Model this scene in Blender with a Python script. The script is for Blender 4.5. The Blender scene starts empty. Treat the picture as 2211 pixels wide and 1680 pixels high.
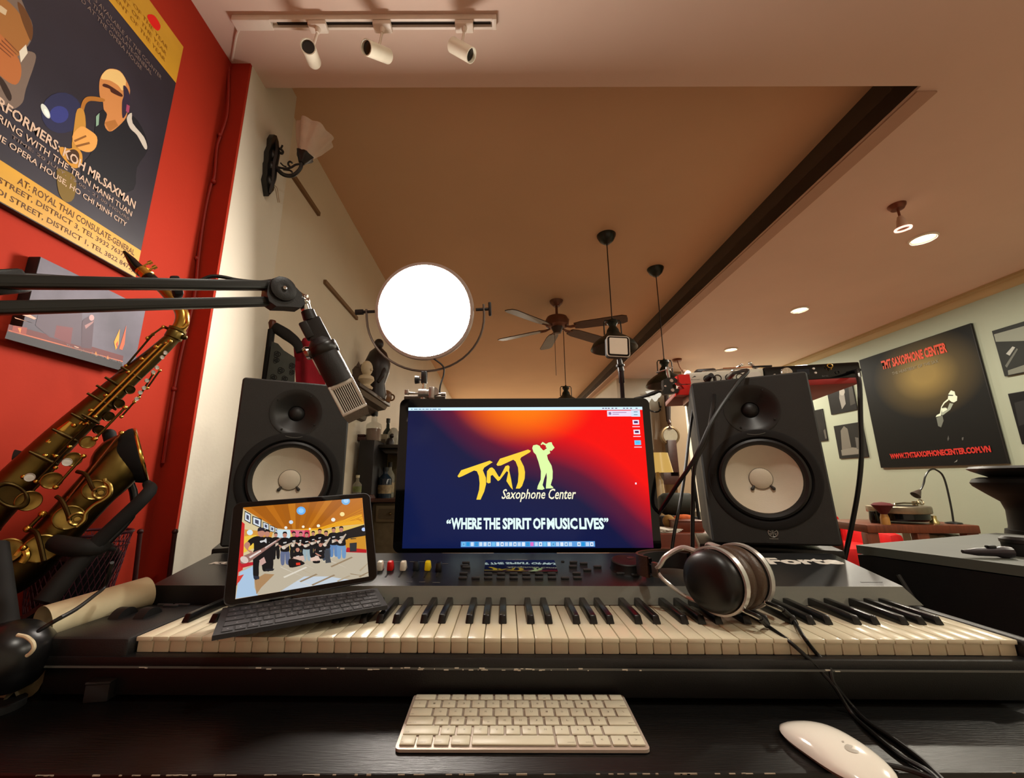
import bpy, bmesh, math, random
from mathutils import Vector, Matrix, Euler

# ------------------------------------------------------------------ camera, world, exposure
scene = bpy.context.scene
COL = scene.collection
FPX, PX0, PY0, CAMH = 883.0, 1075.0, 840.0, 1.04
PITCH, ROLL = math.atan(.224), .003
cF = Vector((0, math.cos(PITCH), math.sin(PITCH)))
u0 = Vector((0, -math.sin(PITCH), math.cos(PITCH)))
r0 = Vector((1, 0, 0))
cR = r0*math.cos(ROLL) - u0*math.sin(ROLL)
cU = u0*math.cos(ROLL) + r0*math.sin(ROLL)
cC = Vector((0, 0, CAMH))
cam = bpy.data.cameras.new('camera')
camo = bpy.data.objects.new('camera', cam)
COL.objects.link(camo)
camo.matrix_world = Matrix(((cR.x, cU.x, -cF.x, 0), (cR.y, cU.y, -cF.y, 0), (cR.z, cU.z, -cF.z, CAMH), (0, 0, 0, 1)))
cam.sensor_width = 36.0
cam.lens = 36.0*FPX/2211
cam.shift_x = (1105.5-PX0)/2211
cam.shift_y = (PY0-840.0)/2211
cam.clip_start = .02
scene.camera = camo

scene.view_settings.view_transform = 'Standard'
scene.view_settings.look = 'None'
scene.view_settings.gamma = 1
scene.view_settings.use_curve_mapping = False
scene.view_settings.exposure = 0.0

world = bpy.data.worlds.new('world')
scene.world = world
world.use_nodes = True
world.node_tree.nodes['Background'].inputs[0].default_value = (1.0, .62, .36, 1)
world.node_tree.nodes['Background'].inputs[1].default_value = 0.02

DISC_STRENGTH = 80.0
SPOT_W = 34.0
UNSEEN_LAMP_W = 54.0
def area_light(name, loc, rot, size, power, color):
    l = bpy.data.lights.new(name, 'AREA')
    l.shape = 'DISK'; l.size = size; l.energy = power; l.color = color
    o = bpy.data.objects.new(name, l); COL.objects.link(o)
    o.location = loc; o.rotation_euler = rot
    return o
WARM = (1.0, .92, .76)

# ------------------------------------------------------------------ pixel rays (to read measured places)
def ray(x, y):
    return cF + cR*((x-PX0)/FPX) + cU*((PY0-y)/FPX)
def PY(x, y, Y):
    d = ray(x, y); return cC + d*(Y/d.y)
def PZ(x, y, Z):
    d = ray(x, y); return cC + d*((Z-CAMH)/d.z)
def PX(x, y, X):
    d = ray(x, y); return cC + d*(X/d.x)
def onplane(M, x, y):
    # where the sight line meets the plane y=0 of frame M, in M's own x, z
    n = (M.to_3x3() @ Vector((0, 1, 0))); o = M.translation
    d = ray(x, y)
    t = (o-cC).dot(n)/d.dot(n)
    p = M.inverted() @ (cC + d*t)
    return (p.x, p.z)

# ------------------------------------------------------------------ materials
def lin(c):
    c = c/255.0
    return c/12.92 if c <= .04045 else ((c+.055)/1.055)**2.4
def rgb(r, g, b):
    return (lin(r), lin(g), lin(b), 1)
MATS = {}
def mat(name, c, rough=.5, metal=0, var=.06, scale=30, bump=0, bscale=200, spec=.5, coat=0, trans=0, ior=1.45, stretch=None, alpha=1):
    if name in MATS: return MATS[name]
    m = bpy.data.materials.new(name); m.use_nodes = True
    nt = m.node_tree; b = nt.nodes['Principled BSDF']
    b.inputs['Roughness'].default_value = rough
    b.inputs['Metallic'].default_value = metal
    b.inputs['Specular IOR Level'].default_value = spec
    b.inputs['Coat Weight'].default_value = coat
    b.inputs['Coat Roughness'].default_value = .08
    b.inputs['Transmission Weight'].default_value = trans
    b.inputs['IOR'].default_value = ior
    b.inputs['Alpha'].default_value = alpha
    col = rgb(*c)
    tc = nt.nodes.new('ShaderNodeTexCoord')
    mp = nt.nodes.new('ShaderNodeMapping')
    if stretch: mp.inputs['Scale'].default_value = stretch
    nt.links.new(tc.outputs['Object'], mp.inputs['Vector'])
    if var > 0:
        nz = nt.nodes.new('ShaderNodeTexNoise'); nz.inputs['Scale'].default_value = scale
        nz.inputs['Detail'].default_value = 4
        nt.links.new(mp.outputs[0], nz.inputs['Vector'])
        rp = nt.nodes.new('ShaderNodeValToRGB')
        rp.color_ramp.elements[0].position = .3; rp.color_ramp.elements[1].position = .7
        rp.color_ramp.elements[0].color = tuple(max(0, v*(1-var)) for v in col[:3])+(1,)
        rp.color_ramp.elements[1].color = tuple(min(1, v*(1+var)) for v in col[:3])+(1,)
        nt.links.new(nz.outputs['Fac'], rp.inputs['Fac'])
        nt.links.new(rp.outputs['Color'], b.inputs['Base Color'])
    else:
        b.inputs['Base Color'].default_value = col
    if bump > 0:
        n2 = nt.nodes.new('ShaderNodeTexNoise'); n2.inputs['Scale'].default_value = bscale; n2.inputs['Detail'].default_value = 3
        nt.links.new(mp.outputs[0], n2.inputs['Vector'])
        bp = nt.nodes.new('ShaderNodeBump'); bp.inputs['Strength'].default_value = bump; bp.inputs['Distance'].default_value = .002
        nt.links.new(n2.outputs['Fac'], bp.inputs['Height']); nt.links.new(bp.outputs[0], b.inputs['Normal'])
    MATS[name] = m
    return m
def flat(name, r, g, b_, rough=.55, spec=.3):
    return mat(name, (r, g, b_), rough, var=0, spec=spec)
def emit(r, g, b, s=1.0, tag=''):
    name = 'glow_%d_%d_%d_%g%s' % (r, g, b, s, tag)
    if name in MATS: return MATS[name]
    m = bpy.data.materials.new(name); m.use_nodes = True
    p = m.node_tree.nodes['Principled BSDF']
    p.inputs['Base Color'].default_value = (.004, .004, .004, 1); p.inputs['Roughness'].default_value = .25
    p.inputs['Specular IOR Level'].default_value = .2
    p.inputs['Emission Color'].default_value = rgb(r, g, b); p.inputs['Emission Strength'].default_value = s
    MATS[name] = m
    return m

M_RED = mat('red_wall_paint', (158, 44, 26), .75, bump=.15, bscale=90, var=.05, scale=3, spec=.15)
M_WHITE = mat('white_wall_paint', (206, 200, 184), .6, bump=.2, bscale=80, var=.03, scale=3)
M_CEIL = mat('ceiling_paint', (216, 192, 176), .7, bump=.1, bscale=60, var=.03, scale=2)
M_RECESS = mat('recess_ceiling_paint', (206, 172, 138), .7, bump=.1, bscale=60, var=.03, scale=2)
M_FASCIA_SHADE = mat('fascia_shade_paint', (74, 60, 46), .8, var=.02, scale=3)  # dark brown puts the shade of the ceiling step into the fascia colour
M_GREYWALL = mat('sage_wall_paint', (142, 148, 130), .6, bump=.15, bscale=60, var=.03, scale=2)
M_FARWALL = mat('tan_wall_paint', (216, 206, 184), .6, bump=.2, bscale=80, var=.03, scale=3)
M_FLOOR = mat('wood_floor', (142, 100, 74), .35, var=.35, scale=6, stretch=(1, 8, 1))
M_DESK = mat('black_stained_wood', (5, 5, 5), .36, var=.5, scale=12, stretch=(1, 14, 1), bump=.25, bscale=40)
M_BLACKPL = mat('black_plastic', (22, 22, 23), .45, bump=.15, bscale=600, var=.1)
M_BLACKGLOSS = mat('gloss_black', (8, 8, 9), .12, var=.05)
M_BLACKMATTE = mat('matt_black', (12, 12, 12), .75, var=.1)
M_BLACKMETAL = mat('black_metal', (18, 18, 18), .35, var=.1, spec=.6)
M_CHROME = mat('chrome', (205, 203, 200), .16, 1, var=.03)
M_STEEL = mat('brushed_steel', (170, 166, 160), .32, 1, var=.08, scale=60)
M_BRASS = mat('aged_brass', (104, 86, 44), .36, 1, var=.35, scale=14)
M_BRASSDARK = mat('dark_brass', (70, 56, 30), .4, 1, var=.4, scale=18)
M_GOLD = mat('bright_brass', (214, 170, 78), .22, 1, var=.1)
M_PEARL = mat('pearl', (214, 212, 205), .2, var=.08, scale=80)
M_RUBBER = mat('black_rubber', (14, 14, 14), .6, var=.1)
M_CABLE = mat('black_cable_jacket', (16, 16, 16), .42, var=.1)
M_IVORY = mat('white_key_plastic', (216, 208, 180), .22, var=.02, spec=.5)
M_EBONY = mat('black_key_plastic', (14, 14, 14), .28, var=.08, spec=.5)
M_WOODRED = mat('red_stained_wood', (104, 44, 24), .4, var=.3, scale=10, stretch=(1, 8, 1))
M_GLASS = mat('clear_glass', (235, 240, 236), .05, trans=1, var=0, ior=1.45)

# ------------------------------------------------------------------ mesh helpers
def T(x, y, z): return Matrix.Translation((x, y, z))
def RX(a): return Matrix.Rotation(a, 4, 'X')
def RY(a): return Matrix.Rotation(a, 4, 'Y')
def RZ(a): return Matrix.Rotation(a, 4, 'Z')
I4 = Matrix.Identity(4)
def align(p0, p1):
    d = (Vector(p1)-Vector(p0))
    q = Vector((0, 0, 1)).rotation_difference(d.normalized()) if d.length > 1e-9 else None
    return T(*p0) @ (q.to_matrix().to_4x4() if q else I4), d.length
class MB:
    def __init__(s): s.bm = bmesh.new(); s.mats = []
    def mi(s, m):
        if m is None: return 0
        if m not in s.mats: s.mats.append(m)
        return s.mats.index(m)
    def add(s, verts, faces, M=I4, m=None):
        k = s.mi(m)
        vs = [s.bm.verts.new(M @ Vector(v)) for v in verts]
        for f in faces:
            try:
                fc = s.bm.faces.new([vs[i] for i in f]); fc.material_index = k; fc.smooth = True
            except ValueError: pass
        return s
    def box(s, c, d, M=I4, bev=0, m=None, taper=None):
        x, y, z = d[0]/2, d[1]/2, d[2]/2
        if bev <= 0:
            v = [(-x,-y,-z),(x,-y,-z),(x,y,-z),(-x,y,-z),(-x,-y,z),(x,-y,z),(x,y,z),(-x,y,z)]
            if taper: v = v[:4]+[(p[0]*taper[0], p[1]*taper[1], p[2]) for p in v[4:]]
            f = [(3,2,1,0),(4,5,6,7),(0,1,5,4),(1,2,6,5),(2,3,7,6),(3,0,4,7)]
            return s.add(v, f, M @ T(*c), m)
        bev = min(bev, x*.95, y*.95, z*.95)
        t = bmesh.new()
        bmesh.ops.create_cube(t, size=1, matrix=Matrix.Diagonal((d[0], d[1], d[2], 1)))
        if taper:
            for v in t.verts:
                if v.co.z > 0: v.co.x *= taper[0]; v.co.y *= taper[1]
        bmesh.ops.bevel(t, geom=t.edges[:], offset=bev, segments=2, affect='EDGES', profile=.5)
        t.verts.index_update()
        s.add([v.co[:] for v in t.verts], [[v.index for v in f.verts] for f in t.faces], M @ T(*c), m)
        t.free(); return s
    def rplate(s, c, w, h, th, r, M=I4, m=None, seg=5):
        # rounded rectangle in local x,z with thickness th along y (front at -th/2)
        pts = rrect(w, h, r, seg)
        return s.prism([(c[0]+a, c[2]+b) for a, b in pts], c[1]-th/2, c[1]+th/2, M, m)
    def prism(s, pts, y0, y1, M=I4, m=None):
        n = len(pts)
        area = sum(pts[i][0]*pts[(i+1) % n][1]-pts[(i+1) % n][0]*pts[i][1] for i in range(n))
        if area < 0: pts = pts[::-1]
        v = [(a, y0, b) for a, b in pts]+[(a, y1, b) for a, b in pts]
        f = [tuple(range(n)), tuple(range(2*n-1, n-1, -1))]+[(i, n+i, n+(i+1) % n, (i+1) % n) for i in range(n)]
        return s.add(v, f, M, m)
    def slab(s, pts, z0, z1, M=I4, m=None):
        n = len(pts)
        area = sum(pts[i][0]*pts[(i+1) % n][1]-pts[(i+1) % n][0]*pts[i][1] for i in range(n))
        if area < 0: pts = pts[::-1]
        v = [(a, b, z0) for a, b in pts]+[(a, b, z1) for a, b in pts]
        f = [tuple(range(n-1, -1, -1)), tuple(range(n, 2*n))]+[(i, (i+1) % n, n+(i+1) % n, n+i) for i in range(n)]
        return s.add(v, f, M, m)
    def poly(s, pts, y=0, M=I4, m=None):
        n = len(pts)
        area = sum(pts[i][0]*pts[(i+1) % n][1]-pts[(i+1) % n][0]*pts[i][1] for i in range(n))
        if area < 0: pts = pts[::-1]
        return s.add([(a, y, b) for a, b in pts], [tuple(range(n))], M, m)
    def cyl(s, p0, p1, r0, r1=None, n=14, caps=True, m=None, M=I4):
        if r1 is None: r1 = r0
        A, L = align(p0, p1)
        v = [(r0*math.cos(2*math.pi*i/n), r0*math.sin(2*math.pi*i/n), 0) for i in range(n)]
        v += [(r1*math.cos(2*math.pi*i/n), r1*math.sin(2*math.pi*i/n), L) for i in range(n)]
        f = [(i, (i+1) % n, n+(i+1) % n, n+i) for i in range(n)]
        if caps: f += [tuple(range(n-1, -1, -1)), tuple(range(n, 2*n))]
        return s.add(v, f, M @ A, m)
    def lathe(s, prof, n=24, M=I4, m=None, wob=None):
        v, f, rows = [], [], []
        for r, z in prof:
            if r < 1e-6: rows.append([len(v)]); v.append((0, 0, z))
            else:
                rows.append(list(range(len(v), len(v)+n)))
                for i in range(n):
                    a = 2*math.pi*i/n; k = wob(a, r, z) if wob else 1
                    v.append((r*k*math.cos(a), r*k*math.sin(a), z))
        for A, B in zip(rows, rows[1:]):
            for i in range(n):
                j = (i+1) % n
                if len(A) == 1 and len(B) == 1: continue
                if len(A) == 1: f.append((A[0], B[j], B[i]))
                elif len(B) == 1: f.append((A[i], A[j], B[0]))
                else: f.append((A[i], A[j], B[j], B[i]))
        return s.add(v, f, M, m)
    def tube(s, pts, r, n=8, m=None, M=I4, smooth=0, closed=False, caps=True, flatten=None):
        P = [Vector(p) for p in pts]
        R = list(r) if isinstance(r, (list, tuple)) else [r]*len(P)
        if smooth: P, R = catmull(P, R, smooth, closed)
        N = len(P); v, f = [], []
        tan = []
        for i in range(N):
            a = P[(i-1) % N] if (closed or i > 0) else P[i]; b = P[(i+1) % N] if (closed or i < N-1) else P[i]
            d = b-a
            tan.append(d.normalized() if d.length > 1e-9 else Vector((0, 0, 1)))
        up = Vector((0, 0, 1)) if abs(tan[0].z) < .9 else Vector((1, 0, 0))
        nrm = (up-tan[0]*up.dot(tan[0])).normalized()
        for i in range(N):
            if i: 
                nrm = (nrm-tan[i]*nrm.dot(tan[i]))
                nrm = nrm.normalized() if nrm.length > 1e-6 else Vector((1, 0, 0))
            bn = tan[i].cross(nrm)
            for k in range(n):
                a = 2*math.pi*k/n
                fx = flatten if flatten else 1
                v.append(P[i]+nrm*(R[i]*math.cos(a))+bn*(R[i]*fx*math.sin(a)))
        for i in range(N if closed else N-1):
            for k in range(n):
                j = (i+1) % N; l = (k+1) % n
                f.append((i*n+k, i*n+l, j*n+l, j*n+k))
        if not closed and caps:
            f.append(tuple(range(n-1, -1, -1))); f.append(tuple(range((N-1)*n, N*n)))
        return s.add(v, f, M, m)
    def ball(s, c, r, M=I4, m=None, n=14, k=8, sc=(1, 1, 1)):
        prof = [(r*math.sin(math.pi*i/k), -r*math.cos(math.pi*i/k)) for i in range(k+1)]
        prof[0] = (0, -r); prof[-1] = (0, r)
        return s.lathe(prof, n, M @ T(*c) @ Matrix.Diagonal((sc[0], sc[1], sc[2], 1)), m)
    def torus(s, c, R, r, M=I4, m=None, n=28, k=8, a0=0, a1=2*math.pi, rot=I4):
        full = abs(a1-a0-2*math.pi) < 1e-6
        N = n if full else n+1
        pts = [(R*math.cos(a0+(a1-a0)*i/n), R*math.sin(a0+(a1-a0)*i/n), 0) for i in range(N)]
        return s.tube(pts, r, k, m, M @ T(*c) @ rot, closed=full)
    def sheet(s, rows, M=I4, m=None, thick=0):
        # grid of points rows[i][j]
        v = [p for r_ in rows for p in r_]; w = len(rows[0]); f = []
        for i in range(len(rows)-1):
            for j in range(w-1): f.append((i*w+j, i*w+j+1, (i+1)*w+j+1, (i+1)*w+j))
        return s.add(v, f, M, m)
    def mesh(s, name, mt=None):
        bmesh.ops.recalc_face_normals(s.bm, faces=s.bm.faces) if len(s.bm.faces) < 60000 else None
        me = bpy.data.meshes.new(name)
        s.bm.to_mesh(me); s.bm.free()
        ms = s.mats if s.mats else [mt]
        for m in ms:
            me.materials.append(m if m is not None else mt)
        try: me.set_sharp_from_angle(angle=math.radians(38))
        except Exception: pass
        return me
def catmull(P, R, k, closed=False):
    n = len(P); o, q = [], []
    last = n if closed else n-1
    for i in range(last):
        p0 = P[(i-1) % n] if (closed or i > 0) else P[0]*2-P[1]
        p1 = P[i]; p2 = P[(i+1) % n]
        p3 = P[(i+2) % n] if (closed or i+2 < n) else P[n-1]*2-P[n-2]
        for j in range(k):
            t = j/k
            o.append(.5*((2*p1)+(-p0+p2)*t+(2*p0-5*p1+4*p2-p3)*t*t+(-p0+3*p1-3*p2+p3)*t**3))
            q.append(R[i]*(1-t)+R[(i+1) % n]*t)
    if not closed: o.append(P[-1]); q.append(R[-1])
    return o, q
def rrect(w, h, r, seg=5):
    pts = []
    for cx, cz, a in ((w/2-r, h/2-r, 0), (-w/2+r, h/2-r, 90), (-w/2+r, -h/2+r, 180), (w/2-r, -h/2+r, 270)):
        for i in range(seg+1):
            t = math.radians(a+90*i/seg); pts.append((cx+r*math.cos(t), cz+r*math.sin(t)))
    return pts
def soft(pts, k=3):
    o, _ = catmull([Vector((p[0], p[1], 0)) for p in pts], [0]*len(pts), k, True)
    return [(p.x, p.y) for p in o]
def ell(cx, cy, rx, ry, ang=0, n=18):
    c, s_ = math.cos(ang), math.sin(ang)
    return [(cx+rx*math.cos(2*math.pi*i/n)*c-ry*math.sin(2*math.pi*i/n)*s_, cy+rx*math.cos(2*math.pi*i/n)*s_+ry*math.sin(2*math.pi*i/n)*c) for i in range(n)]

# ------------------------------------------------------------------ object helpers
def link(o, parent=None, M=None):
    COL.objects.link(o)
    if parent is not None: o.parent = parent
    if M is not None: o.matrix_basis = M
    return o
def obj(name, mb, mt=None, parent=None, M=None, label=None, kind=None):
    me = mb.mesh(name, mt) if isinstance(mb, MB) else mb
    o = bpy.data.objects.new(name, me)
    link(o, parent, M)
    if label: o['label'] = label
    if kind: o['kind'] = kind
    return o
def tag(o, label, cat, group=None):
    o['label'] = label; o['category'] = cat
    if group: o['group'] = group
    return o
def thing(name, label, cat, M=I4, group=None):
    o = bpy.data.objects.new(name, None); o.empty_display_size = .05
    link(o, None, M)
    return tag(o, label, cat, group)
def struct(name, mb, m, label=None):
    o = obj(name, mb, m); o['kind'] = 'structure'
    if label: o['label'] = label
    return o
def one(name, mb, m, label, cat, M=None, group=None):
    return tag(obj(name, mb, m, None, M), label, cat, group)
def shared(name, me, parent, M):
    o = bpy.data.objects.new(name, me); return link(o, parent, M)
TEXTS = []
def text(s, mt, parent, x0, z0, x1, z1, y=-.0006, bold=0.0, shear=0.0, name='lettering', ang=0.0, fit=True, lz=None, M=None):
    # flat lettering filling the box x0..x1, z0..z1 of the parent's local x,z plane
    TEXTS.append((s, mt, parent, x0, z0, x1, z1, y, bold, shear, name, ang, M))
def flush_text():
    tmp = []
    for t in TEXTS:
        cu = bpy.data.curves.new('t', 'FONT'); cu.body = t[0]; cu.size = 1; cu.offset = t[8]; cu.shear = t[9]
        cu.resolution_u = 2; cu.fill_mode = 'FRONT'
        o = bpy.data.objects.new('t', cu); COL.objects.link(o); tmp.append(o)
    dg = bpy.context.evaluated_depsgraph_get(); dg.update()
    for o, t in zip(tmp, TEXTS):
        me = bpy.data.meshes.new_from_object(o.evaluated_get(dg))
        s, mt, parent, x0, z0, x1, z1, y, bold, shear, name, ang, M = t
        if len(me.vertices) == 0: continue
        xs = [v.co.x for v in me.vertices]; ys = [v.co.y for v in me.vertices]
        ax, bx, ay, by = min(xs), max(xs), min(ys), max(ys)
        sx = (x1-x0)/max(bx-ax, 1e-6); sz = (z1-z0)/max(by-ay, 1e-6)
        c, sn = math.cos(ang), math.sin(ang)
        for v in me.vertices:
            px = (v.co.x-ax)*sx; pz = (v.co.y-ay)*sz
            v.co = (x0+px*c-pz*sn, y, z0+px*sn+pz*c)
        me.materials.clear(); me.materials.append(mt)
        me.name = name
        obj(name, me, None, parent, M)
    for o in tmp:
        cu = o.data; bpy.data.objects.remove(o); bpy.data.curves.remove(cu)

# ================================================================== the room
ZS, ZR = 2.59, 2.79           # soffit and recess heights
XW, XP, XR = -1.008, -.935, 4.06
SX, SY, LX = 1.7136, 1.345, -1.0
YB, YF = -1.3, 11.0
struct('floor', MB().box((1.5, 4.85, -.05), (6, 12.7, .1)), M_FLOOR)
struct('wall_left', MB().box((XW-.05, (YB+1.2454)/2, ZS/2), (.1, 1.2454-YB, ZS)), M_RED)
b = MB()
b.box(((XW-.1+XP)/2, 1.41, ZR/2), (XP-XW+.1, .31, ZR), m=M_WHITE)
b.box(((XW-.1+XP-.001)/2, 1.2504, ZS/2), (XP-XW+.1-.001, .0099, ZS), m=M_RED)
struct('wall_left_pier', b, M_WHITE)
struct('wall_left_far', MB().box((-1.05, (1.565+YF)/2, ZR/2), (.1, YF-1.565, ZR)), M_FARWALL)
struct('wall_back', MB().box((1.5, YB-.05, ZS/2), (5.4, .1, ZS)), M_WHITE)
struct('wall_right', MB().box((XR+.05, (YB+YF)/2, ZR/2), (.1, YF-YB, ZR)), M_GREYWALL)
struct('wall_far', MB().box((.4, YF+.05, ZR/2), (3.0, .1, ZR)), M_FARWALL)
b = MB(); b.box((2.95, 6.3, ZS/2), (2.2, .2, ZS)); b.box((1.9, 8.7, ZS/2), (.1, 4.6, ZS))
struct('wall_far_right', b, M_WHITE)
b = MB()
b.box((1.5, (YB+SY)/2, ZS+.05), (5.2, SY-YB, .1))
b.box(((SX+XR)/2, (SY+YF)/2, ZS+.05), (XR-SX, YF-SY, .1))
struct('ceiling', b, M_CEIL)
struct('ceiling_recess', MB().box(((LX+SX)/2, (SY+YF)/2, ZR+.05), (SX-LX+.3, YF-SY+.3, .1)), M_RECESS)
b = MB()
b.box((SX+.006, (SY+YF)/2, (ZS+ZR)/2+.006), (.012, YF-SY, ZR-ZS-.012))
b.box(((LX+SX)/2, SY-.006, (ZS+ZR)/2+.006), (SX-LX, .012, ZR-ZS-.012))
struct('trim_1', b, M_FASCIA_SHADE, 'fascia around the raised ceiling with its shade painted in dark')
struct('trim_2', MB().box((SX+.0425, (SY+YF)/2+.02, ZS-.004), (.083, YF-SY, .008)), mat('edge_board_paint', (178, 146, 126), .7, var=.04, scale=3))
b = MB(); b.prism([(XR, ZS), (XR-.085, ZS), (XR-.085, ZS-.02), (XR-.05, ZS-.03), (XR-.03, ZS-.06), (XR, ZS-.075)], YB+.01, 6.19)
struct('trim_3', b, mat('cornice_paint', (172, 152, 112), .6, var=.04, scale=4), 'cornice along the sage wall')
b = MB(); p0 = PX(632, 384, -.995); p1 = PX(688, 460, -.995); b.box((-.992, (p0.y+p1.y)/2, (p0.z+p1.z)/2), (.016, abs(p1.y-p0.y), .022))
struct('trim_4', b, mat('brown_strip', (120, 92, 60), .6))
b = MB(); p0 = PX(700, 609, -.995); p1 = PX(770, 687, -.995); b.box((-.992, (p0.y+p1.y)/2, (p0.z+p1.z)/2), (.016, abs(p1.y-p0.y), .024))
struct('trim_5', b, mat('brown_strip', (120, 92, 60), .6))
# square column at the back
struct('wall_far_column', MB().box((2.58, 6.0, ZS/2), (.22, .4, ZS)), mat('column_paint', (150, 130, 104), .6, var=.05, scale=4))

# ------------------------------------------------------------------ ceiling lamps, seen and added unseen
M_LAMPGLOW = emit(255, 232, 180, 7)
dl = MB(); dl.torus((0, 0, -.004), .066, .009, n=28, k=8); dl_ring = dl.mesh('lamp_ring', mat('white_enamel', (236, 230, 218), .35, var=.02))
dm = MB(); dm.lathe([(0, -.003), (.05, -.0035), (.06, -.001)], 24); dl_lens = dm.mesh('lamp_lens', M_LAMPGLOW)
DL = [((2.8015, 2.4114), 'lit ceiling downlight nearest the hanging bullet lamp, largest of the row'),
      ((2.8134, 3.5603), 'lit ceiling downlight, middle of the visible row'),
      ((2.8318, 4.7446), 'lit ceiling downlight above the white audio interface, smallest of the row')]
for i, ((x, y), lab) in enumerate(DL):
    t = thing('ceiling_downlight', lab, 'ceiling light', T(x, y, ZS), 'downlights in the lower ceiling')
    shared('lamp_ring', dl_ring, t, I4); shared('lamp_lens', dl_lens, t, I4)
    area_light('downlight_beam', (x, y, ZS-.012), (0, 0, 0), .1, SPOT_W, WARM)
# unseen lamps without fixtures: some carry on the row, others added as fill
for x, y, w in ((2.8, .2, .6), (2.8, 1.25, .4), (.35, .15, .23), (.3, 9.3, 2.4), (3.4, 5.6, .8)):
    if w > 0: area_light('unseen_lamp', (x, y, (ZR if (LX < x < SX and y > SY) else ZS)-.012), (0, 0, 0), .12, UNSEEN_LAMP_W*w, (1, .94, .82) if x == .35 else WARM)

# hanging bullet lamp
pb = PZ(1936, 443, ZS); pm = PZ(1950, 494, ZS-.15)
t = thing('bullet_lamp', 'small hanging bullet lamp on a short stem beside the largest downlight', 'lamp', T(pb.x, pb.y, ZS))
d = pm-Vector((pb.x, pb.y, ZS))
b = MB(); b.lathe([(0, -.03), (.03, -.028), (.04, -.012), (.042, 0), (0, 0)], 20)
obj('canopy', b, mat('bronze_metal', (120, 70, 50), .4, .6), t)
obj('stem', MB().tube([(0, 0, -.02), d*.35, d*.5], .006, 8), mat('bronze_metal', (120, 70, 50)), t)
A, L = align(d*.45, d)
obj('lamp_shade', MB().lathe([(0, 0), (.012, .005), (.02, .03), (.027, L*.85), (.034, L), (.028, L-.004), (.02, L*.7), (0, L*.7)], 20, A), mat('pale_metal', (190, 160, 140), .35, .3), t)
obj('bulb_rim', MB().torus((0, 0, L), .034, .006, A, n=24, k=8), emit(255, 190, 170, 2.2), t)
# far bullet lamp beyond the clamp
pb = PZ(1462, 776, ZS); pm = Vector((pb.x, pb.y, ZS-.14))
t = thing('bullet_lamp', 'lit bullet lamp far behind the second pendant, above the red clamp pad', 'lamp', T(pb.x, pb.y, ZS))
b = MB(); b.lathe([(0, -.03), (.05, -.028), (.06, -.01), (.06, 0), (0, 0)], 20)
obj('canopy', b, mat('bronze_metal', (120, 70, 50)), t)
obj('stem', MB().tube([(0, 0, -.02), (.02, 0, -.1), (.05, 0, -.16)], .006, 8), mat('bronze_metal', (120, 70, 50)), t)
obj('lamp_shade', MB().lathe([(0, 0), (.02, .005), (.03, .03), (.05, .1), (.04, .1), (0, .06)], 20, T(.05, 0, -.15) @ RY(2.2)), mat('pale_metal', (190, 160, 140)), t)
obj('bulb_rim', MB().ball((.11, -.01, -.2), .045), emit(255, 225, 170, 8), t)

# ------------------------------------------------------------------ round LED panel (the light that is on)
DY = 1.5
dc = PY(917, 672, DY)
TILT = math.radians(11)          # leans down towards the seat
MD = T(*dc) @ RX(TILT) @ RY(-.04)
t = thing('round_studio_light', 'big round glowing studio light panel on a fork stand above the monitor', 'studio light', MD)
R = .1785
obj('housing', MB().lathe([(0, .045), (R*.8, .045), (R+.012, .03), (R+.016, 0), (R+.012, -.012), (R+.001, -.012), (R+.001, -.002), (0, -.002)], 64, RX(math.pi/2) @ Matrix.Diagonal((1, 1, -1, 1))), mat('pale_grey_metal', (176, 160, 150), .4, .2), t)
obj('light_face', MB().lathe([(0, .006), (R*.7, .0058), (R, .004)], 64, RX(math.pi/2)), emit(255, 244, 232, DISC_STRENGTH), t)
yk = [(-.232, .012, .02), (-.232, .012, -.02)]
for i in range(0, 25):
    a = math.pi+math.pi*i/24
    yk.append((.232*math.cos(a), .012, -.02+.215*math.sin(a)))
yk += [(.232, .012, .02)]
obj('fork_bracket', MB().tube(yk, .0045, 8, flatten=1.6), mat('grey_metal', (104, 92, 84), .4, .5), t)
b = MB(); b.cyl((-.2, .012, .01), (-.262, .012, .01), .006); b.cyl((-.245, .012, .01), (-.275, .012, .01), .011)
obj('tilt_knob', b, M_BLACKPL, t)
b = MB(); b.cyl((.2, .012, .0), (.25, .012, .0), .006); b.box((.256, .012, 0), (.012, .016, .055), bev=.004)
obj('tilt_knob', b, M_BLACKPL, t)
pw = [PY(933, 772, DY+.03), PY(956, 790, DY+.04), PY(958, 808, DY+.04), PY(951, 832, DY+.03), PY(949, 852, DY+.03), PY(949, 900, DY+.03)]
inv = MD.inverted()
obj('power_cable', MB().tube([inv @ p for p in pw], .0032, 8, smooth=5), M_CABLE, t)
# its stand
s0 = PY(915, 803, DY); s1 = PY(915, 828, DY); s2 = PY(915, 845, DY)
t = thing('light_stand', 'metal light stand with grip head and black knob behind the monitor top', 'stand', T(s2.x, s2.y, 0))
L0 = T(-s2.x, -s2.y, 0)
obj('socket', MB().box((0, 0, (s0.z+s1.z)/2), (.021, .024, s0.z-s1.z), bev=.002), M_BLACKMETAL, t)
b = MB(); kx = PY(899, 820, DY)-s2; zk = PY(899, 820, DY).z
b.cyl((0, -.0, zk), (kx.x, 0, zk), .003); b.cyl((kx.x-.004, 0, zk), (kx.x+.012, 0, zk), .0165, .014, n=10)
obj('clamp_knob', b, M_BLACKPL, t)
obj('spigot', MB().cyl((0, 0, s2.z-.03), (0, 0, s1.z), .0075), M_CHROME, t)
zg = PY(915, 850, DY).z
b = MB(); b.cyl((-.017, -.004, zg), (.012, -.004, zg), .018, n=20); b.cyl((.003, -.004, zg), (.02, -.004, zg), .0155, n=20)
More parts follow.
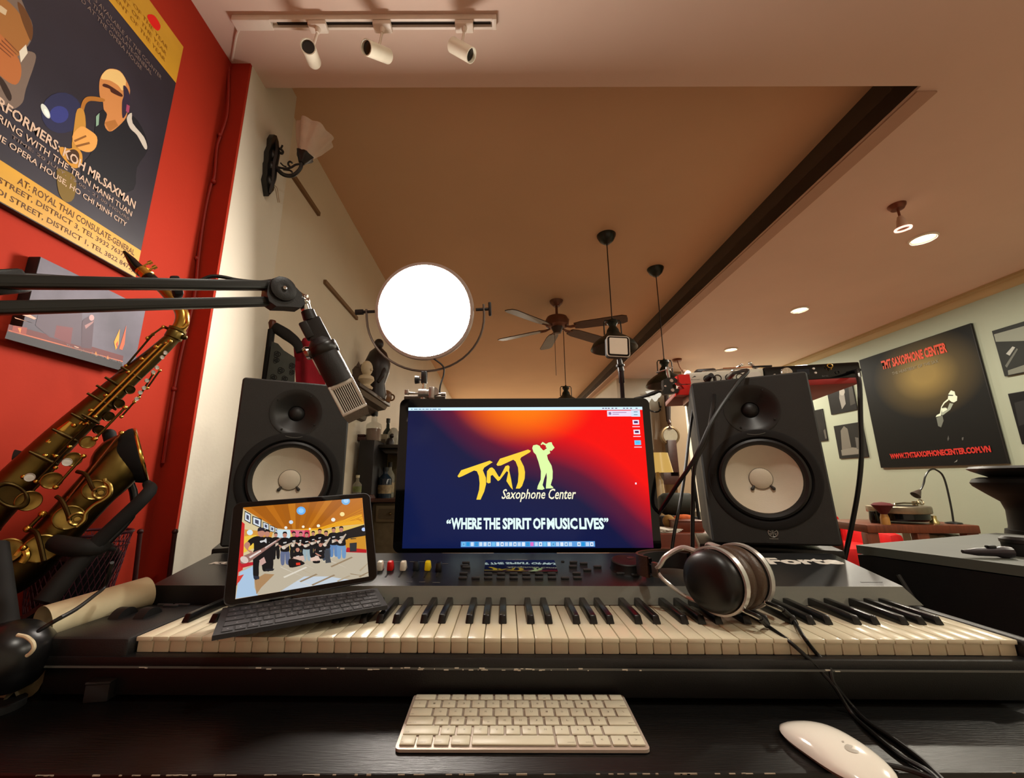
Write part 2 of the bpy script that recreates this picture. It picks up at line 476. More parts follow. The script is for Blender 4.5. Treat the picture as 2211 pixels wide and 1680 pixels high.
obj('grip_head', b, M_STEEL, t)
b = MB(); b.box((.032, -.004, zg+.001), (.021, .03, .044), bev=.003); b.prism([(.04, zg-.01), (.04, zg+.022), (.05, zg+.02), (.056, zg+.012), (.056, zg-.006)], -.014, .006)
obj('grip_jaw', b, M_STEEL, t)
b = MB(); b.cyl((-.06, -.004, zg+.002), (-.02, -.004, zg), .005, .003); b.box((-.062, -.004, zg+.005), (.016, .014, .018), bev=.002)
obj('grip_handle', b, M_STEEL, t)
b = MB(); b.cyl((.04, -.004, zg-.003), (.072, -.004, zg-.003), .0045); b.cyl((.066, -.004, zg-.003), (.084, -.004, zg-.004), .007)
obj('grip_screw', b, M_STEEL, t)
obj('grip_arm', MB().cyl((-.075, .02, zg-.012), (.08, .02, zg-.012), .011), mat('dark_steel', (92, 84, 76), .4, .8), t)
obj('pole', MB().cyl((0, 0, .64), (0, 0, s2.z), .0125), M_STEEL, t)
b = MB(); b.box((0, -.027, .71), (.05, .028, .11), bev=.003); b.box((0, -.06, .779), (.05, .09, .012), M=T(0, 0, -.022), bev=.002)
obj('desk_clamp', b, M_BLACKMETAL, t)

# ------------------------------------------------------------------ ceiling track with three heads
ta = PZ(510, 53, ZS-.015); tb = PZ(1072, 47, ZS-.015); ty = (ta.y+tb.y)/2
t = thing('track_light', 'white ceiling track rail carrying three unlit cylinder heads', 'track light', T(ta.x, ty, ZS))
Lr = tb.x-ta.x
M_TRACK = mat('white_track', (226, 214, 200), .4, var=.03)
b = MB(); b.box((Lr/2, -.013, -.011), (Lr, .008, .021), m=M_TRACK); b.box((Lr/2, .013, -.011), (Lr, .008, .021), m=M_TRACK); b.box((Lr/2, 0, -.004), (Lr, .02, .007), m=M_TRACK)
obj('rail', b, M_TRACK, t)
obj('rail_slot', MB().box((Lr/2+.06, 0, -.0085), (Lr-.16, .017, .002)), mat('slot_shadow', (44, 36, 30), .8), t)
obj('power_feed', MB().box((.06, 0, -.012), (.13, .036, .024), bev=.003), M_TRACK, t)
obj('end_cap', MB().box((Lr-.008, 0, -.012), (.016, .036, .024), bev=.003), M_TRACK, t)
zh = 2.48
obj('feed_cable', MB().tube([PZ(518, 60, ZS-.012)-Vector((ta.x, ty, ZS)), PZ(511, 75, ZS-.006)-Vector((ta.x, ty, ZS)), PZ(506, 100, ZS-.004)-Vector((ta.x, ty, ZS)), PZ(501, 130, ZS-.004)-Vector((ta.x, ty, ZS))], .004, 8, smooth=4), M_TRACK, t)
heads = [((665, 100), (678, 133), 690), ((790, 102), (837, 121), 828), ((1018, 120), (977, 97), 1003)]
for lens, tail, ax in heads:
    a = PZ(lens[0], lens[1], zh-.05); q = PZ(tail[0], tail[1], zh+.012)
    hx = PZ(ax, 58, ZS-.02).x
    o0 = Vector((ta.x, ty, ZS))
    dirv = (a-q).normalized()
    if (a-q).length < .085: a = q+dirv*.085
    hd = obj('lamp_head', MB().lathe([(0, -.004), (.02, -.003), (.0235, 0), (.0235, (a-q).length), (.0205, (a-q).length), (.02, (a-q).length-.03), (0, (a-q).length-.03)], 24, align(q-o0, a-o0)[0]), mat('cream_enamel', (232, 226, 206), .35, var=.03), t)
    A, L = align(q-o0, a-o0)
    obj('lens', MB().lathe([(0, L-.012), (.0203, L-.012), (.0203, L-.014), (0, L-.014)], 20, A), mat('dark_lens', (38, 30, 26), .2, var=.05), hd)
    mid = q.lerp(a, .45)-o0
    obj('adapter', MB().box((hx-ta.x, 0, -.031), (.062, .034, .018), bev=.004), M_TRACK, t)
    b = MB(); b.cyl((hx-ta.x, 0, -.04), (hx-ta.x, 0, -.058), .01, .006); b.tube([(hx-ta.x, 0, -.05), (mid.x*.6+(hx-ta.x)*.4, mid.y*.5, mid.z+.03), (mid.x, mid.y, mid.z+.02)], .0045, 8)
    obj('swivel', b, M_TRACK, t)

# ------------------------------------------------------------------ wall sconce on the pier
sc = PX(580, 360, XP+.004); SYc = sc.y
def Sc(x, y): return PY(x, y, SYc)
t = thing('wall_sconce', 'ornate black wall sconce with a frilled frosted glass shade on the white pier', 'wall lamp', T(XP, SYc, sc.z))
o0 = Vector((XP, SYc, sc.z))
zt, zb = Sc(582, 293).z-sc.z, Sc(574, 424).z-sc.z
prof = [(.0, zb), (.012, zb*.85), (.03, zb*.62), (.026, zb*.4), (.034, zb*.1), (.03, 0), (.036, zt*.25), (.026, zt*.5), (.03, zt*.7), (.018, zt*.92), (0, zt)]
b = MB()
outline = [(w, z) for w, z in prof]+[(-w, z) for w, z in prof[::-1]]
b.prism(outline, -.02, 0, RZ(math.pi/2))
for z in (zb*.5, 0, zt*.35): b.ball((.02, 0, z), .02, sc=(.6, 1, 1.2))
b.tube([(.022, 0, zb*.9), (.03, 0, zb*.4), (.026, 0, 0), (.03, 0, zt*.5), (.015, 0, zt*.9)], [.005, .011, .014, .012, .004], 8, smooth=3)
obj('back_plate', b, M_BLACKMETAL, t)
b = MB()
arm = [Sc(*p)-o0 for p in ((590, 345), (597, 362), (612, 377), (632, 379), (647, 366), (652, 352))]
b.tube(arm, [.008, .008, .008, .008, .007, .008], 8, smooth=5)
b.tube([Sc(*p)-o0 for p in ((592, 335), (598, 322), (606, 322), (611, 328), (608, 332), (605, 329))], .005, 6, smooth=4)
b.tube([Sc(*p)-o0 for p in ((606, 322), (610, 314))], .004, 6)
b.tube([Sc(*p)-o0 for p in ((595, 360), (615, 364), (628, 362), (638, 356), (650, 354))], .0045, 6, smooth=4)
b.tube([Sc(*p)-o0 for p in ((628, 362), (622, 354), (626, 349), (631, 352))], .004, 6, smooth=4)
b.tube([Sc(*p)-o0 for p in ((606, 352), (612, 358), (618, 360))], .003, 6, smooth=4)
b.tube([Sc(*p)-o0 for p in ((612, 366), (626, 368), (631, 372))], .004, 6, smooth=4)
obj('scroll_arm', b, M_BLACKMETAL, t)
cp = Sc(653, 348)-o0; tp = Sc(680, 290)-o0
A, L = align(cp, tp)
obj('leaf_cup', MB().lathe([(0, -.012), (.012, -.01), (.02, .004), (.03, .02), (.034, .03), (.026, .018), (0, .005)], 20, A, wob=lambda a, r, z: 1+(.12*math.cos(6*a) if z > .01 else 0)), M_BLACKMETAL, t)
obj('lamp_shade', MB().lathe([(.018, .01), (.03, .03), (.038, .055), (.048, .08), (.07, L+.01), (.073, L+.008), (.05, .078), (.04, .055), (.028, .03)], 48, A, wob=lambda a, r, z: 1+.1*math.cos(7*a)*max(0, min(1, (z-.03)/.06))), mat('frosted_glass', (206, 184, 162), .5, var=.05, trans=.15), t)
b = MB()
for k in (0, 1):
    b.tube([Vector((.01, 0, zb*.6)), Sc(590+4*k, 400)-o0+Vector((-.0, .01, 0)), Sc(600+3*k, 437)-o0], .0015, 5, smooth=4)
obj('wires', b, mat('grey_wire', (150, 132, 108), .6), t)
# cable running down the red corner
b = MB()
cb = [(494, 145), (491, 240), (477, 290), (468, 320), (463, 380), (455, 400), (440, 470), (428, 560), (420, 640), (392, 760), (378, 830), (365, 910), (352, 1000)]
b.tube([PY(x, y, 1.237) for x, y in cb], .0045, 6, smooth=4)
for x, y in ((475, 292), (461, 392), (425, 558), (376, 840)): b.ball(tuple(PY(x, y, 1.236)), .008)
one('wall_cable', b, mat('red_painted_cable', (150, 36, 24), .5), 'red painted cable clipped down the corner of the red wall', 'cable')

# ================================================================== desk
ZD = .75
b = MB(); b.box((-.0, .965, ZD-.02), (1.98, .95, .04), bev=.004)
t = thing('desk', 'wide black stained wooden desk with worn front edge under the stage piano', 'desk', I4)
obj('desk_top', b, M_DESK, t)
b = MB(); b.box((0, .502, ZD-.09), (1.9, .02, .1)); b.box((0, 1.36, ZD-.35), (1.9, .02, .5))
obj('apron', b, M_DESK, t)
for x in (-.93, .93):
    for y in (.55, 1.38): obj('leg', MB().box((x, y, (ZD-.04)/2), (.07, .07, ZD-.04), bev=.004), M_DESK, t)
random.seed(4)
b = MB()
for i in range(60):
    x = random.uniform(-.5, .25) if i < 46 else random.uniform(.25, .8); w = random.uniform(.002, .012)
    b.box((x, .4898, ZD-.0006), (w, .001, random.uniform(.0006, .0013)))
obj('edge_wear', b, mat('bare_wood', (150, 138, 120), .7, var=.2), t)
# risers under the two speakers
for x, y, rz, dzr, lab in ((-.5056, 1.0145, .45, .0, 'low black riser under the speaker beside the white pier'), (.6213, .9735, -.391, -.0038, 'low black riser under the speaker that carries the audio interfaces')):
    r = thing('speaker_riser', lab, 'riser', T(x, y, ZD) @ RZ(rz) @ T(0, .205, 0), 'speaker risers')
    obj('shelf', MB().box((0, 0, .1245+dzr), (.3, .24, .02), bev=.003), M_DESK, r)
    for s in (-1, 1): obj('side', MB().box((s*.135, 0, .0572+dzr/2), (.02, .22, .1144+dzr), bev=.002), M_DESK, r)

# ================================================================== stage piano
KP = .02315                         # white key pitch
MK = T(-.5058, .6351, .829) @ RZ(-.0179)
piano = thing('stage_piano', 'long black stage piano with eighty-eight ivory coloured and black keys', 'keyboard', MK)
KW = 52*KP
# body: rail under the keys, ends, key bed
b = MB()
b.box((KW/2-.055, -.004, -.028), (1.352, .02, .014), bev=.003)             # front rail
b.box((KW/2-.055, .17, -.0552), (1.352, .33, .0418), bev=.003)             # base
b.box((-.066, .068, -.017), (.128, .16, .036), bev=.006)                    # left cheek with wheels
b.box((KW+.009, .068, -.017), (.016, .16, .036), bev=.003)                  # right cheek
obj('body', b, M_BLACKPL, piano)
obj('key_bed', MB().box((KW/2, .16, -.018), (KW, .05, .02)), M_BLACKMATTE, piano)
obj('felt', MB().box((KW/2, .15, -.004), (KW, .004, .01)), mat('brown_felt', (60, 40, 32), .9), piano)
# front lip with worn scratches
b = MB(); b.box((KW/2-.055, -.0138, -.0335), (1.352, .0012, .0024))
obj('lip_edge', b, mat('grey_lip', (92, 94, 90), .4), piano)
random.seed(7); b = MB()
for i in range(46):
    x = random.gauss(.5, .12) if i < 34 else random.uniform(0, 1.1); w = random.uniform(.001, .009)
    b.box((x, -.0146, -.0335+random.uniform(-.0012, .0012)), (w, .0012, random.uniform(.0005, .0014)))
obj('lip_wear', b, mat('worn_paint', (205, 198, 180), .6), piano)
# white keys
wk = MB()
w = KP-.0011
wk.box((w/2, .0745, -.0105), (w, .147, .021), bev=.0012)
wk.box((w/2, -.0008, -.003), (w, .004, .006), bev=.001)
wk_me = wk.mesh('white_key', M_IVORY)
random.seed(11)
for i in range(52): shared('white_key', wk_me, piano, T(i*KP+.0005, 0, random.uniform(-.0003, .0003)))
bk = MB()
bl, bw = .097, .0122
v = [(-bw/2, .0525, 0), (bw/2, .0525, 0), (bw/2, .15, 0), (-bw/2, .15, 0), (-bw/2*.78, .0585, .0115), (bw/2*.78, .0585, .0115), (bw/2*.78, .15, .0125), (-bw/2*.78, .15, .0125)]
bmt = bmesh.new(); vs = [bmt.verts.new(q) for q in v]
for f in [(3, 2, 1, 0), (4, 5, 6, 7), (0, 1, 5, 4), (1, 2, 6, 5), (2, 3, 7, 6), (3, 0, 4, 7)]: bmt.faces.new([vs[k] for k in f])
bmesh.ops.bevel(bmt, geom=bmt.edges[:], offset=.0013, segments=2, affect='EDGES', profile=.5)
bmt.verts.index_update(); bk.add([q.co[:] for q in bmt.verts], [[q.index for q in f.verts] for f in bmt.faces]); bmt.free()
bk_me = bk.mesh('black_key', M_EBONY)
# white key index 0 = A0; names cycle A B C D E F G
off = {'A': .1, 'C': -.1, 'D': .1, 'F': -.12, 'G': 0}
for i in range(51):
    n = 'ABCDEFG'[i % 7]
    if n in 'ACDFG':
        shared('black_key', bk_me, piano, T((i+1)*KP+off[n]*.02, 0, 0))
# angled front strip behind the keys
def zpanel(y): return .028+(y-.15)*.19
M_STRIP = mat('grey_satin_panel', (112, 114, 106), .4, var=.12, scale=8, stretch=(.4, 4, 4))
b = MB()
P0, P1 = .125, KW+.004
b.add([(P0, .148, .001), (P1+.02, .148, .001), (P1, .158, .0285), (P0, .158, .0285), (P0, .175, .001), (P1+.02, .175, .001), (P1, .175, .0285), (P0, .175, .0285)],
      [(0, 1, 2, 3), (1, 5, 6, 2), (3, 2, 6, 7), (5, 4, 7, 6), (4, 0, 3, 7)])
obj('front_strip', b, M_STRIP, piano)
# sloped top panel and rear case
xl, xr = -.122, KW+.006
M_PANEL = mat('dark_panel', (34, 36, 37), .33, var=.1, bump=.12, bscale=700)
b = MB()
v = []
for x in (xl, xr):
    v += [(x, .159, -.04), (x, .159, .0285), (x, .312, .0575), (x, .338, .054), (x, .343, .03), (x, .343, -.06)]
n = 6
b.add(v, [tuple(range(n-1, -1, -1)), tuple(range(n, 2*n))]+[(i, (i+1) % n, n+(i+1) % n, n+i) for i in range(n)])
obj('top_panel', b, M_PANEL, piano)
MT_ = T(0, .159, .0285) @ RX(math.atan2(.029, .153))      # frame lying in the panel: x right, y up the slope, z out
PL = math.hypot(.029, .153)
MTI = (MK @ MT_)
def pan(x, y):
    # pixel -> panel coordinates
    M2 = MTI @ RX(-math.pi/2)         # y=0 plane of M2 is the panel plane, its z is panel y
    a, c = onplane(M2, x, y)
    return a, c
MTX = MT_ @ RX(-math.pi/2)             # for flat print: local x, z in the panel, -y outward
def pbox(c0, sz, h, mt, name, bev=.0012, lift=0):
    return obj(name, MB().box((c0[0], c0[1], h/2+lift), (sz[0], sz[1], h), bev=bev), mt, piano, MT_)
# sliders
M_SLOT = mat('slot_black', (4, 4, 4), .8, var=0)
caps = [(600, (222, 214, 196)), (640, (222, 214, 196)), (700, (24, 26, 30)), (760, (222, 214, 196)), (820, (222, 214, 196)), (842, (206, 22, 14)), (870, (222, 214, 196)), (898, (24, 32, 38)), (923, (234, 208, 18)), (948, (16, 16, 17))]
for i, (x, c) in enumerate(caps[4:]):
    a, q = pan(x, 1232)
    obj('slider_slot', MB().box((a, q-.006, .0003), (.003, .05, .0006)), M_SLOT, piano, MT_)
    o = obj('slider_cap', MB().box((a, q+(.004 if i != 5 else -.002), .0085), (.0125, .017, .017), bev=.0025, taper=(.8, .7)), mat('cap_%d_%d_%d' % c, c, .35, var=.02), piano, MT_)
for x0, x1, y in ((826, 874, 1213), (885, 930, 1213), (878, 890, 1257), (905, 918, 1257), (934, 950, 1258), (948, 968, 1217)):
    a, q = pan(x0, y); a2, q2 = pan(x1, y)
    obj('panel_print', MB().box(((a+a2)/2, q, .0002), (a2-a, .0016, .0004)), mat('grey_print', (96, 98, 98), .5), piano, MT_)
# display glass
a0, c0 = pan(1045, 1236); a1, c1 = pan(1197, 1211)
obj('display', MB().box((0, 0, 0), (a1-a0, c1-c0, .0016), bev=.0004), mat('display_glass', (12, 18, 20), .02, var=0, spec=1.0, coat=1.0), piano, MT_ @ T((a0+a1)/2, (c0+c1)/2, .0011) @ RX(-.008))
text('KURZWEIL', mat('grey_lettering', (120, 124, 124), .5), piano, pan(1095, 1210)[0], c1+.002, pan(1141, 1210)[0], c1+.0065, y=-.0006, bold=.03, name='maker_lettering', M=MTX)
# buttons
M_BTN = mat('button_grey', (52, 54, 56), .4, var=.05)
btn = MB().box((0, 0, .0022), (.0155, .0048, .0044), bev=.0012).mesh('button', M_BTN)
spots = [(x, 1250.5) for x in (999, 1027, 1054, 1081, 1109, 1137, 1164, 1192, 1220, 1247)]
spots += [(x, 1241.5) for x in (1054, 1082, 1109, 1136, 1164, 1191)]
spots += [(1006, 1217), (1003, 1223.5), (1007, 1227.5), (1001, 1240.5), (1238, 1216), (1260, 1219), (1237, 1225.5), (1290, 1226), (1268, 1233), (1245, 1240.5), (1340, 1241), (1372, 1244), (1404, 1245), (1402, 1214), (1408, 1219)]
for x, y in spots:
    a, q = pan(x, y); shared('button', btn, piano, MT_ @ T(a, q, 0))
a, q = pan(1352, 1229)
obj('data_wheel', MB().lathe([(0, .016), (.02, .0165), (.026, .018), (.0285, .0165), (.029, .003), (.031, 0), (0, 0)], 40, T(a, q, 0)), mat('wheel_black', (14, 14, 15), .5), piano, MT_)
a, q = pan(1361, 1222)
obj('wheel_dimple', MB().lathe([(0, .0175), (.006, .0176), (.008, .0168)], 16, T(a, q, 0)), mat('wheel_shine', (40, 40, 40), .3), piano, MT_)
a, q = pan(1215, 1213); obj('port', MB().cyl((a, q, 0), (a, q, .001), .0035), M_SLOT, piano, MT_)
# brand lettering at both ends of the panel
M_LOGO = mat('white_lettering', (226, 224, 214), .5, var=0)
a, c = pan(449, 1218.5); a1, c1 = pan(600, 1211)
text('KURZWEIL', M_LOGO, piano, a, c, a+.165, c+.012, y=-.0004, bold=.06, shear=.25, name='maker_lettering', M=MTX)
a, c = pan(1664, 1219); a1, c1 = pan(1799, 1205)
text('Forte', M_LOGO, piano, a, c, a1, c1, y=-.0004, bold=.05, name='model_lettering', M=MTX)
a, c = pan(1858, 1257); a1, c1 = pan(1905, 1257)
obj('panel_print', MB().box(((a+a1)/2, c, .0002), (a1-a, .0014, .0004)), mat('grey_print', (150, 150, 146), .5), piano, MT_)
# bend wheels and small switches on the left cheek
for x in (-.1, -.06):
    obj('bend_wheel', MB().cyl((x-.008, .085, -.008), (x+.008, .085, -.008), .021, n=28), M_RUBBER, piano)
for x, y in ((-.075, .137), (-.045, .137), (-.06, .131)): obj('switch', MB().box((x, y, .0025), (.026, .004, .004), bev=.001), M_BTN, piano)

# ================================================================== computer keyboard
MC = T(.0255, .520, ZD) @ RZ(-.008) @ Matrix.Diagonal((1, .9, 1, 1))
kb = thing('computer_keyboard', 'slim white wireless computer keyboard lying on the desk in front of the piano', 'keyboard', MC)
KWd, KD = .279, .1149
sl = math.atan2(.0065, KD)
b = MB()
pts = rrect(KWd, KD, .006, 4)
vv = [(x, y+KD/2, 0.0012) for x, y in pts]+[(x, y+KD/2, .0042+(y+KD/2)*math.tan(sl)) for x, y in pts]
n = len(pts)
b.add(vv, [tuple(range(n-1, -1, -1)), tuple(range(n, 2*n))]+[(i, (i+1) % n, n+(i+1) % n, n+i) for i in range(n)])
obj('case', b, mat('pale_aluminium', (186, 172, 158), .35, .25, var=.03), kb)
M_CAP = mat('white_keycap', (212, 207, 184), .4, var=.02)
M_LEG = mat('grey_legend', (132, 124, 108), .6, var=0)
G = .0165; gp = .0025
rows = [('esc', 1.48), 'F1 F2 F3 F4 F5 F6 F7 F8 F9 F10 F11 F12 .', None]
layout = [
 [('esc', 1.62)]+[('F%d' % i, 1) for i in range(1, 13)]+[('', 1)],
 [(c, 1) for c in '` 1 2 3 4 5 6 7 8 9 0 - ='.split()]+[('delete', 1.62)],
 [('tab', 1.62)]+[(c, 1) for c in 'Q W E R T Y U I O P [ ] \\'.split()],
 [('caps lock', 1.9)]+[(c, 1) for c in "A S D F G H J K L ; '".split()]+[('return', 1.9)],
 [('shift', 2.48)]+[(c, 1) for c in 'Z X C V B N M , . /'.split()]+[('shift', 2.48)],
 [('fn', 1), ('control', 1), ('option', 1), ('command', 1.25), ('', 5.6), ('command', 1.25), ('option', 1), ('<', 1), ('^', 1), ('>', 1)]]
yrow = [KD-.0065-.0085]
MR = T(0, 0, .0042) @ RX(sl)
caph = .0022
ycur = KD-.0045
for ri, row in enumerate(layout):
    h = .0125 if ri == 0 else .0163
    y0 = ycur-h; ycur = y0-.0022
    tot = sum(wd for _, wd in row); gaps = (len(row)-1)*gp
    unit = (KWd-.0075-gaps)/tot
    x = -KWd/2+.00375
    for lab, wd in row:
        w = unit*wd
        k = obj('keycap', MB().box((0, 0, caph/2), (w, h, caph), bev=.0011), M_CAP, kb, MR @ T(x+w/2, y0+h/2, .0003))
        if lab:
            if len(lab) <= 2 and not lab.startswith('F') and lab != 'fn':
                lw = .0026 if lab not in ".,;'`" else .001
                text(lab, M_LEG, k, -lw/2, -.0016, lw/2, .0016, y=0, name='legend', M=RX(-math.pi/2) @ T(0, -caph-.0001, 0))
            elif lab.startswith('F'):
                text(lab, M_LEG, k, -.0016, -.0045, .0016, -.003, y=0, name='legend', M=RX(-math.pi/2) @ T(0, -caph-.0001, 0))
            else:
                lw = .0011*len(lab); left = -w/2+.0018 if x < 0 else w/2-.0018-lw
                text(lab, M_LEG, k, left, -h/2+.0022, left+lw, -h/2+.0042, y=0, name='legend', M=RX(-math.pi/2) @ T(0, -caph-.0001, 0))
        x += w+gp

# ================================================================== mouse
m0 = PZ(1688, 1561, ZD+.006); m1 = PZ(1895, 1700, ZD+.006)
hd = math.atan2(m1.y-m0.y, m1.x-m0.x)
MMo = T((m0.x+m1.x)/2+.012, (m0.y+m1.y)/2+.003, ZD) @ RZ(hd) @ Matrix.Diagonal((1, 1.14, 1, 1))
Lm = .1135
mo = thing('computer_mouse', 'low white glossy wireless mouse with a grey fruit emblem near the headphone cable', 'mouse', MMo)
rowsM = []
for i in range(19):
    u = -1+2*i/18
    wy = .0288*(max(0, 1-abs(u)**3.2))**.5
    hz = .0045+.0165*max(0, (1-abs(u)**2.0))
    rw = []
    for j in range(13):
        a = -1+2*j/12
        rw.append((u*Lm/2, wy*math.sin(a*math.pi/2), .0045+(hz-.0045)*math.cos(a*math.pi/2)**.8 if abs(a) < 1 else .0045))
    rowsM.append(rw)
obj('shell', MB().sheet(rowsM), mat('gloss_white', (232, 228, 216), .12, var=0, spec=.6), mo)
bt = MB()
outl = [r[0] for r in rowsM]+[r[-1] for r in rowsM[::-1]]
bt.slab([(p[0]*.96, p[1]*.92) for p in outl if True], .0008, .0046)
obj('base', bt, mat('mouse_base', (120, 116, 108), .4), mo)
# emblem: a small fruit outline with a leaf, lying on the crown of the shell
def mz(x, y):
    u = x/(Lm/2); wy = .0288*(max(1e-6, 1-abs(u)**3.2))**.5
    s_ = max(-1, min(1, y/wy)); 
    return .0045+(.0165*(1-u*u))*max(0, (1-s_*s_))**.4+.00025
em = [(math.cos(a)*.0052*(1+.12*math.cos(2*a)), math.sin(a)*.0052*(1-.05*math.cos(3*a))) for a in [2*math.pi*i/22 for i in range(22)] if not (-.45 < (a if a < math.pi else a-2*math.pi) < .35)]
fan_ = [(.022+q, p, mz(.022+q, p)) for p, q in em]
b = MB(); c0 = (.022, 0, mz(.022, 0))
b.add([c0]+fan_, [(0, i, i+1) for i in range(1, len(fan_))])
lf = [(.0145, 0), (.0128, .0018), (.0118, .0005), (.0132, -.0012)]
b.add([(x, y, mz(x, y)) for x, y in lf], [(0, 1, 2, 3)])
obj('emblem', b, mat('emblem_grey', (168, 162, 150), .3, var=0), mo)

# ================================================================== tablet with its keyboard cover
TS = .93
TW, TH = .2476*TS, .1785*TS
MTb = T(-.3389*TS, .7833*TS, CAMH+(.8481-CAMH)*TS) @ Euler((-.4536, -.0594, .4960)).to_matrix().to_4x4()
tab = thing('tablet', 'black tablet showing a group photograph, propped open on its keyboard cover over the piano keys', 'tablet', MTb)
b = MB(); b.rplate((0, .003, TH/2), TW, TH, .0059, .0125, seg=7)
obj('case', b, mat('space_grey', (58, 58, 60), .35, .6, var=.04), tab)
obj('glass_front', MB().rplate((0, -.0002, TH/2), TW-.0025, TH-.0025, .0006, .0115, seg=7), mat('black_glass', (5, 5, 6), .08, var=0), tab)
def tp(zx, zy): return onplane(MTb, 500+zx/6.7, 1060+zy/6.7)
M_SCRN = mat('screen_off', (4, 4, 5), .2, var=0)
cs = [onplane(MTb, *p) for p in ((525, 1099), (782, 1073), (796, 1246), (508, 1293))]
x0 = (cs[0][0]+cs[3][0])/2; x1 = (cs[1][0]+cs[2][0])/2; z1 = (cs[0][1]+cs[1][1])/2; z0 = (cs[2][1]+cs[3][1])/2
pic = MB(); LAY = [0]
org = False
def P(pts, c, s=1.0, px=True):
    LAY[0] += 1
    if px and len(pts) > 4 and org: pts = soft(pts)
    q = [tp(*p) for p in pts] if px else pts
    q = [(min(x1, max(x0, a)), min(z1, max(z0, d))) for a, d in q]
    q2 = []
    for i, p in enumerate(q):
        if (p[0]-q[i-1][0])**2+(p[1]-q[i-1][1])**2 > 1e-10: q2.append(p)
    if len(q2) > 2: pic.poly(q2, -.0007-LAY[0]*.000004, m=emit(*c, s))
BG = [(x0, z0), (x1, z0), (x1, z1), (x0, z1)]
P(BG, (206, 186, 160), px=False)
# wooden ceiling in shaded planks
P([(150, 240), (1890, 90), (1920, 480), (1600, 510), (1260, 560), (850, 560), (620, 540), (170, 260)], (190, 112, 24))
random.seed(3)
for i in range(16):
    u = i/16; xa = 170+1720*u; xb = 620+700*u; ya = 250-160*u; c = random.choice([(178, 102, 20), (188, 110, 26), (170, 96, 20), (196, 120, 30), (166, 94, 22)])
    P([(xa, ya), (xa+108, ya-10), (xb+44, 556), (xb, 556)], c)
P([(900, 560), (1260, 540), (1880, 330), (1915, 480), (1500, 520), (1250, 575)], (236, 166, 30))
for i in range(6): P([(1300+100*i, 560-30*i), (1340+100*i, 545-30*i), (1890, 250+38*i), (1890, 262+38*i)], (206, 132, 22))
# walls
P([(170, 260), (640, 540), (850, 570), (830, 800), (130, 1040), (60, 1500), (130, 420)], (214, 196, 150))
P([(190, 560), (600, 600), (560, 740), (180, 760)], (214, 150, 60))
P([(180, 660), (360, 640), (350, 820), (170, 900)], (236, 196, 70))
P([(120, 450), (190, 480), (180, 700), (160, 1200), (60, 1380), (90, 900)], (206, 40, 40))
P([(840, 566), (1130, 566), (1260, 570), (1600, 520), (1915, 480), (1950, 860), (1500, 880), (820, 900)], (226, 190, 96))
P([(640, 560), (850, 570), (850, 690), (650, 700)], (200, 220, 226))
P([(845, 570), (1125, 570), (1140, 690), (900, 700)], (206, 54, 84)); P([(900, 576), (1060, 572), (1040, 660), (940, 660)], (222, 110, 130))
P([(1600, 590), (1920, 490), (1935, 650), (1640, 700)], (26, 20, 20))
P([(1650, 700), (1935, 650), (1950, 870), (1400, 850)], (206, 142, 40))
P([(1670, 820), (1950, 850), (1952, 905), (1640, 890)], (180, 24, 32))
# framed pictures on the side wall
for a in ([(190, 290), (280, 340), (275, 480), (185, 430)], [(300, 365), (435, 410), (430, 545), (300, 485)], [(450, 450), (540, 480), (540, 575), (455, 545)], [(552, 495), (625, 520), (620, 605), (552, 590)], [(632, 530), (660, 540), (658, 610), (632, 605)]):
    P(a, (20, 22, 26)); cx = sum(p[0] for p in a)/4; cy = sum(p[1] for p in a)/4
    P([(cx+(p[0]-cx)*.8, cy+(p[1]-cy)*.8) for p in a], (214, 222, 230))
    P([(cx+(p[0]-cx)*.4, cy+(p[1]-cy)*.45) for p in a], (70, 72, 90))
# floor
P([(60, 1560), (100, 1180), (300, 1060), (820, 890), (1400, 880), (1955, 900), (1985, 1250)], (188, 176, 154))
P([(60, 1560), (120, 1180), (330, 1080), (330, 1400), (380, 1520)], (170, 196, 222))
P([(700, 1470), (1050, 1240), (1400, 1240), (1700, 1300), (1100, 1400)], (196, 206, 216))
for i in range(18):
    a = random.uniform(350, 1850); y = random.uniform(950, 1380); L = random.uniform(120, 330); s_ = random.choice((-1, 1))
    c = random.choice([(206, 196, 172), (160, 138, 108), (222, 214, 198), (176, 158, 130), (150, 128, 100)])
    P([(a, y), (a+L, y-s_*L*.45), (a+L+24, y-s_*L*.45+12), (a+20, y+16)], c)
P([(330, 1290), (480, 1200), (620, 1210), (430, 1400), (360, 1500)], (170, 132, 92))
P([(100, 1050), (330, 1030), (330, 1070), (150, 1120)], (190, 30, 44))
P([(80, 1240), (180, 1210), (110, 1320), (70, 1350)], (212, 60, 48))
# lights
for cx, cy, r_, c in ((1005, 290, 66, (110, 176, 236)), (1005, 290, 40, (150, 206, 250)), (1650, 150, 62, (120, 180, 226)), (1655, 145, 38, (170, 210, 244)), (860, 455, 30, (206, 222, 240)), (1470, 420, 30, (240, 240, 230)), (1600, 340, 34, (250, 226, 150)), (1255, 508, 24, (246, 244, 220)), (1036, 522, 20, (250, 240, 214)), (1132, 553, 16, (250, 240, 214)), (785, 535, 22, (236, 240, 236)), (265, 605, 44, (214, 232, 240)), (1910, 560, 30, (186, 206, 246))):
    P(ell(cx, cy, r_, r_*.9), c)
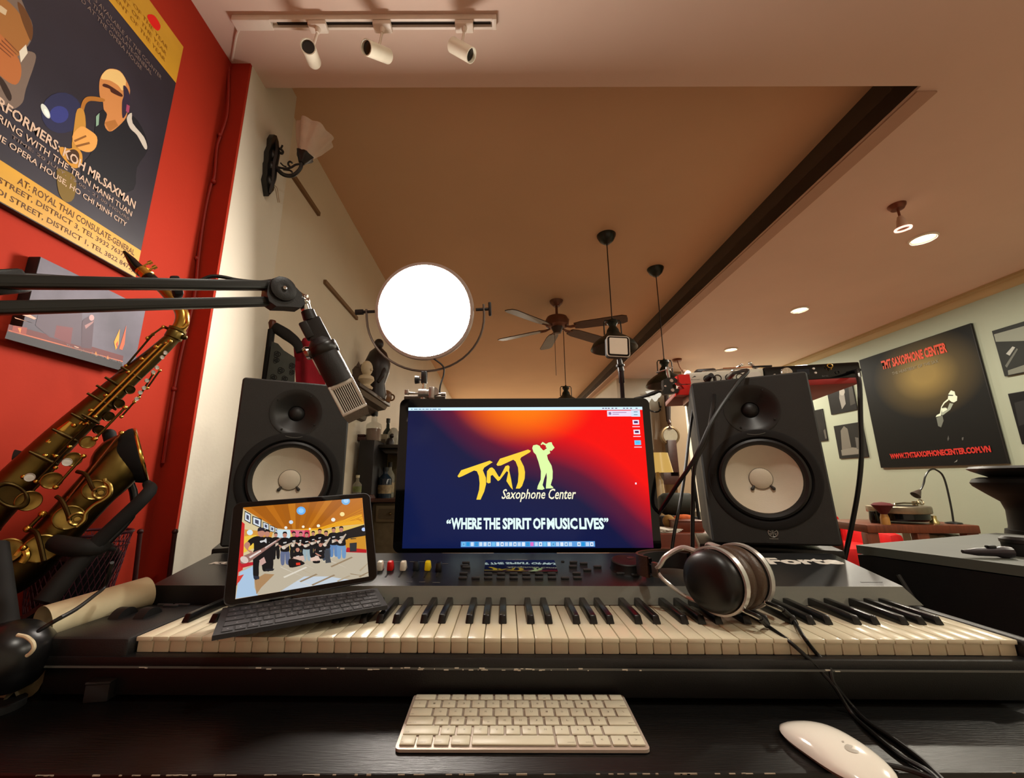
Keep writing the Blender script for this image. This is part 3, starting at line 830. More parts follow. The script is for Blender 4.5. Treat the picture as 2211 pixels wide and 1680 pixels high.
# people, back row to front
org = True
SK = (188, 130, 110)
def man(x, y, s, jeans=(28, 28, 32), skin=SK, low=1.0, shirt=(16, 15, 18)):
    # x, y = head centre, s = head height
    if low > .5:
        P([(x-s*.75, y+s*3.0), (x+s*.8, y+s*3.0), (x+s*.9, y+s*5.6*low), (x+s*.2, y+s*5.6*low), (x+.05*s, y+s*3.6), (x-s*.1, y+s*5.7*low), (x-s*.75, y+s*5.7*low)], jeans)
    P([(x-s*.4, y+s*.55), (x+s*.4, y+s*.55), (x+s*1.15, y+s*.95), (x+s*1.3, y+s*2.0), (x+s*.85, y+s*2.1), (x+s*.85, y+s*3.2), (x-s*.8, y+s*3.2), (x-s*.8, y+s*2.1), (x-s*1.25, y+s*2.0), (x-s*1.1, y+s*.95)], shirt)
    P(ell(x, y, s*.42, s*.56), skin); P([(x-s*.42, y-s*.1), (x-s*.3, y-s*.58), (x+s*.3, y-s*.6), (x+s*.43, y-s*.1), (x+s*.2, y-s*.3), (x-s*.2, y-s*.3)], (26, 22, 24))
    P([(x-s*.3, y+s*1.45), (x+s*.35, y+s*1.35), (x+s*.3, y+s*1.6), (x-s*.3, y+s*1.7)], (204, 200, 196))
    P([(x-s*1.25, y+s*2.0), (x-s*.95, y+s*2.0), (x-s*.2, y+s*2.4), (x+s*.2, y+s*2.6), (x, y+s*2.75), (x-s*.9, y+s*2.4)], skin)
def horn(x, y, L, a, c=(190, 170, 150)):
    dx, dy = math.cos(a)*L, -math.sin(a)*L; nx, ny = -math.sin(a)*L*.09, -math.cos(a)*L*.09
    P([(x+nx*2, y+ny*2), (x-nx*2, y-ny*2), (x+dx-nx*.6, y+dy-ny*.6), (x+dx+nx*.6, y+dy+ny*.6)], c)
    P(ell(x, y, L*.2, L*.16, a), (214, 200, 184))
for x, y, s, j in ((900, 630, 64, (20, 20, 22)), (1000, 630, 60, (20, 20, 22)), (1085, 640, 64, (150, 170, 176)), (1180, 620, 58, (24, 24, 28)), (1275, 590, 62, (24, 24, 28)), (1475, 570, 66, (96, 132, 178)), (1585, 560, 72, (110, 148, 190)), (640, 640, 60, (18, 18, 20)), (770, 640, 74, (96, 106, 136)), (1365, 620, 66, (60, 70, 86))):
    man(x, y, s, j)
    horn(x-20, y+s*2.5, s*2.0, .6+.3*math.sin(x))
man(515, 620, 92, (18, 17, 19))
for x, y, s in ((955, 850, 66), (1225, 860, 58), (1285, 780, 62)):
    man(x, y, s, low=.4)
P([(890, 960), (1040, 940), (1060, 1010), (900, 1010)], (206, 176, 160)); P([(1130, 980), (1250, 940), (1290, 1010), (1150, 1020)], (222, 190, 172))
P([(830, 990), (960, 1000), (1060, 1050), (980, 1090), (840, 1110)], (18, 16, 18)); P([(930, 1045), (990, 1040), (995, 1075), (935, 1080)], (222, 50, 30))
P([(1340, 860), (1400, 860), (1440, 1040), (1360, 1050)], (60, 64, 70))
P([(1705, 760), (1810, 750), (1805, 880), (1710, 885)], (44, 46, 50)); P([(1720, 690), (1800, 690), (1800, 700), (1720, 705)], (40, 40, 42))
# big player at the front left
P([(330, 840), (520, 840), (600, 980), (560, 1150), (500, 1150), (480, 960), (400, 1040), (390, 1260), (320, 1270), (310, 1040)], (18, 17, 20))
P([(320, 1230), (400, 1240), (400, 1280), (330, 1285)], (40, 44, 58)); P([(490, 1130), (620, 1130), (600, 1160), (480, 1170)], (30, 30, 36))
P([(380, 660), (500, 690), (560, 800), (520, 870), (340, 880), (320, 760), (270, 800), (230, 740), (300, 680)], (16, 15, 18))
P([(230, 740), (270, 780), (240, 850), (300, 880), (270, 900), (180, 800)], SK)
P(ell(430, 605, 52, 66), SK); P([(375, 590), (385, 545), (440, 535), (480, 560), (485, 600), (450, 580), (390, 590)], (40, 34, 44))
P([(410, 730), (470, 715), (500, 690), (505, 760), (470, 740), (425, 755)], (206, 204, 204))
P([(125, 1020), (180, 940), (420, 850), (690, 690), (700, 710), (440, 900), (260, 1030), (160, 1060)], (150, 110, 100))
P(ell(185, 1000, 62, 46, .5), (216, 196, 186)); P([(250, 960), (420, 860), (430, 880), (270, 980)], (230, 214, 206)); P([(480, 820), (640, 720), (648, 732), (490, 838)], (206, 184, 176))
P([(400, 1010), (470, 960), (500, 1040), (420, 1090)], (200, 160, 150))
obj('screen_picture', pic, None, tab)
# keyboard cover
base_px = [(458, 1373), (837, 1307), (815, 1258), (483, 1307)]
zb0, zb1 = .8485, .8505
cor = [PZ(458, 1373, zb0), PZ(837, 1307, zb1), MTb @ Vector((TW/2, .004, 0)), MTb @ Vector((-TW/2, .004, 0))]
ex = (cor[1]-cor[0]).normalized(); nrm = ex.cross(cor[3]-cor[0]).normalized(); ey = nrm.cross(ex)
MBs = Matrix(((ex.x, ey.x, nrm.x, cor[0].x), (ex.y, ey.y, nrm.y, cor[0].y), (ex.z, ey.z, nrm.z, cor[0].z), (0, 0, 0, 1)))
mi_ = MBs.inverted(); Q = [mi_ @ p for p in cor]
MBl = MTb.inverted() @ MBs
obj('keyboard_cover', MB().slab([(q.x, q.y) for q in Q], -.006, .0, I4), mat('dark_fabric', (40, 40, 42), .8, bump=.3, bscale=900), tab, MBl)
cover = [o for o in COL.objects if o.name.startswith('keyboard_cover')][-1]
def bil(u, v):
    a = Q[0].lerp(Q[1], u); d = Q[3].lerp(Q[2], u); return a.lerp(d, v)
M_TKEY = mat('fabric_key', (52, 52, 55), .75, bump=.2, bscale=900)
rowsT = [[1]*13+[1.0], [1.4]+[1]*12, [1.7]+[1]*11+[1.6], [2.2]+[1]*10+[2.1], [1, 1, 1, 1.2, 5, 1.2, 1, 1, 1, 1]]
for ri, rw in enumerate(rowsT):
    v0 = .9-ri*.178; v1 = v0-.135; tot = sum(rw); u = .035
    for wd in rw:
        du = .93*wd/tot
        q = [bil(u+.006, v1), bil(u+du-.006, v1), bil(u+du-.006, v0), bil(u+.006, v0)]
        kk = MB().slab([(p.x, p.y) for p in q], .0, .0011)
        o = obj('key', kk, M_TKEY, cover)
        c = (q[0]+q[2])/2
        obj('legend', MB().box((c.x, c.y, .0012), (.0022, .0018, .0002)), mat('legend_grey', (120, 120, 122), .6, var=0), cover)
        u += du

# ================================================================== monitor
ma, mb_, mc, md = PY(865, 862, 1.03), PY(1405, 858, 1.03), PY(845, 1195, 1.03), PY(1425, 1195, 1.03)
mx0, mx1 = (ma.x+mc.x)/2, (mb_.x+md.x)/2; mz0, mz1 = mc.z, (ma.z+mb_.z)/2
MM = T((mx0+mx1)/2, 1.03, mz0) @ RZ(-.004)
mon = thing('monitor', 'wide glossy black monitor glowing red and navy with a saxophone school desktop', 'monitor', MM)
MW, MH = mx1-mx0, mz1-mz0
obj('housing', MB().rplate((0, .022, MH/2), MW, MH, .04, .017, seg=7), mat('silver_shell', (120, 118, 116), .35, .6, var=.03), mon)
obj('front_glass', MB().rplate((0, .0005, MH/2), MW-.002, MH-.002, .003, .016, seg=7), mat('black_glass', (5, 5, 6), .08, var=0), mon)
def mp(x, y): return onplane(MM, x, y)
a, b_, c, d = mp(881, 880), mp(1385, 879), mp(1412, 1183), mp(870, 1184)
sx0, sx1, sz0, sz1 = (a[0]+d[0])/2, (b_[0]+c[0])/2, (c[1]+d[1])/2, (a[1]+b_[1])/2
# desktop wallpaper
m = bpy.data.materials.new('desktop_glow'); m.use_nodes = True
nt = m.node_tree; pb_ = nt.nodes['Principled BSDF']; pb_.inputs['Base Color'].default_value = (.004, .004, .004, 1); pb_.inputs['Roughness'].default_value = .2; pb_.inputs['Specular IOR Level'].default_value = .2
tc = nt.nodes.new('ShaderNodeTexCoord'); sp = nt.nodes.new('ShaderNodeSeparateXYZ'); nt.links.new(tc.outputs['Object'], sp.inputs[0])
def mth(op, a, b=None, c=None):
    n = nt.nodes.new('ShaderNodeMath'); n.operation = op
    for i, v in enumerate((a, b, c)):
        if v is None: continue
        if isinstance(v, (int, float)): n.inputs[i].default_value = v
        else: nt.links.new(v, n.inputs[i])
    return n.outputs[0]
o1 = mp(975, 890); o2 = mp(1400, 1130)
dx, dz = o2[0]-o1[0], o2[1]-o1[1]; L = math.hypot(dx, dz); nx, nz = -dz/L, dx/L
X, Z = sp.outputs[0], sp.outputs[2]
sd = mth('ADD', mth('MULTIPLY', mth('SUBTRACT', X, o1[0]), nx), mth('MULTIPLY', mth('SUBTRACT', Z, o1[1]), nz))
al = mth('ADD', mth('MULTIPLY', mth('SUBTRACT', X, o1[0]), dx/L), mth('MULTIPLY', mth('SUBTRACT', Z, o1[1]), dz/L))
wv = mth('MULTIPLY', mth('SINE', mth('MULTIPLY', al, 13.0)), .02)
sd = mth('ADD', sd, wv)
rp = nt.nodes.new('ShaderNodeValToRGB'); nt.links.new(mth('MULTIPLY_ADD', sd, 2.8, .4), rp.inputs[0])
er = rp.color_ramp.elements
for i, (p, cl) in enumerate(((0, (14, 26, 72)), (.24, (20, 24, 64)), (.40, (92, 18, 52)), (.52, (190, 8, 30)), (.64, (250, 6, 8)), (1, (255, 0, 0)))):
    e = er[i] if i < 2 else er.new(p); e.position = p; e.color = rgb(*cl)
oc = mp(1130, 872); od = mp(1290, 965)
gx = mth('DIVIDE', mth('SUBTRACT', X, oc[0]), abs(od[0]-oc[0])); gz = mth('DIVIDE', mth('SUBTRACT', Z, oc[1]), abs(od[1]-oc[1]))
r2 = mth('SQRT', mth('ADD', mth('MULTIPLY', gx, gx), mth('MULTIPLY', gz, gz)))
mr = nt.nodes.new('ShaderNodeMapRange'); mr.interpolation_type = 'SMOOTHSTEP'; nt.links.new(r2, mr.inputs[0])
mr.inputs[1].default_value = .1; mr.inputs[2].default_value = 1.05; mr.inputs[3].default_value = .95; mr.inputs[4].default_value = 0
mx = nt.nodes.new('ShaderNodeMix'); mx.data_type = 'RGBA'; nt.links.new(mr.outputs[0], mx.inputs[0]); nt.links.new(rp.outputs[0], mx.inputs[6]); mx.inputs[7].default_value = rgb(255, 128, 12)
nt.links.new(mx.outputs[2], pb_.inputs['Emission Color']); pb_.inputs['Emission Strength'].default_value = 1.0
obj('screen', MB().poly([(sx0, sz0), (sx1, sz0), (sx1, sz1), (sx0, sz1)], y=-.0013), m, mon)
def mpoly(pts, y=-.0016): return [mp(*p) for p in pts], y
def zz(pts): return [(960+x/5.025, 930+y/5.026) for x, y in pts]
pr = MB()
YEL = emit(255, 214, 62)
T1 = [(140, 495), (180, 430), (490, 325), (522, 342), (430, 400), (415, 430), (448, 510), (450, 580), (430, 660), (390, 748), (345, 748), (375, 640), (380, 570), (372, 490), (350, 440), (320, 432), (190, 495), (155, 508)]
T2 = [(562, 368), (600, 305), (905, 205), (935, 218), (925, 235), (830, 290), (820, 310), (860, 390), (872, 450), (868, 520), (840, 600), (815, 628), (772, 628), (795, 560), (802, 470), (796, 400), (770, 335), (745, 315), (610, 378), (575, 382)]
M1 = [(455, 560), (460, 440), (490, 405), (515, 398), (540, 420), (588, 500), (600, 500), (660, 385), (690, 375), (705, 390), (700, 430), (720, 520), (740, 640), (715, 615), (670, 545), (690, 450), (672, 440), (600, 535), (580, 548), (520, 480), (500, 490), (498, 565), (475, 572)]
for p in (T1, T2, M1):
    q, y = mpoly(zz(p)); obj('logo_letter', MB().poly(q, y, m=YEL), None, mon)
PAL = emit(226, 255, 170)
body = [(950, 190), (960, 160), (1000, 152), (1030, 165), (1040, 185), (1075, 215), (1110, 190), (1090, 175), (1040, 150), (1062, 122), (1100, 145), (1130, 128), (1160, 126), (1168, 150), (1192, 185), (1160, 220), (1140, 215), (1145, 245), (1110, 265), (1120, 310), (1160, 380), (1172, 440), (1170, 520), (1150, 590), (1180, 615), (1170, 625), (1098, 628), (1100, 590), (1108, 510), (1104, 455), (1080, 520), (1062, 590), (1084, 630), (1060, 642), (1003, 636), (1010, 600), (1042, 530), (1044, 440), (1018, 340), (990, 260), (965, 235)]
q, y = mpoly(zz(body)); pr.poly(q, y, m=PAL)
q, y = mpoly(zz([(1036, 180), (1062, 145), (1100, 165), (1095, 180), (1050, 195)]), -.0018); pr.poly(q, y, m=emit(196, 20, 24))
q, y = mpoly(zz([(1055, 203), (1095, 185), (1075, 216)]), -.0018); pr.poly(q, y, m=emit(196, 20, 24))
obj('logo_player', pr, None, mon)
q0, q1 = mp(1083, 1077), mp(1243, 1055)
text('Saxophone', emit(255, 248, 214), mon, q0[0], mp(1083, 1084)[1], mp(1177, 1060)[0], mp(1130, 1056)[1], y=-.0018, bold=.012, shear=.3, name='screen_lettering')
text('Center', emit(255, 248, 214), mon, mp(1184, 1060)[0], mp(1190, 1078)[1], q1[0], mp(1190, 1055)[1], y=-.0018, bold=.012, shear=.3, name='screen_lettering')
WHT = emit(226, 250, 246, 1.05)
words_ = [('\u201c', 964, 974, 1121, 1131), ('WHERE', 974, 1040, 1118, 1143), ('THE', 1044, 1080, 1118, 1143), ('SPIRIT', 1085, 1147, 1118, 1143), ('OF', 1151, 1177, 1118, 1143), ('MUSIC', 1181, 1246, 1118, 1143), ('LIVES', 1251, 1303, 1118, 1143), ('\u201d', 1304, 1313, 1118, 1128)]
for s_, xa, xb, ya, yb in words_:
    A_, B_ = mp(xa, yb), mp(xb, ya)
    text(s_, WHT, mon, A_[0], A_[1], B_[0], B_[1], y=-.0018, bold=.042, name='screen_lettering')
# menu bar, notification, icons, dock
pr = MB()
z_ = mp(1130, 886)[1]; pr.poly([(sx0, z_), (sx1, z_), (sx1, sz1), (sx0, sz1)], -.0015, m=emit(206, 236, 255, 1.1))
def rect(xa, ya, xb, yb, c, y=-.0017, s=1.0):
    A_, B_ = mp(xa, yb), mp(xb, ya); pr.poly([(A_[0], A_[1]), (B_[0], A_[1]), (B_[0], B_[1]), (A_[0], B_[1])], y, m=emit(*c, s))
for x, w in ((888, 3), (894, 8), (904, 6), (912, 5), (919, 7), (928, 4), (934, 9), (946, 6)): rect(x, 883, x+w, 884.6, (90, 120, 150))
for x in (1300, 1306, 1312, 1320, 1328, 1345, 1352, 1360, 1372): rect(x, 881, x+4, 883, (120, 90, 110))
obj('menu_bar', pr, None, mon); pr = MB()
rect(1311, 887, 1362, 899.5, (240, 222, 246)); rect(1363, 886, 1381, 900, (214, 230, 250)); rect(1322, 890, 1352, 891.5, (170, 130, 180), -.0019); rect(1322, 894, 1336, 895.5, (170, 130, 180), -.0019)
rect(1314, 890, 1319, 896, (150, 120, 160), -.0019); rect(1368, 889, 1376, 890.5, (90, 130, 160), -.0019); rect(1368, 895, 1376, 896.5, (90, 130, 160), -.0019)
obj('notification', pr, None, mon)
for x, y, c in ((1366, 907, (240, 226, 246)), (1368, 928, (244, 230, 240)), (1370, 951, (110, 206, 250))):
    pr = MB(); rect(x, y, x+13, y+10, c); rect(x+2.5, y+2.5, x+10.5, y+7, (80, 30, 90) if c[2] != 250 else (80, 190, 246), -.0019); rect(x-1, y+13.5, x+15, y+15.5, (255, 200, 220)); obj('desktop_icon', pr, None, mon)
pr = MB(); rect(1371, 1042, 1374, 1046, (250, 230, 250)); obj('pointer', pr, None, mon); pr = MB()
rect(995, 1168.5, 1284, 1181, (96, 160, 226))
random.seed(5)
for i in range(31):
    x = 998+9.2*i
    if i in (26,): continue
    c = [(226, 236, 250), (190, 214, 244), (40, 150, 220), (236, 240, 250), (120, 196, 240), (206, 226, 246)][random.randrange(6)]
    if i == 16: c = (226, 110, 200)
    rect(x, 1170.5, x+6.6, 1179, c, -.0019)
    if i % 3 == 0: rect(x+2, 1173, x+4.8, 1177, (90, 140, 190), -.0021)
obj('dock', pr, None, mon)
b = MB(); b.box((0, .075, .02), (.16, .012, .26), bev=.003); b.box((0, .06, .12), (.09, .05, .09), bev=.004)
obj('stand_neck', b, mat('silver_shell', (120, 118, 116)), mon)
obj('stand_foot', MB().box((0, .07, -mz0+ZD+.004), (.2, .17, .008), bev=.003), mat('silver_shell', (120, 118, 116)), mon)

# ================================================================== studio speakers
M_SPK = mat('speaker_black', (40, 41, 40), .62, bump=.35, bscale=900, var=.06)
M_CONE = mat('white_cone', (214, 206, 186), .55, bump=.1, bscale=300, var=.03)
def speaker(M, lab):
    t = thing('studio_speaker', lab, 'speaker', M, 'pair of studio speakers')
    W_, H_, D_ = .25, .39, .334
    b = MB(); b.box((0, D_/2+.03, H_/2), (W_, D_-.06, H_), bev=.004)
    o_, c_ = .006, .0
    ring_ = rrect(W_, H_, .008, 4); rin = rrect(W_-.008, H_-.008, .006, 4); n_ = len(ring_)
    b.add([(x, .06, z+H_/2) for x, z in ring_]+[(x, .004, z+H_/2) for x, z in ring_]+[(x, 0, z+H_/2) for x, z in rin], [(i, (i+1) % n_, n_+(i+1) % n_, n_+i) for i in range(n_)]+[(n_+i, n_+(i+1) % n_, 2*n_+(i+1) % n_, 2*n_+i) for i in range(n_)])
    hw = W_/2-.004
    def patch(z0, z1, cz, r):
        angs = sorted(set([2*math.pi*i/64 for i in range(64)]+[math.atan2(zz__-cz, xx__) % (2*math.pi) for xx__ in (-hw, hw) for zz__ in (z0, z1)]))
        inn, out, bk_ = [], [], []
        for a in angs:
            c, s = math.cos(a), math.sin(a)
            k = min(hw/abs(c) if abs(c) > 1e-9 else 9, ((z1-cz) if s > 0 else (cz-z0))/abs(s) if abs(s) > 1e-9 else 9)
            inn.append((r*c, 0, cz+r*s)); out.append((k*c, 0, cz+k*s)); bk_.append((r*c, .058, cz+r*s))
        m_ = len(angs)
        b.add(inn+out+bk_, [(i, (i+1) % m_, m_+(i+1) % m_, m_+i) for i in range(m_)]+[(i, (i+1) % m_, 2*m_+(i+1) % m_, 2*m_+i) for i in range(m_)])
    patch(.004, .2505, .146, .1); patch(.2505, H_-.004, .311, .0595)
    obj('cabinet', b, M_SPK, t)
    F = RX(math.pi/2)            # lathe z -> -y (out of the front)
    wz, tz = .146, .311
    # woofer trim ring
    c = T(0, 0, wz) @ F
    obj('woofer_frame', MB().lathe([(.1145, -.001), (.1145, .0015), (.111, .003), (.098, .002), (.093, -.006), (.093, -.02), (.1, -.022)], 64, c), M_BLACKMATTE, t)
    obj('surround', MB().lathe([(.0935, -.006), (.092, .001), (.087, .0035), (.081, .001), (.078, -.006)], 56, c), mat('surround_rubber', (24, 24, 24), .45, var=.05), t)
    cone = obj('cone', MB().lathe([(.0785, -.006), (.06, -.017), (.04, -.027), (.024, -.033)], 56, c), M_CONE, t)
    obj('dust_cap', MB().lathe([(.0246, -.0325), (.0236, -.0285), (.018, -.0252), (.009, -.0235), (0, -.023)], 32, c), M_CONE, cone)
    obj('cap_ring', MB().torus((0, 0, -.0322), .0248, .0007, c, n=40, k=6), mat('cap_shadow', (96, 90, 80), .6), cone)
    b = MB()
    for s in (-1, 1):
        b.tube([(s*.0165, -.0165, -.029), (s*.022, -.024, -.026), (s*.0235, -.026, -.0265)], [.0022, .0042, .003], 8, M=c)
    obj('lead_tab', b, mat('tab_black', (52, 48, 42), .6), cone)
    c2 = T(0, 0, tz) @ F
    obj('horn', MB().lathe([(.0605, -.001), (.0605, .001), (.058, .0012), (.045, -.005), (.03, -.014), (.0195, -.02), (.019, -.024)], 56, c2), mat('horn_black', (26, 26, 26), .4, var=.05), t)
    obj('tweeter_dome', MB().lathe([(.019, -.023), (.015, -.017), (.008, -.013), (0, -.0115)], 32, c2), mat('dome_black', (24, 24, 24), .5, var=.05), t)
    b = MB()
    pts = [(.056*math.cos(a), -.0006, tz-.006+.056*math.sin(a)*1.0) for a in [math.radians(-110+40*i/10) for i in range(11)]]
    b.tube([(p[0], -.002, p[2]-.001) for p in pts], .0011, 6)
    obj('trim_lip', b, mat('grey_lip', (92, 94, 90)), t)
    b = MB()
    for k in range(4):
        a = math.pi/4+k*math.pi/2+.2
        b.lathe([(0, .0022), (.0028, .002), (.0034, 0)], 12, T(.105*math.cos(a), 0, wz+.105*math.sin(a)) @ F)
        b.lathe([(0, .0012), (.0018, .001), (.0024, 0)], 12, T(.052*math.cos(a), -.0005, tz+.052*math.sin(a)) @ F)
    obj('screw', b, M_BLACKMETAL, t)
    # three crossed tuning forks in a ring
    c3 = T(0, 0, .026) @ F
    b = MB(); b.torus((0, 0, .0006), .0092, .0011, c3, n=32, k=6)
    for k in range(3):
        R_ = c3 @ RZ(2*math.pi*k/3)
        b.box((0, .003, .0007), (.0011, .006, .001), M=R_); b.box((0, .0058, .0007), (.0042, .001, .001), M=R_)
        for s in (-1, 1): b.box((s*.0018, .0036+.0036-.001, .0007), (.0008, .0034, .001), M=R_)
        b.box((0, -.005, .0007), (.0011, .006, .001), M=R_)
    obj('emblem', b, mat('emblem_silver', (150, 150, 146), .3, .6), t)
    text('YAMAHA', mat('emblem_silver', (150, 150, 146)), t, -.009, .0122, .009, .0146, y=-.0006, bold=.02, name='maker_lettering')
    obj('rubber_pad', MB().box((0, .2, -.006), (.21, .22, .0118), bev=.002), M_RUBBER, t)
    return t
speaker(T(-.5056, 1.0145, .8972) @ RZ(.45), 'black studio speaker with white cone beside the white pier, partly behind the tablet')
speaker(T(.6213, .9735, .897) @ RZ(-.391) @ RY(-.0262), 'black studio speaker with white cone under the red board, behind the headphones')

# ================================================================== board and audio interfaces on the speaker
ia = PZ(1484, 834, 1.305); ib = PZ(1858, 815, 1.305)
yaw = math.atan2(ib.y-ia.y, ib.x-ia.x)
BL = math.hypot(ib.x-ia.x, ib.y-ia.y)
MI = T(ia.x, ia.y, 1.305) @ RZ(yaw)
t = thing('red_board', 'dark red painted board lying on the top of the speaker under the audio interfaces', 'board', MI)
obj('plank', MB().box((BL*.5-.014, .12, -.008), (BL+.02, .25, .016), bev=.002), mat('red_board_paint', (150, 26, 22), .45, var=.08), t)
obj('batten', MB().box((.02, .06, -.028), (.03, .1, .024), bev=.002), M_WOODRED, t)
w1 = BL*.47
ant = thing('audio_interface', 'white audio interface with black round sockets and a running-deer emblem on the red board', 'audio interface', MI @ T(0, 0, 0))
hI = .040
obj('case', MB().box((w1/2, .08, hI/2), (w1, .16, hI), bev=.003), mat('interface_white', (214, 212, 196), .4, var=.02), ant)
def sock(parent, x, z, r=.0095):
    F = T(x, 0, z) @ RX(math.pi/2)
    s_ = obj('socket', MB().lathe([(r, 0), (r, .0016), (r*.82, .0016), (r*.8, -.002), (0, -.002)], 24, F), M_BLACKPL, parent)
    b = MB()
    for k in range(3): b.cyl((.35*r*math.cos(2.1*k), .35*r*math.sin(2.1*k), -.0018), (.35*r*math.cos(2.1*k), .35*r*math.sin(2.1*k), -.0008), r*.12, n=8, M=F)
    obj('contact', b, M_STEEL, s_)
for x in (.055, .082, .112, .14): sock(ant, x, .019, .0105)
obj('display_slot', MB().rplate((w1-.024, -.0004, .02), .034, .022, .0012, .008), mat('interface_panel', (228, 224, 214), .25), ant)
b = MB(); b.poly([(.014, .0225), (.018, .027), (.0215, .0285), (.021, .0305), (.0235, .029), (.0262, .0275), (.024, .026), (.022, .0262), (.0185, .0255)], -.0004)
obj('deer_emblem', b, mat('print_dark', (40, 40, 40), .5, var=0), ant)
text('Antelope', mat('print_dark', (40, 40, 40)), ant, .011, .0165, .036, .020, y=-.0004, name='maker_lettering')
rm = thing('audio_interface', 'black audio interface with a silver dial on the red board', 'audio interface', MI @ T(w1+.002, -.004, 0))
w2 = BL-w1
hR = .0425
obj('case', MB().box((w2/2, .08, hR/2), (w2, .16, hR), bev=.003), M_BLACKGLOSS, rm)
Fd = T(.05, 0, .022) @ RX(math.pi/2)
dial = obj('dial', MB().lathe([(0, .011), (.0125, .011), (.0138, .0095), (.0145, 0)], 32, Fd), mat('dial_silver', (206, 196, 180), .25, .9), rm)
b = MB()
for k in range(5): b.box((0, .0065, .0113), (.0009, .011, .0006), M=Fd @ RZ(k*2*math.pi/5))
obj('dial_line', b, mat('dial_line', (250, 240, 220), .3), dial)
for x, z in ((.022, .018), (.118, .030), (.121, .018)): obj('button', MB().cyl((x, 0, z), (x, -.003, z), .0032, .0028, n=14), mat('pale_button', (226, 222, 212), .35), rm)
obj('screen', MB().box((.092, -.0004, .022), (.03, .0012, .016)), mat('dark_screen', (26, 32, 44), .1, var=0), rm)
for x, z in ((.172, .016), (.155, .033)): sock(rm, x, z, .005)
b = MB(); b.torus((0, 0, 0), .006, .0011, T(.155, -.006, .034) @ RX(1.3), n=20, k=6); b.tube([(.158, -.006, .029), (.156, -.006, .023)], .0009, 6)
one('key_ring', b, M_GOLD, 'small brass ring hanging at the front of the black audio interface', 'ring', MI @ T(w1+.002, -.004, 0))
text('RME', mat('grey_print', (150, 150, 146)), rm, .135, .006, .15, .010, y=-.0004, name='maker_lettering')
# tools lying on the interfaces
def onI(u, v, w): return MI @ Vector((u, v, w))
tools = [('tweezers', 'steel tweezers with copper glint lying across the white audio interface', 'tweezers', [((.055, .01, .044), (.165, .03, .049)), ((.057, .014, .0445), (.17, .034, .055))], M_STEEL),
         ('screwdriver', 'thin copper coloured screwdriver lying across the join of the two interfaces', 'screwdriver', [((.1, .0, .047), (.235, .03, .053))], mat('copper_metal', (190, 120, 84), .3, .9)),
         ('reed_tool', 'pair of pale wooden reed sticks lying on the black audio interface', 'stick', [((.2, .02, .0475), (.27, .05, .0505)), ((.225, .025, .0475), (.31, .06, .0515))], mat('pale_wood', (206, 176, 120), .5, var=.15))]
for nm, lab, cat, segs, mt in tools:
    t = thing(nm, lab, cat, MI)
    if nm == 'screwdriver':
        p, q = Vector(segs[0][0]), Vector(segs[0][1])
        obj('shaft', MB().cyl(p, p.lerp(q, .62), .0016), mt, t)
        obj('handle', MB().cyl(p.lerp(q, .6), q, .0032, .0028, n=8), mat('handle_black', (30, 24, 24), .4), t)
    else:
        for p, q in segs: obj('prong' if nm == 'tweezers' else 'stick', MB().tube([p, Vector(p).lerp(Vector(q), .5)+Vector((0, 0, .001)), q], [.0011, .0024, .0014], 6, flatten=.6), mt, t)
t = thing('small_clamp', 'small steel thumb clamp standing up behind the tools on the interfaces', 'clamp', MI)
b = MB(); b.tube([(.13, .05, .045), (.155, .05, .062), (.162, .05, .066)], [.003, .004, .003], 8); b.ball((.165, .05, .067), .0045)
obj('lever', b, M_CHROME, t)
b = MB(); b.tube([(.205, .05, .047), (.195, .05, .06), (.19, .05, .067)], [.006, .005, .004], 8); b.ball((.188, .05, .069), .0055); obj('jaw', b, M_STEEL, t)
b = MB(); b.box((.075, .1, .055), (.06, .05, .03), bev=.008)
t = thing('cable_adapter', 'dark two-socket adapter behind the top edge of the white audio interface', 'adapter', MI)
obj('shell', b, mat('dark_brown_plastic', (44, 34, 30), .4), t)
for x in (.067, .083): obj('plug_hole', MB().lathe([(0, .002), (.0055, .002), (.0068, 0)], 16, T(x, .075, .055) @ RX(math.pi/2)), mat('pale_socket', (150, 130, 116), .4), t)

# grip clamp with red pad holding the small light
cY = ia.y+.01
def Cc(x, y): return PY(x, y, cY)
c0 = Cc(1447, 832)
t = thing('grip_clamp', 'black grip clamp with red rubber pads biting the edge of the red board', 'clamp', T(*c0))
def zc(pts): return [Cc(1400+x/13.82, 740+y/13.82)-c0 for x, y in pts]
b = MB(); pl = zc([(420, 1120), (560, 1060), (760, 1060), (830, 1130), (820, 1200), (700, 1240), (680, 1330), (760, 1390), (1030, 1390), (900, 1490), (700, 1540), (450, 1560), (390, 1470), (430, 1380), (410, 1250)])
b.prism([(p.x, p.z) for p in pl], -.008, .008)
obj('jaw_plate', b, M_BLACKMETAL, t)
for x, y, r_ in ((652, 1155, .0055), (683, 1440, .0055), (473, 1318, .003)):
    q = zc([(x, y)])[0]; obj('rivet', MB().lathe([(0, .0105), (r_*.8, .0105), (r_, .009), (r_, 0)], 20, T(q.x, 0, q.z) @ RX(math.pi/2)), mat('rivet_pale', (200, 176, 164), .35, .4), t)
for pts in ([(830, 1000), (900, 990), (1150, 985), (1200, 1260), (920, 1270), (850, 1220)], [(920, 1300), (1210, 1290), (1130, 1590), (830, 1590), (880, 1450), (1000, 1400)]):
    pl = zc(pts); obj('rubber_pad', MB().prism([(p.x, p.z) for p in pl], -.016, .012), mat('red_rubber', (214, 24, 18), .35, var=.05), t)
b = MB(); q = zc([(555, 730), (590, 930), (620, 1065)]); b.tube(q, [.0045, .0055, .0035], 12)
obj('screw_stem', b, M_CHROME, t)
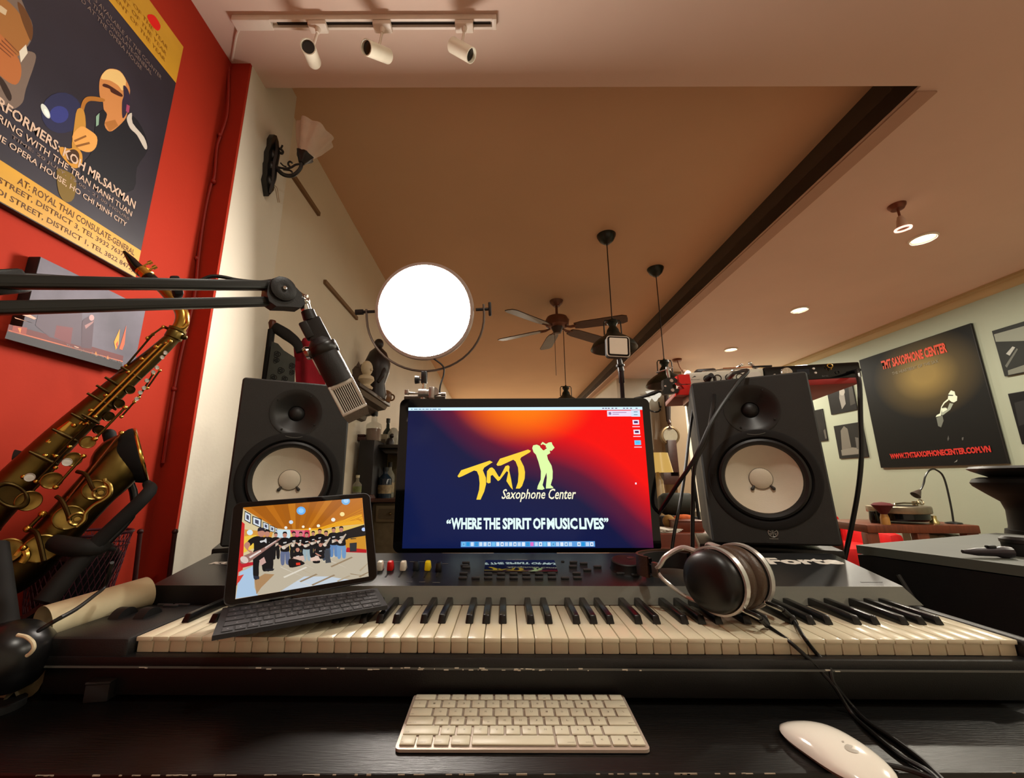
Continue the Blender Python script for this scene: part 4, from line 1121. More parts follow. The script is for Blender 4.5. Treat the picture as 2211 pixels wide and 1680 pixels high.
b = MB(); q = zc([(230, 890), (540, 800), (730, 720)]); b.tube([q[0], q[0].lerp(q[1], .3)], .0028, 8); b.tube(q, .0018, 8)
obj('tommy_bar', b, M_CHROME, t)
b = MB(); q = zc([(370, 1470), (300, 1450), (140, 1510), (-140, 1610), (-420, 1680)]); b.tube(q, [.003, .0045, .006, .004, .004], 10)
obj('arm_rod', b, M_BLACKMETAL, t)
# small square light on its arm
LY = 1.11
l0 = PY(1335, 748, LY)
t = thing('pocket_light', 'small square unlit video light with pale diffuser on a thin black pole behind the monitor', 'video light', T(*l0) @ RY(.055) @ RX(-.08))
obj('body', MB().rplate((0, .009, 0), .066, .064, .016, .009), M_BLACKPL, t)
obj('rim', MB().rplate((0, .0005, 0), .066, .064, .002, .009), mat('rim_silver', (196, 186, 172), .3, .5), t)
obj('bezel', MB().rplate((0, -.0008, 0), .061, .059, .001, .0075), M_BLACKGLOSS, t)
obj('diffuser', MB().rplate((0, -.0016, .0005), .051, .05, .001, .003), mat('diffuser', (206, 192, 172), .6, var=.02), t)
p0, p1, p2 = PY(1337, 776, LY)-l0, PY(1341, 802, LY)-l0, PY(1347, 900, LY)-l0
iv = (RY(.055) @ RX(-.08)).inverted()
b = MB(); b.cyl(iv @ p0, iv @ p1, .007, .009); b.cyl(iv @ p0.lerp(p1, .45), iv @ p0.lerp(p1, .6), .012)
obj('swivel', b, M_BLACKMETAL, t)
b = MB(); b.tube([iv @ p1, iv @ p1.lerp(p2, .25), iv @ p1.lerp(p2, .27), iv @ p2], [.008, .008, .006, .006], 10)
b.cyl(iv @ (p1.lerp(p2, .6)), iv @ p1.lerp(p2, .66), .0095)
obj('pole', b, mat('dark_plum_metal', (38, 26, 28), .35, .4), t)
q = T(*l0) @ RY(.055) @ RX(-.08)

# ================================================================== cables hanging at the speaker
def cable(pts, r, lab, nm='hanging_cable', grp=None, plug=None):
    t = thing(nm, lab, 'cable', T(*pts[0]), grp)
    o = Vector(pts[0])
    obj('cord', MB().tube([Vector(p)-o for p in pts], r, 8, smooth=6), M_CABLE, t)
    if plug:
        a, q = Vector(plug[0])-o, Vector(plug[1])-o
        obj('plug', MB().cyl(a, q, plug[2], plug[2]*.8, n=14), plug[3], t)
    return t
i1 = MI @ Vector((.055, -.002, .019)); i2 = MI @ Vector((.112, -.002, .019))
cable([i1+Vector((0, -.02, .004)), i1+Vector((.006, -.028, -.01)), PY(1539, 880, .955), PY(1525, 950, .95), PY(1500, 1005, .96), PY(1496, 1090, .99), PY(1495, 1190, 1.0)], .0045, 'black cable dropping from the white interface, looping down past the speaker edge', plug=(i1, i1+Vector((0, -.024, .004)), .0085, M_BLACKPL))
cable([i2+Vector((0, -.02, .006)), PY(1615, 800, .98), PY(1590, 830, .95), PY(1540, 905, .93), PY(1500, 990, .93), PY(1460, 1050, .96), PY(1430, 1097, 1.0), PY(1415, 1120, 1.075), PY(1390, 1150, 1.1)], .0045, 'black cable crossing diagonally over the speaker corner towards the monitor', plug=(i2, i2+Vector((.0, -.026, .008)), .0085, M_STEEL))
cable([PY(1500, 860, 1.12), PY(1497, 880, 1.1), PY(1488, 940, 1.08), PY(1480, 1010, 1.06), PY(1468, 1090, 1.04), PY(1456, 1150, 1.03), PY(1447, 1215, 1.02)], .004, 'thin black cable hanging straight down in the gap between monitor and speaker')
cable([MI @ Vector((BL-.012, -.012, .016)), PY(1856, 830, .98), PY(1858, 900, .97), PY(1860, 980, .97), PY(1854, 1050, .98), PY(1842, 1120, 1.0), PY(1825, 1200, 1.02), PY(1815, 1240, 1.02)], .005, 'thick black cable hanging from the black interface in front of the big poster', plug=(MI @ Vector((BL-.012, -.004, .016)), MI @ Vector((BL-.012, -.022, .016)), .006, M_BLACKPL))

# ================================================================== headphones
M_BAND = mat('brown_leather', (66, 46, 30), .45, bump=.3, bscale=300, var=.2)
M_SILVER = mat('satin_silver', (210, 208, 204), .3, .65, var=.04)
HY = math.radians(30)
MH_ = T(.315, .664, .8905) @ RZ(HY) @ Matrix.Diagonal((.88, 1, 1, 1))
hp = thing('headphones', 'large over-ear headphones with brown leather pads and silver yokes resting on the piano keys', 'headphones', MH_)
F = RY(math.pi/2)                     # lathe axis -> local x
r_ = .0445
obj('ear_cup', MB().lathe([(0, -.014), (.012, -.0138), (.026, -.0115), (.037, -.006), (.0425, .001), (r_, .01), (r_, .024), (.04, .028), (0, .028)], 48, F), mat('cup_black', (14, 14, 14), .38, var=.05), hp)
obj('ear_cup', MB().lathe([(0, .134), (.026, .1315), (.037, .126), (.0425, .119), (r_, .11), (r_, .096), (.04, .092), (0, .092)], 48, F), mat('cup_black', (14, 14, 14), .22), hp)
pad = lambda x0, x1: [(.036, x0), (.043, x0+.002), (.0465, x0+.008), (.0475, (x0+x1)/2), (.046, x1-.006), (.041, x1-.001), (.034, x1), (.02, x1-.002), (0, x1-.004)]
obj('ear_pad', MB().lathe(pad(.028, .0595), 48, F), M_BAND, hp)
obj('ear_pad', MB().lathe([(a, .12-z) for a, z in pad(.028, .0595)], 48, F), M_BAND, hp)
for xx in (.0225, .0975):
    b = MB()
    rows = []
    for i in range(33):
        a = math.radians(-128+256*i/32)-math.pi/2
        rows.append([(xx+dx, rr*math.cos(a), rr*math.sin(a)*1) for dx, rr in ((-.0055, .0462), (-.0055, .0492), (.0055, .0492), (.0055, .0462), (-.0055, .0462))])
    # arc opens towards the band (+y)
    rows = [[(p[0], p[2], p[1]) for p in rw] for rw in rows]
    b.sheet(rows)
    obj('yoke', b, M_SILVER, hp)
b = MB()
def yoke_arm(sx, x0, x1):
    t_ = [Vector((x0, .030, .038)), Vector((x0+sx*.004, .052, .040)), Vector((x1-sx*.004, .070, .026)), Vector((x1, .080, .012)), Vector((x1, .088, .006))]
    l_ = [Vector((x0, .030, -.038)), Vector((x0+sx*.004, .054, -.034)), Vector((x1, .074, -.012)), Vector((x1, .086, -.002))]
    return t_, l_
for sx, x0, x1 in ((-1, .0225, -.006), (1, .0975, .126)):
    t_, l_ = yoke_arm(sx, x0, x1); b = MB()
    b.tube(t_, .0042, 8, smooth=5, flatten=1.2); b.tube(l_, .0032, 8, smooth=5)
    obj('yoke_arm', b, M_SILVER, hp)
    b = MB(); b.box((x1, .09, .002), (.008, .014, .024), bev=.002)
    b2 = obj('slider', b, mat('slider_grey', (110, 106, 100), .3, .8), hp)
    b = MB(); b.tube([(x1, .095, .008), (x1-sx*.003, .105, .009), (x1-sx*.004, .114, .009)], .0014, 6); b.tube([(x1, .095, -.006), (x1-sx*.003, .105, -.007), (x1-sx*.004, .114, -.007)], .0014, 6)
    obj('slider_rod', b, M_CHROME, hp)
def bandpath(off, y0=.106):
    pts = []
    for i in range(17):
        a = math.pi*i/16
        pts.append((.06-(.067-off)*math.cos(a), y0+(.054-off)*math.sin(a)**.8 if math.sin(a) > 0 else y0))
    return pts
def band(off, th, hz, m, nm):
    rows = []
    for (xo, yo), (xi, yi) in zip(bandpath(off), bandpath(off+th)):
        rows.append([(xo, yo, -hz+.002), (xo, yo, hz+.004), (xi, yi, hz+.004), (xi, yi, -hz+.002), (xo, yo, -hz+.002)])
    obj(nm, MB().sheet(rows), m, hp)
band(0, .004, .016, M_BAND, 'headband')
band(.0042, .009, .013, mat('pad_black', (22, 21, 20), .6), 'headband_pad')
text('DENON', mat('cup_print', (120, 118, 112), .4), hp, -.006, -.003, .006, .003, y=0, name='maker_lettering', M=T(-.0125, -.012, .0) @ RZ(-math.pi/2+.3) @ RY(1.3))
# cables leaving both cups
for pl0, pts in (((.026, -.034, -.033), [(1604, 1312), (1632, 1335), (1656, 1350), (1700, 1382), (1752, 1428), (1775, 1452)]), ((.094, -.033, -.031), [(1660, 1287), (1684, 1305), (1710, 1335), (1735, 1375), (1762, 1410), (1790, 1440)])):
    p0 = MH_ @ Vector(pl0)
    q = [p0, p0+Vector((.012, -.018, -.004))]
    q2 = [PZ(x, y, .8335) if y < 1380 else (PY(x, y, .618) if y < 1415 else PY(x, y, .607)) for x, y in pts[2:]]
    q += q2
    end = [(1800, 1475), (1840, 1525), (1875, 1560), (1935, 1600), (2000, 1650), (2070, 1720)] if pts[0][0] > 1650 else [(1800, 1480), (1838, 1540), (1875, 1575), (1945, 1632), (2010, 1670), (2060, 1725)]
    q += [PY(x, y, .60) if y < 1526 else PZ(x, y, ZD+.003) for x, y in end]
    iv = MH_.inverted()
    obj('cable', MB().tube([iv @ p for p in q], .0026, 8, smooth=5), M_CABLE, hp)
    obj('cable_plug', MB().cyl(iv @ q[0], iv @ q[1].lerp(q[2], .15), .0038, .0034, n=14), M_CHROME, hp)
    obj('cable_sleeve', MB().tube([iv @ q[1].lerp(q[2], .15), iv @ q[2]], .0042, 10), M_RUBBER, hp)
# second cable pair on the desk near the mouse
b = MB()
b.tube([PZ(x, y, ZD+.003) for x, y in ((1905, 1650), (1960, 1662), (2020, 1685), (2080, 1720))], .0026, 8, smooth=4)
one('charging_cable', b, M_CABLE, 'short black cable leaving the tail of the white mouse', 'cable')

# ================================================================== boom arm and microphone
def zarm(px): return .415+(.655-.415)*(px+60)/660.0
def A_(px, py, k=1.0):
    z = zarm(px)*k; d = ray(px, py); return cC+d*z
ba = thing('microphone_boom', 'black twin-bar boom arm reaching in before the red wall and carrying the microphone', 'microphone arm', T(*A_(600, 640)))
oA = A_(600, 640)
def bar(p, q, w, h):
    A, L = align(p-oA, q-oA)
    d = (q-p).normalized(); up = Vector((0, 0, 1)); sd = d.cross(up).normalized(); up2 = sd.cross(d)
    M = Matrix(((d.x, sd.x, up2.x, (p-oA).x), (d.y, sd.y, up2.y, (p-oA).y), (d.z, sd.z, up2.z, (p-oA).z), (0, 0, 0, 1)))
    return M, (q-p).length
for (a, c) in (((-70, 608), (592, 617)), ((-70, 667), (592, 651))):
    M, L = bar(A_(*a), A_(*c), 0, 0)
    b = MB(); b.box((L/2, 0, 0), (L, .014, .0135), bev=.0018); b.box((L/2, .0068, .0), (L, .0012, .006))
    obj('bar', b, mat('arm_black', (44, 45, 44), .35, .4, var=.05), ba, M)
# hinge block at the right end
def plate(pts, y0, y1, kpx=None):
    o = [A_(*p)-oA for p in pts]
    return [(p.x, p.z) for p in o]
MPl = RZ(math.atan2(A_(600, 640).y-A_(0, 640).y, A_(600, 640).x-A_(0, 640).x))
def pl2(pts):
    return [onplane(T(*oA) @ MPl, *p) for p in pts]
head = [(572, 620), (580, 608), (596, 602), (612, 606), (625, 618), (640, 634), (648, 645), (652, 660), (643, 669), (620, 667), (590, 666), (574, 655), (570, 640)]
b = MB(); b.prism(pl2(head), -.013, .013, MPl); 
obj('hinge_head', b, M_BLACKPL, ba)
cc = pl2([(604, 630)])[0]
F2 = MPl @ T(cc[0], -.013, cc[1]) @ RX(math.pi/2)
obj('hinge_knob', MB().lathe([(.02, 0), (.0195, .004), (.012, .007), (.006, .0055), (0, .005)], 28, F2), M_BLACKPL, ba)
obj('hinge_bolt', MB().lathe([(0, .009), (.003, .0085), (.004, .005)], 14, F2 @ T(0, 0, 0)), M_CHROME, ba)
# strap with printed letters
M, L = bar(A_(368, 613), A_(390, 613), 0, 0)
b = MB(); b.box((L/2, 0, -.0045), (L, .0185, .028), bev=.003)
obj('strap', b, mat('black_nylon', (20, 20, 21), .8, bump=.3, bscale=800), ba, M)
text('RØDE', mat('white_print', (214, 214, 210), .6, var=0), ba, -.0085, -.0032, .0095, .0032, y=-.0096, bold=.02, name='maker_lettering', M=M @ T(L*.6, 0, -.0012) @ RY(math.pi/2))
M, L = bar(A_(-30, 612), A_(50, 606), 0, 0)
b = MB(); b.box((L/2, 0, 0), (L, .02, .026), bev=.004)
for i in range(5): b.box((L*.55+i*.0055, -.0105, 0), (.0022, .002, .012), bev=.0006)
obj('end_clip', b, M_BLACKPL, ba, M)
# cable along the arm
b = MB(); b.tube([A_(x, y)-oA for x, y in ((-60, 596), (40, 594), (130, 599), (250, 606), (400, 612), (432, 606), (455, 597), (480, 598), (515, 605), (560, 609), (588, 606))], .0027, 8, smooth=4)
obj('cable', b, M_CABLE, ba)
# chrome swivel
b = MB(); p = pl2([(648, 646), (655, 652), (662, 670), (668, 685)])
pv = [MPl @ Vector((a, 0, c)) for a, c in p]
b.cyl(pv[0]-Vector((.002, .008, 0)), pv[0]+Vector((.002, .008, 0)), .011, n=18); b.ball(pv[1], .0105); b.cyl(pv[1], pv[2], .009, .008, n=16)
b.cyl(pv[1]+Vector((-.01, -.004, .012)), pv[1]+Vector((.008, -.004, .008)), .003)
obj('swivel', b, M_CHROME, ba)
# microphone in its clip
p0, p1, p2, p3 = [A_(x, y, k) for x, y, k in ((664, 672, 1.0), (693, 745, .985), (738, 824, .98), (775, 903, .975))]
ax = (p3-p1).normalized()
vw = (p2-cC).normalized()
yv = (vw-ax*vw.dot(ax)).normalized()          # away from the viewer
xv = yv.cross(ax)
def frame(o): return Matrix(((xv.x, yv.x, ax.x, o.x), (xv.y, yv.y, ax.y, o.y), (xv.z, yv.z, ax.z, o.z), (0, 0, 0, 1)))
mic = thing('microphone', 'black ribbon style microphone with silver slatted grille hanging from the boom arm', 'microphone', frame(p1))
L1 = (p2-p1).length; L2 = (p3-p2).length
obj('body', MB().lathe([(0, -.012), (.012, -.012), (.0175, -.006), (.0205, 0), (.0215, L1*.6), (.0215, L1)], 40), mat('mic_black', (34, 34, 36), .5, bump=.2, bscale=700), mic)
obj('clip_band', MB().lathe([(.0215, -.001), (.0235, .002), (.0235, .012), (.0215, .015)], 40), M_BLACKMETAL, mic)
obj('logo_plate', MB().box((.0215, .006, .028), (.004, .012, .034), bev=.002), M_CHROME, mic)
obj('clip_knob', MB().lathe([(0, .006), (.01, .005), (.012, 0), (.009, -.006), (0, -.008)], 20, T(.024, 0, .004) @ RY(math.pi/2)), M_CHROME, mic)
MG = T(0, 0, L1)
b = MB(); gw, gd = .0425, .034
zL = L2*.78
b.box((0, 0, .004), (gw, gd, .008), bev=.003, M=MG)
for sx in (-1, 1): b.box((sx*(gw/2-.002), 0, zL/2), (.0042, gd, zL), M=MG, bev=.001)
b.box((0, -gd/2+.0015, zL-.002), (gw, .004, .005), M=MG, bev=.001); b.box((0, gd/2-.0015, zL-.002), (gw, .004, .005), M=MG, bev=.001)
obj('grille_frame', b, mat('grille_silver', (206, 204, 196), .32, .35, var=.05), mic)
b = MB()
for i in range(11):
    x = -.0165+.0033*i
    b.box((x, -gd/2+.0018, zL/2), (.0016, .0022, zL-.006), M=MG); b.box((x, gd/2-.0018, zL/2), (.0016, .0022, zL-.006), M=MG)
obj('grille_slat', b, mat('grille_silver', (196, 190, 180)), mic)
obj('grille_core', MB().box((0, 0, zL/2), (gw-.006, gd-.009, zL-.008), M=MG), mat('mesh_dark', (52, 48, 44), .6, .3), mic)
b = MB()
v = [(-gw/2, -gd/2, zL), (gw/2, -gd/2, zL), (gw/2, gd/2, zL), (-gw/2, gd/2, zL), (-gw/2*.86, -.004, L2), (gw/2*.86, -.004, L2), (gw/2*.86, gd/2*.8, L2), (-gw/2*.86, gd/2*.8, L2)]
b.add(v, [(3, 2, 1, 0), (4, 5, 6, 7), (0, 1, 5, 4), (1, 2, 6, 5), (2, 3, 7, 6), (3, 0, 4, 7)], MG)
obj('grille_end', b, mat('mesh_brown', (120, 112, 100), .5, .3, bump=.6, bscale=900), mic)
b = MB()
b.cyl(pv[2]+oA-p1, pv[3]+oA-p1, .011, .012, n=18)
R3 = frame(p1).to_3x3().inverted()
b2 = MB(); q0 = R3 @ (p0-p1); q1 = Vector((0, 0, -.008))
b2.cyl(q0, q0.lerp(q1, .32), .0105, .0115, n=16)
obj('mount_collar', b2, M_BLACKPL, mic)
b2 = MB(); a = q0.lerp(q1, .3); A, L = align(a, Vector((-.004, 0, .014)))
b2.box((0, 0, L*.45), (.03, .022, L*.9), M=A, bev=.003); b2.box((.013, 0, L*.25), (.014, .026, L*.5), M=A, bev=.003); b2.box((-.0145, 0, L*.92), (.009, .018, .02), M=A, bev=.002)
obj('mount_clip', b2, M_BLACKPL, mic)

# ================================================================== saxophone on its stand
def ys(px): return .735+.105*(px/400.0)
def S(px, py, dy=0): return PY(px, py, ys(px)+dy)
MPX = .00098                     # metres per pixel out there
so = S(60, 1240)
sax = thing('saxophone', 'old alto saxophone of dark aged brass leaning on a black stand before the red wall', 'saxophone', T(*so))
def SO(px, py, dy=0): return S(px, py, dy)-so
def sp_(pts, dy=0): return [SO(x, y, dy) for x, y in pts]
b = MB()
b.tube(sp_([(379, 724), (335, 765), (270, 821), (200, 884), (130, 948), (60, 1017), (-10, 1088), (-50, 1130)]), [.0128, .0155, .0190, .0225, .0255, .028, .030, .031], 28, smooth=5)
obj('body_tube', b, M_BRASS, sax)
b = MB(); b.tube(sp_([(-50, 1130), (-84, 1178), (-78, 1222), (-40, 1252), (10, 1248), (52, 1222), (86, 1190)]), [.0315, .0325, .033, .0335, .033, .0325, .032], 28, smooth=4)
obj('bow', b, M_BRASSDARK, sax)
mouth = Vector((.74, .60, .32)).normalized()
bp_ = sp_([(70, 1205), (112, 1162), (160, 1110), (206, 1060)])
e0 = SO(296, 984, .02)
bp_ += [SO(244, 1022, .004), e0-mouth*.022, e0]
b = MB(); b.tube(bp_, [.0325, .032, .0325, .034, .038, .045, .051], 32, smooth=5, caps=False)
obj('bell', b, M_BRASS, sax)
A, L = align(e0, e0+mouth)
b = MB(); b.torus((0, 0, .006), .0535, .0028, A, n=40, k=8); obj('bell_rim', b, M_GOLD, sax)
obj('bell_collar', MB().lathe([(.043, -.026), (.049, -.017), (.0555, -.003), (.056, .003), (.053, .006), (.047, -.006), (.04, -.02)], 40, A), mat('black_felt', (10, 10, 11), .9), sax)
obj('bell_throat', MB().lathe([(.047, -.006), (.03, -.02), (0, -.03)], 32, A), mat('throat_dark', (26, 18, 10), .6, .5), sax)
# neck, tenon, mouthpiece, ligature
b = MB(); b.tube(sp_([(382, 716), (392, 698), (393, 678), (380, 656), (360, 634), (340, 614), (328, 600)]), [.0128, .0132, .0128, .0116, .0105, .0096, .009], 20, smooth=5)
obj('neck', b, M_GOLD if False else mat('neck_brass', (168, 134, 62), .28, 1, var=.25, scale=20), sax)
b = MB(); b.tube(sp_([(405, 700), (400, 672), (388, 656), (378, 640)], -.006), .003, 6, smooth=4); b.tube(sp_([(405, 700), (396, 708), (384, 706)], -.008), .0035, 6, smooth=3)
obj('octave_key', b, M_GOLD, sax)
A, L = align(SO(378, 722), SO(386, 708))
obj('neck_collar', MB().lathe([(.0125, -.012), (.016, -.01), (.016, .002), (.0145, .006), (.0165, .008), (.0165, .013), (.013, .014)], 28, A), M_BRASS, sax)
b = MB(); b.ball(SO(398, 728), .006); b.cyl(SO(388, 722), SO(398, 728), .003); b.cyl(SO(352, 705), SO(368, 712), .003)
obj('neck_screw', b, M_BRASSDARK, sax)
mpp = sp_([(342, 616), (318, 596), (298, 580), (284, 562), (268, 543)])
b = MB(); b.tube(mpp, [.0115, .0125, .0115, .0082, .0028], 20, smooth=4)
obj('mouthpiece', b, mat('mouthpiece_black', (16, 14, 13), .18), sax)
A, L = align(SO(322, 599), SO(298, 578))
b = MB(); b.lathe([(.0122, .002), (.0138, .003), (.0138, .009), (.0128, .0095), (.0128, .016), (.0136, .0165), (.0134, .022), (.0122, .023)], 24, A)
obj('ligature', b, M_GOLD, sax)
b = MB()
for x, y in ((318, 571), (328, 581)):
    b.cyl(SO(x-14, y+6), SO(x+4, y-3), .0018); b.cyl(SO(x+2, y-2), SO(x+10, y-6), .0045, .004, n=10)
obj('ligature_screw', b, M_GOLD, sax)
# key work ------------------------------------------------------------
def toward(px, py, d):
    p = S(px, py); return p-(p-cC).normalized()*d-so
nv = (cC-S(150, 1050)).normalized()
axd = (SO(377, 728)-SO(60, 1017)).normalized()
sdv = axd.cross(nv).normalized()
def disc(px, py, r, d=.03, tilt=0, mt=M_BRASS, nm='key_cup', ring=True, h=.007, ax2=None):
    r *= .68; d *= .85
    n_ = (nv+sdv*tilt).normalized() if ax2 is None else ax2
    p = toward(px, py, d); A, L = align(p, p+n_)
    prof = [(r*.86, -h), (r, -h*.8), (r, -.001), (r*.9, 0), (r*.75, -.0006), (0, -.0012)] if not ring else [(r*.9, -h), (r, -h*.8), (r, -.001), (r*.93, 0), (r*.8, -.0012), (r*.3, -.0012), (0, -.0006)]
    return obj(nm, MB().lathe(prof, 28, A), mt, sax)
def rod(p, q, d=.026, r=.0022, mt=M_BRASS, nm='rod', posts=True):
    a, c = toward(*p, d), toward(*q, d)
    b = MB(); b.cyl(a, c, r)
    obj(nm, b, mt, sax)
    if posts:
        b = MB()
        for f_ in (0, 1):
            e = a.lerp(c, f_); b.ball(e, r*2.0, n=10, k=6); b.cyl(e, e-nv*.014, r*.9, n=8)
        obj('post', b, M_GOLD, sax)
rod((349, 743), (172, 916), .024, .0023, M_GOLD, posts=False)
rod((367, 737), (190, 914), .026, .0023, M_GOLD)
rod((358, 741), (181, 916), .02, .0016, M_BRASSDARK)
rod((318, 730), (352, 706), .018, .0018, M_BRASS)
rod((272, 790), (330, 722), .016, .0018, M_BRASSDARK)
rod((270, 880), (205, 948), .03, .0022)
rod((262, 935), (150, 1075), .03, .0022, mat('copper_rod', (150, 88, 58), .35, 1))
rod((252, 945), (140, 1085), .034, .0018, mat('copper_rod', (150, 88, 58), .35, 1), posts=False)
rod((180, 985), (120, 1052), .032, .0022)
rod((92, 1110), (60, 1142), .03, .003)
# upper stack cups and guards
for px, py, r_, tl in ((318, 770, .010, .4), (300, 800, .011, .4), (262, 798, .013, -2.2), (228, 842, .014, -2.2), (282, 842, .013, .5), (258, 872, .014, .5), (236, 900, .014, .6), (215, 928, .013, .5)):
    disc(px, py, r_, .018, tl, M_BRASSDARK)
for px, py in ((352, 758), (345, 768), (334, 790), (326, 800), (312, 818), (306, 834), (298, 844), (290, 858)):
    disc(px+6, py+4, .0058, .03, .7, M_PEARL, 'pearl_touch', h=.003)
for px, py, r_ in ((190, 955, .017), (158, 992, .019), (112, 1038, .0215), (62, 1082, .025)):
    disc(px, py, r_, .036, .25, mat('cup_brass', (150, 124, 66), .35, 1, var=.3, scale=30))
for px, py in ((145, 998), (64, 1031)):
    disc(px, py, .0105, .046, .1, M_PEARL, 'pearl_touch', h=.004)
for p, q in (((205, 900), (120, 985)), ((150, 965), (78, 1040)), ((120, 1010), (40, 1092))): rod(p, q, .028, .0019, M_BRASSDARK)
for px, py, w in ((176, 905, .035), (140, 940, .04), (95, 990, .045), (196, 905, .03)):
    p = toward(px, py, .03); b = MB(); b.tube([p-sdv*w*.5+nv*.002, p+nv*.003, p+sdv*w*.5], [.002, .0034, .0022], 8, smooth=3); obj('stack_arm', b, M_BRASSDARK, sax)
# palm keys along the back edge
for px, py, w in ((132, 930, .04), (106, 955, .024), (82, 980, .03)):
    p = toward(px, py, .024); b = MB(); d = axd*w*.5
    b.tube([p-d, p, p+d], [.004, .0075, .0045], 10, flatten=.6, smooth=3)
    obj('palm_key', b, M_GOLD, sax)
b = MB()
b.tube([toward(158, 912, .02), toward(122, 944, .02), toward(92, 975, .02), toward(44, 1012, .02)], .003, 8, smooth=4); obj('palm_rod', b, M_BRASS, sax)
b = MB(); b.tube([toward(56, 984, .0), toward(30, 984, .0)], [.006, .011], 12, flatten=.5); b.cyl(toward(52, 985, 0), toward(80, 992, 0), .004); obj('thumb_hook', b, mat('dark_plum_metal', (38, 26, 28)), sax)
# little-finger table
p = toward(24, 1070, .04); A, L = align(p, p+nv)
b = MB(); b.torus((0, 0, 0), .019, .0035, A @ Matrix.Diagonal((1.25, .75, 1, 1)), n=28, k=8); b.lathe([(0, -.002), (.016, -.002), (.018, 0)], 24, A @ Matrix.Diagonal((1.25, .75, 1, 1))); obj('table_key', b, M_BRASSDARK, sax)
# low key cups on bell and bow with arms and guard
cup = mat('pale_brass', (166, 140, 76), .32, 1, var=.22, scale=40)
for px, py, r_ in ((205, 1058, .026), (148, 1118, .0305), (88, 1185, .0335), (14, 1190, .029)):
    disc(px, py, r_, .05, -.05, cup, 'low_key_cup', h=.012)
for pts in ([(166, 1018), (185, 1025), (198, 1050), (205, 1062)], [(122, 1072), (134, 1082), (146, 1108), (150, 1124)], [(64, 1144), (78, 1150), (86, 1172), (95, 1212)]):
    obj('cup_arm', MB().tube([toward(x, y, .054+.004*i) for i, (x, y) in enumerate(pts)], .0034, 8, smooth=4), M_BRASSDARK, sax)
b = MB()
for (x, y) in ((218, 1064), (167, 1121)):
    p = toward(x, y, .062); A, L = align(p, p+nv); b.torus((0, 0, 0), .0098, .0026, A, n=24, k=6); b.lathe([(0, .003), (.004, .002), (.005, -.002)], 14, A)
b.tube([toward(x, y, .06) for x, y in ((228, 1040), (238, 1050), (238, 1066), (226, 1078), (205, 1090), (186, 1108), (182, 1124), (166, 1138))], .0034, 8, smooth=4)
b.tube([toward(x, y, .058) for x, y in ((226, 1034), (229, 1048), (224, 1056))], .0034, 8, smooth=3)
obj('key_guard', b, cup, sax)
b = MB(); b.tube([toward(x, y, .058) for x, y in ((36, 1200), (50, 1185), (58, 1200), (48, 1215))], .005, 8, smooth=3, closed=False); b.ball(toward(51, 1183, .062), .005); b.ball(toward(5, 1206, .062), .006)
obj('bow_guard', b, M_GOLD, sax)
# side rods & posts near the body's right edge
for p, q in (((290, 868), (262, 900)), ((300, 858), (330, 808)), ((345, 800), (318, 838))): rod(p, q, .02, .0016, M_BRASSDARK)
for x, y in ((335, 752), (305, 778), (276, 806), (228, 856), (196, 888), (160, 920), (98, 985), (52, 1030)):
    b = MB(); p = toward(x, y, .014); b.ball(p+nv*.012, .0042, n=10, k=6); b.cyl(p-nv*.006, p+nv*.01, .002, n=8); obj('post', b, M_GOLD, sax)
for (x, y, w) in ((256, 832, .05), (222, 868, .055), (232, 846, .04), (284, 806, .04)):
    p = toward(x, y, .024); b = MB(); b.tube([p-sdv*w*.5+nv*.001, p, p+sdv*w*.45-nv*.004], [.0022, .003, .002], 8, smooth=3); obj('stack_arm', b, M_BRASSDARK, sax)

# stand
st = thing('saxophone_stand', 'black padded saxophone stand under the old brass saxophone', 'stand', T(so.x, so.y, ZD))
o0 = Vector((so.x, so.y, ZD))
b = MB(); b.tube([S(318, 1045, .02)-o0, S(322, 1062, -.03)-o0, S(262, 1122, -.045)-o0, S(196, 1184, -.05)-o0], [.008, .0112, .0115, .0115], 14, smooth=4)
obj('bell_arm', b, mat('black_foam', (15, 15, 15), .85, var=.1), st)
b = MB(); b.tube([S(236, 938, .03)-o0, S(240, 955, .03)-o0], [.011, .011], 12); b.ball(S(236, 938, .03)-o0, .0112); obj('peg', b, M_BLACKMATTE, st)
b = MB(); b.tube([S(240, 955, .03)-o0, S(292, 1090, .06)-o0, S(215, 1190, .04)-o0], .007, 10, smooth=4); obj('peg_rod', b, M_BLACKMETAL, st)
b = MB(); b.tube([S(120, 1172, -.03)-o0, S(150, 1180, -.045)-o0, S(196, 1184, -.05)-o0, S(226, 1180, -.03)-o0], [.014, .016, .015, .01], 12, smooth=4)
b.tube([S(226, 1184, -.03)-o0, S(246, 1186, -.02)-o0], .004, 8)
obj('cradle', b, M_BLACKMATTE, st)
b = MB(); b.tube([S(196, 1190, -.045)-o0, S(150, 1235, -.05)-o0, S(96, 1302, -.06)-o0], [.0135, .0145, .015], 12, smooth=4); obj('lower_arm', b, M_BLACKMATTE, st)
foot = S(100, 1310, -.02)-o0
for dx, dy in ((-.1, -.02), (.06, -.06), (.02, .1)):
    obj('leg', MB().tube([(foot.x, foot.y, max(.02, foot.z)), (foot.x+dx, foot.y+dy, .012)], .009, 8), M_BLACKMETAL, st)

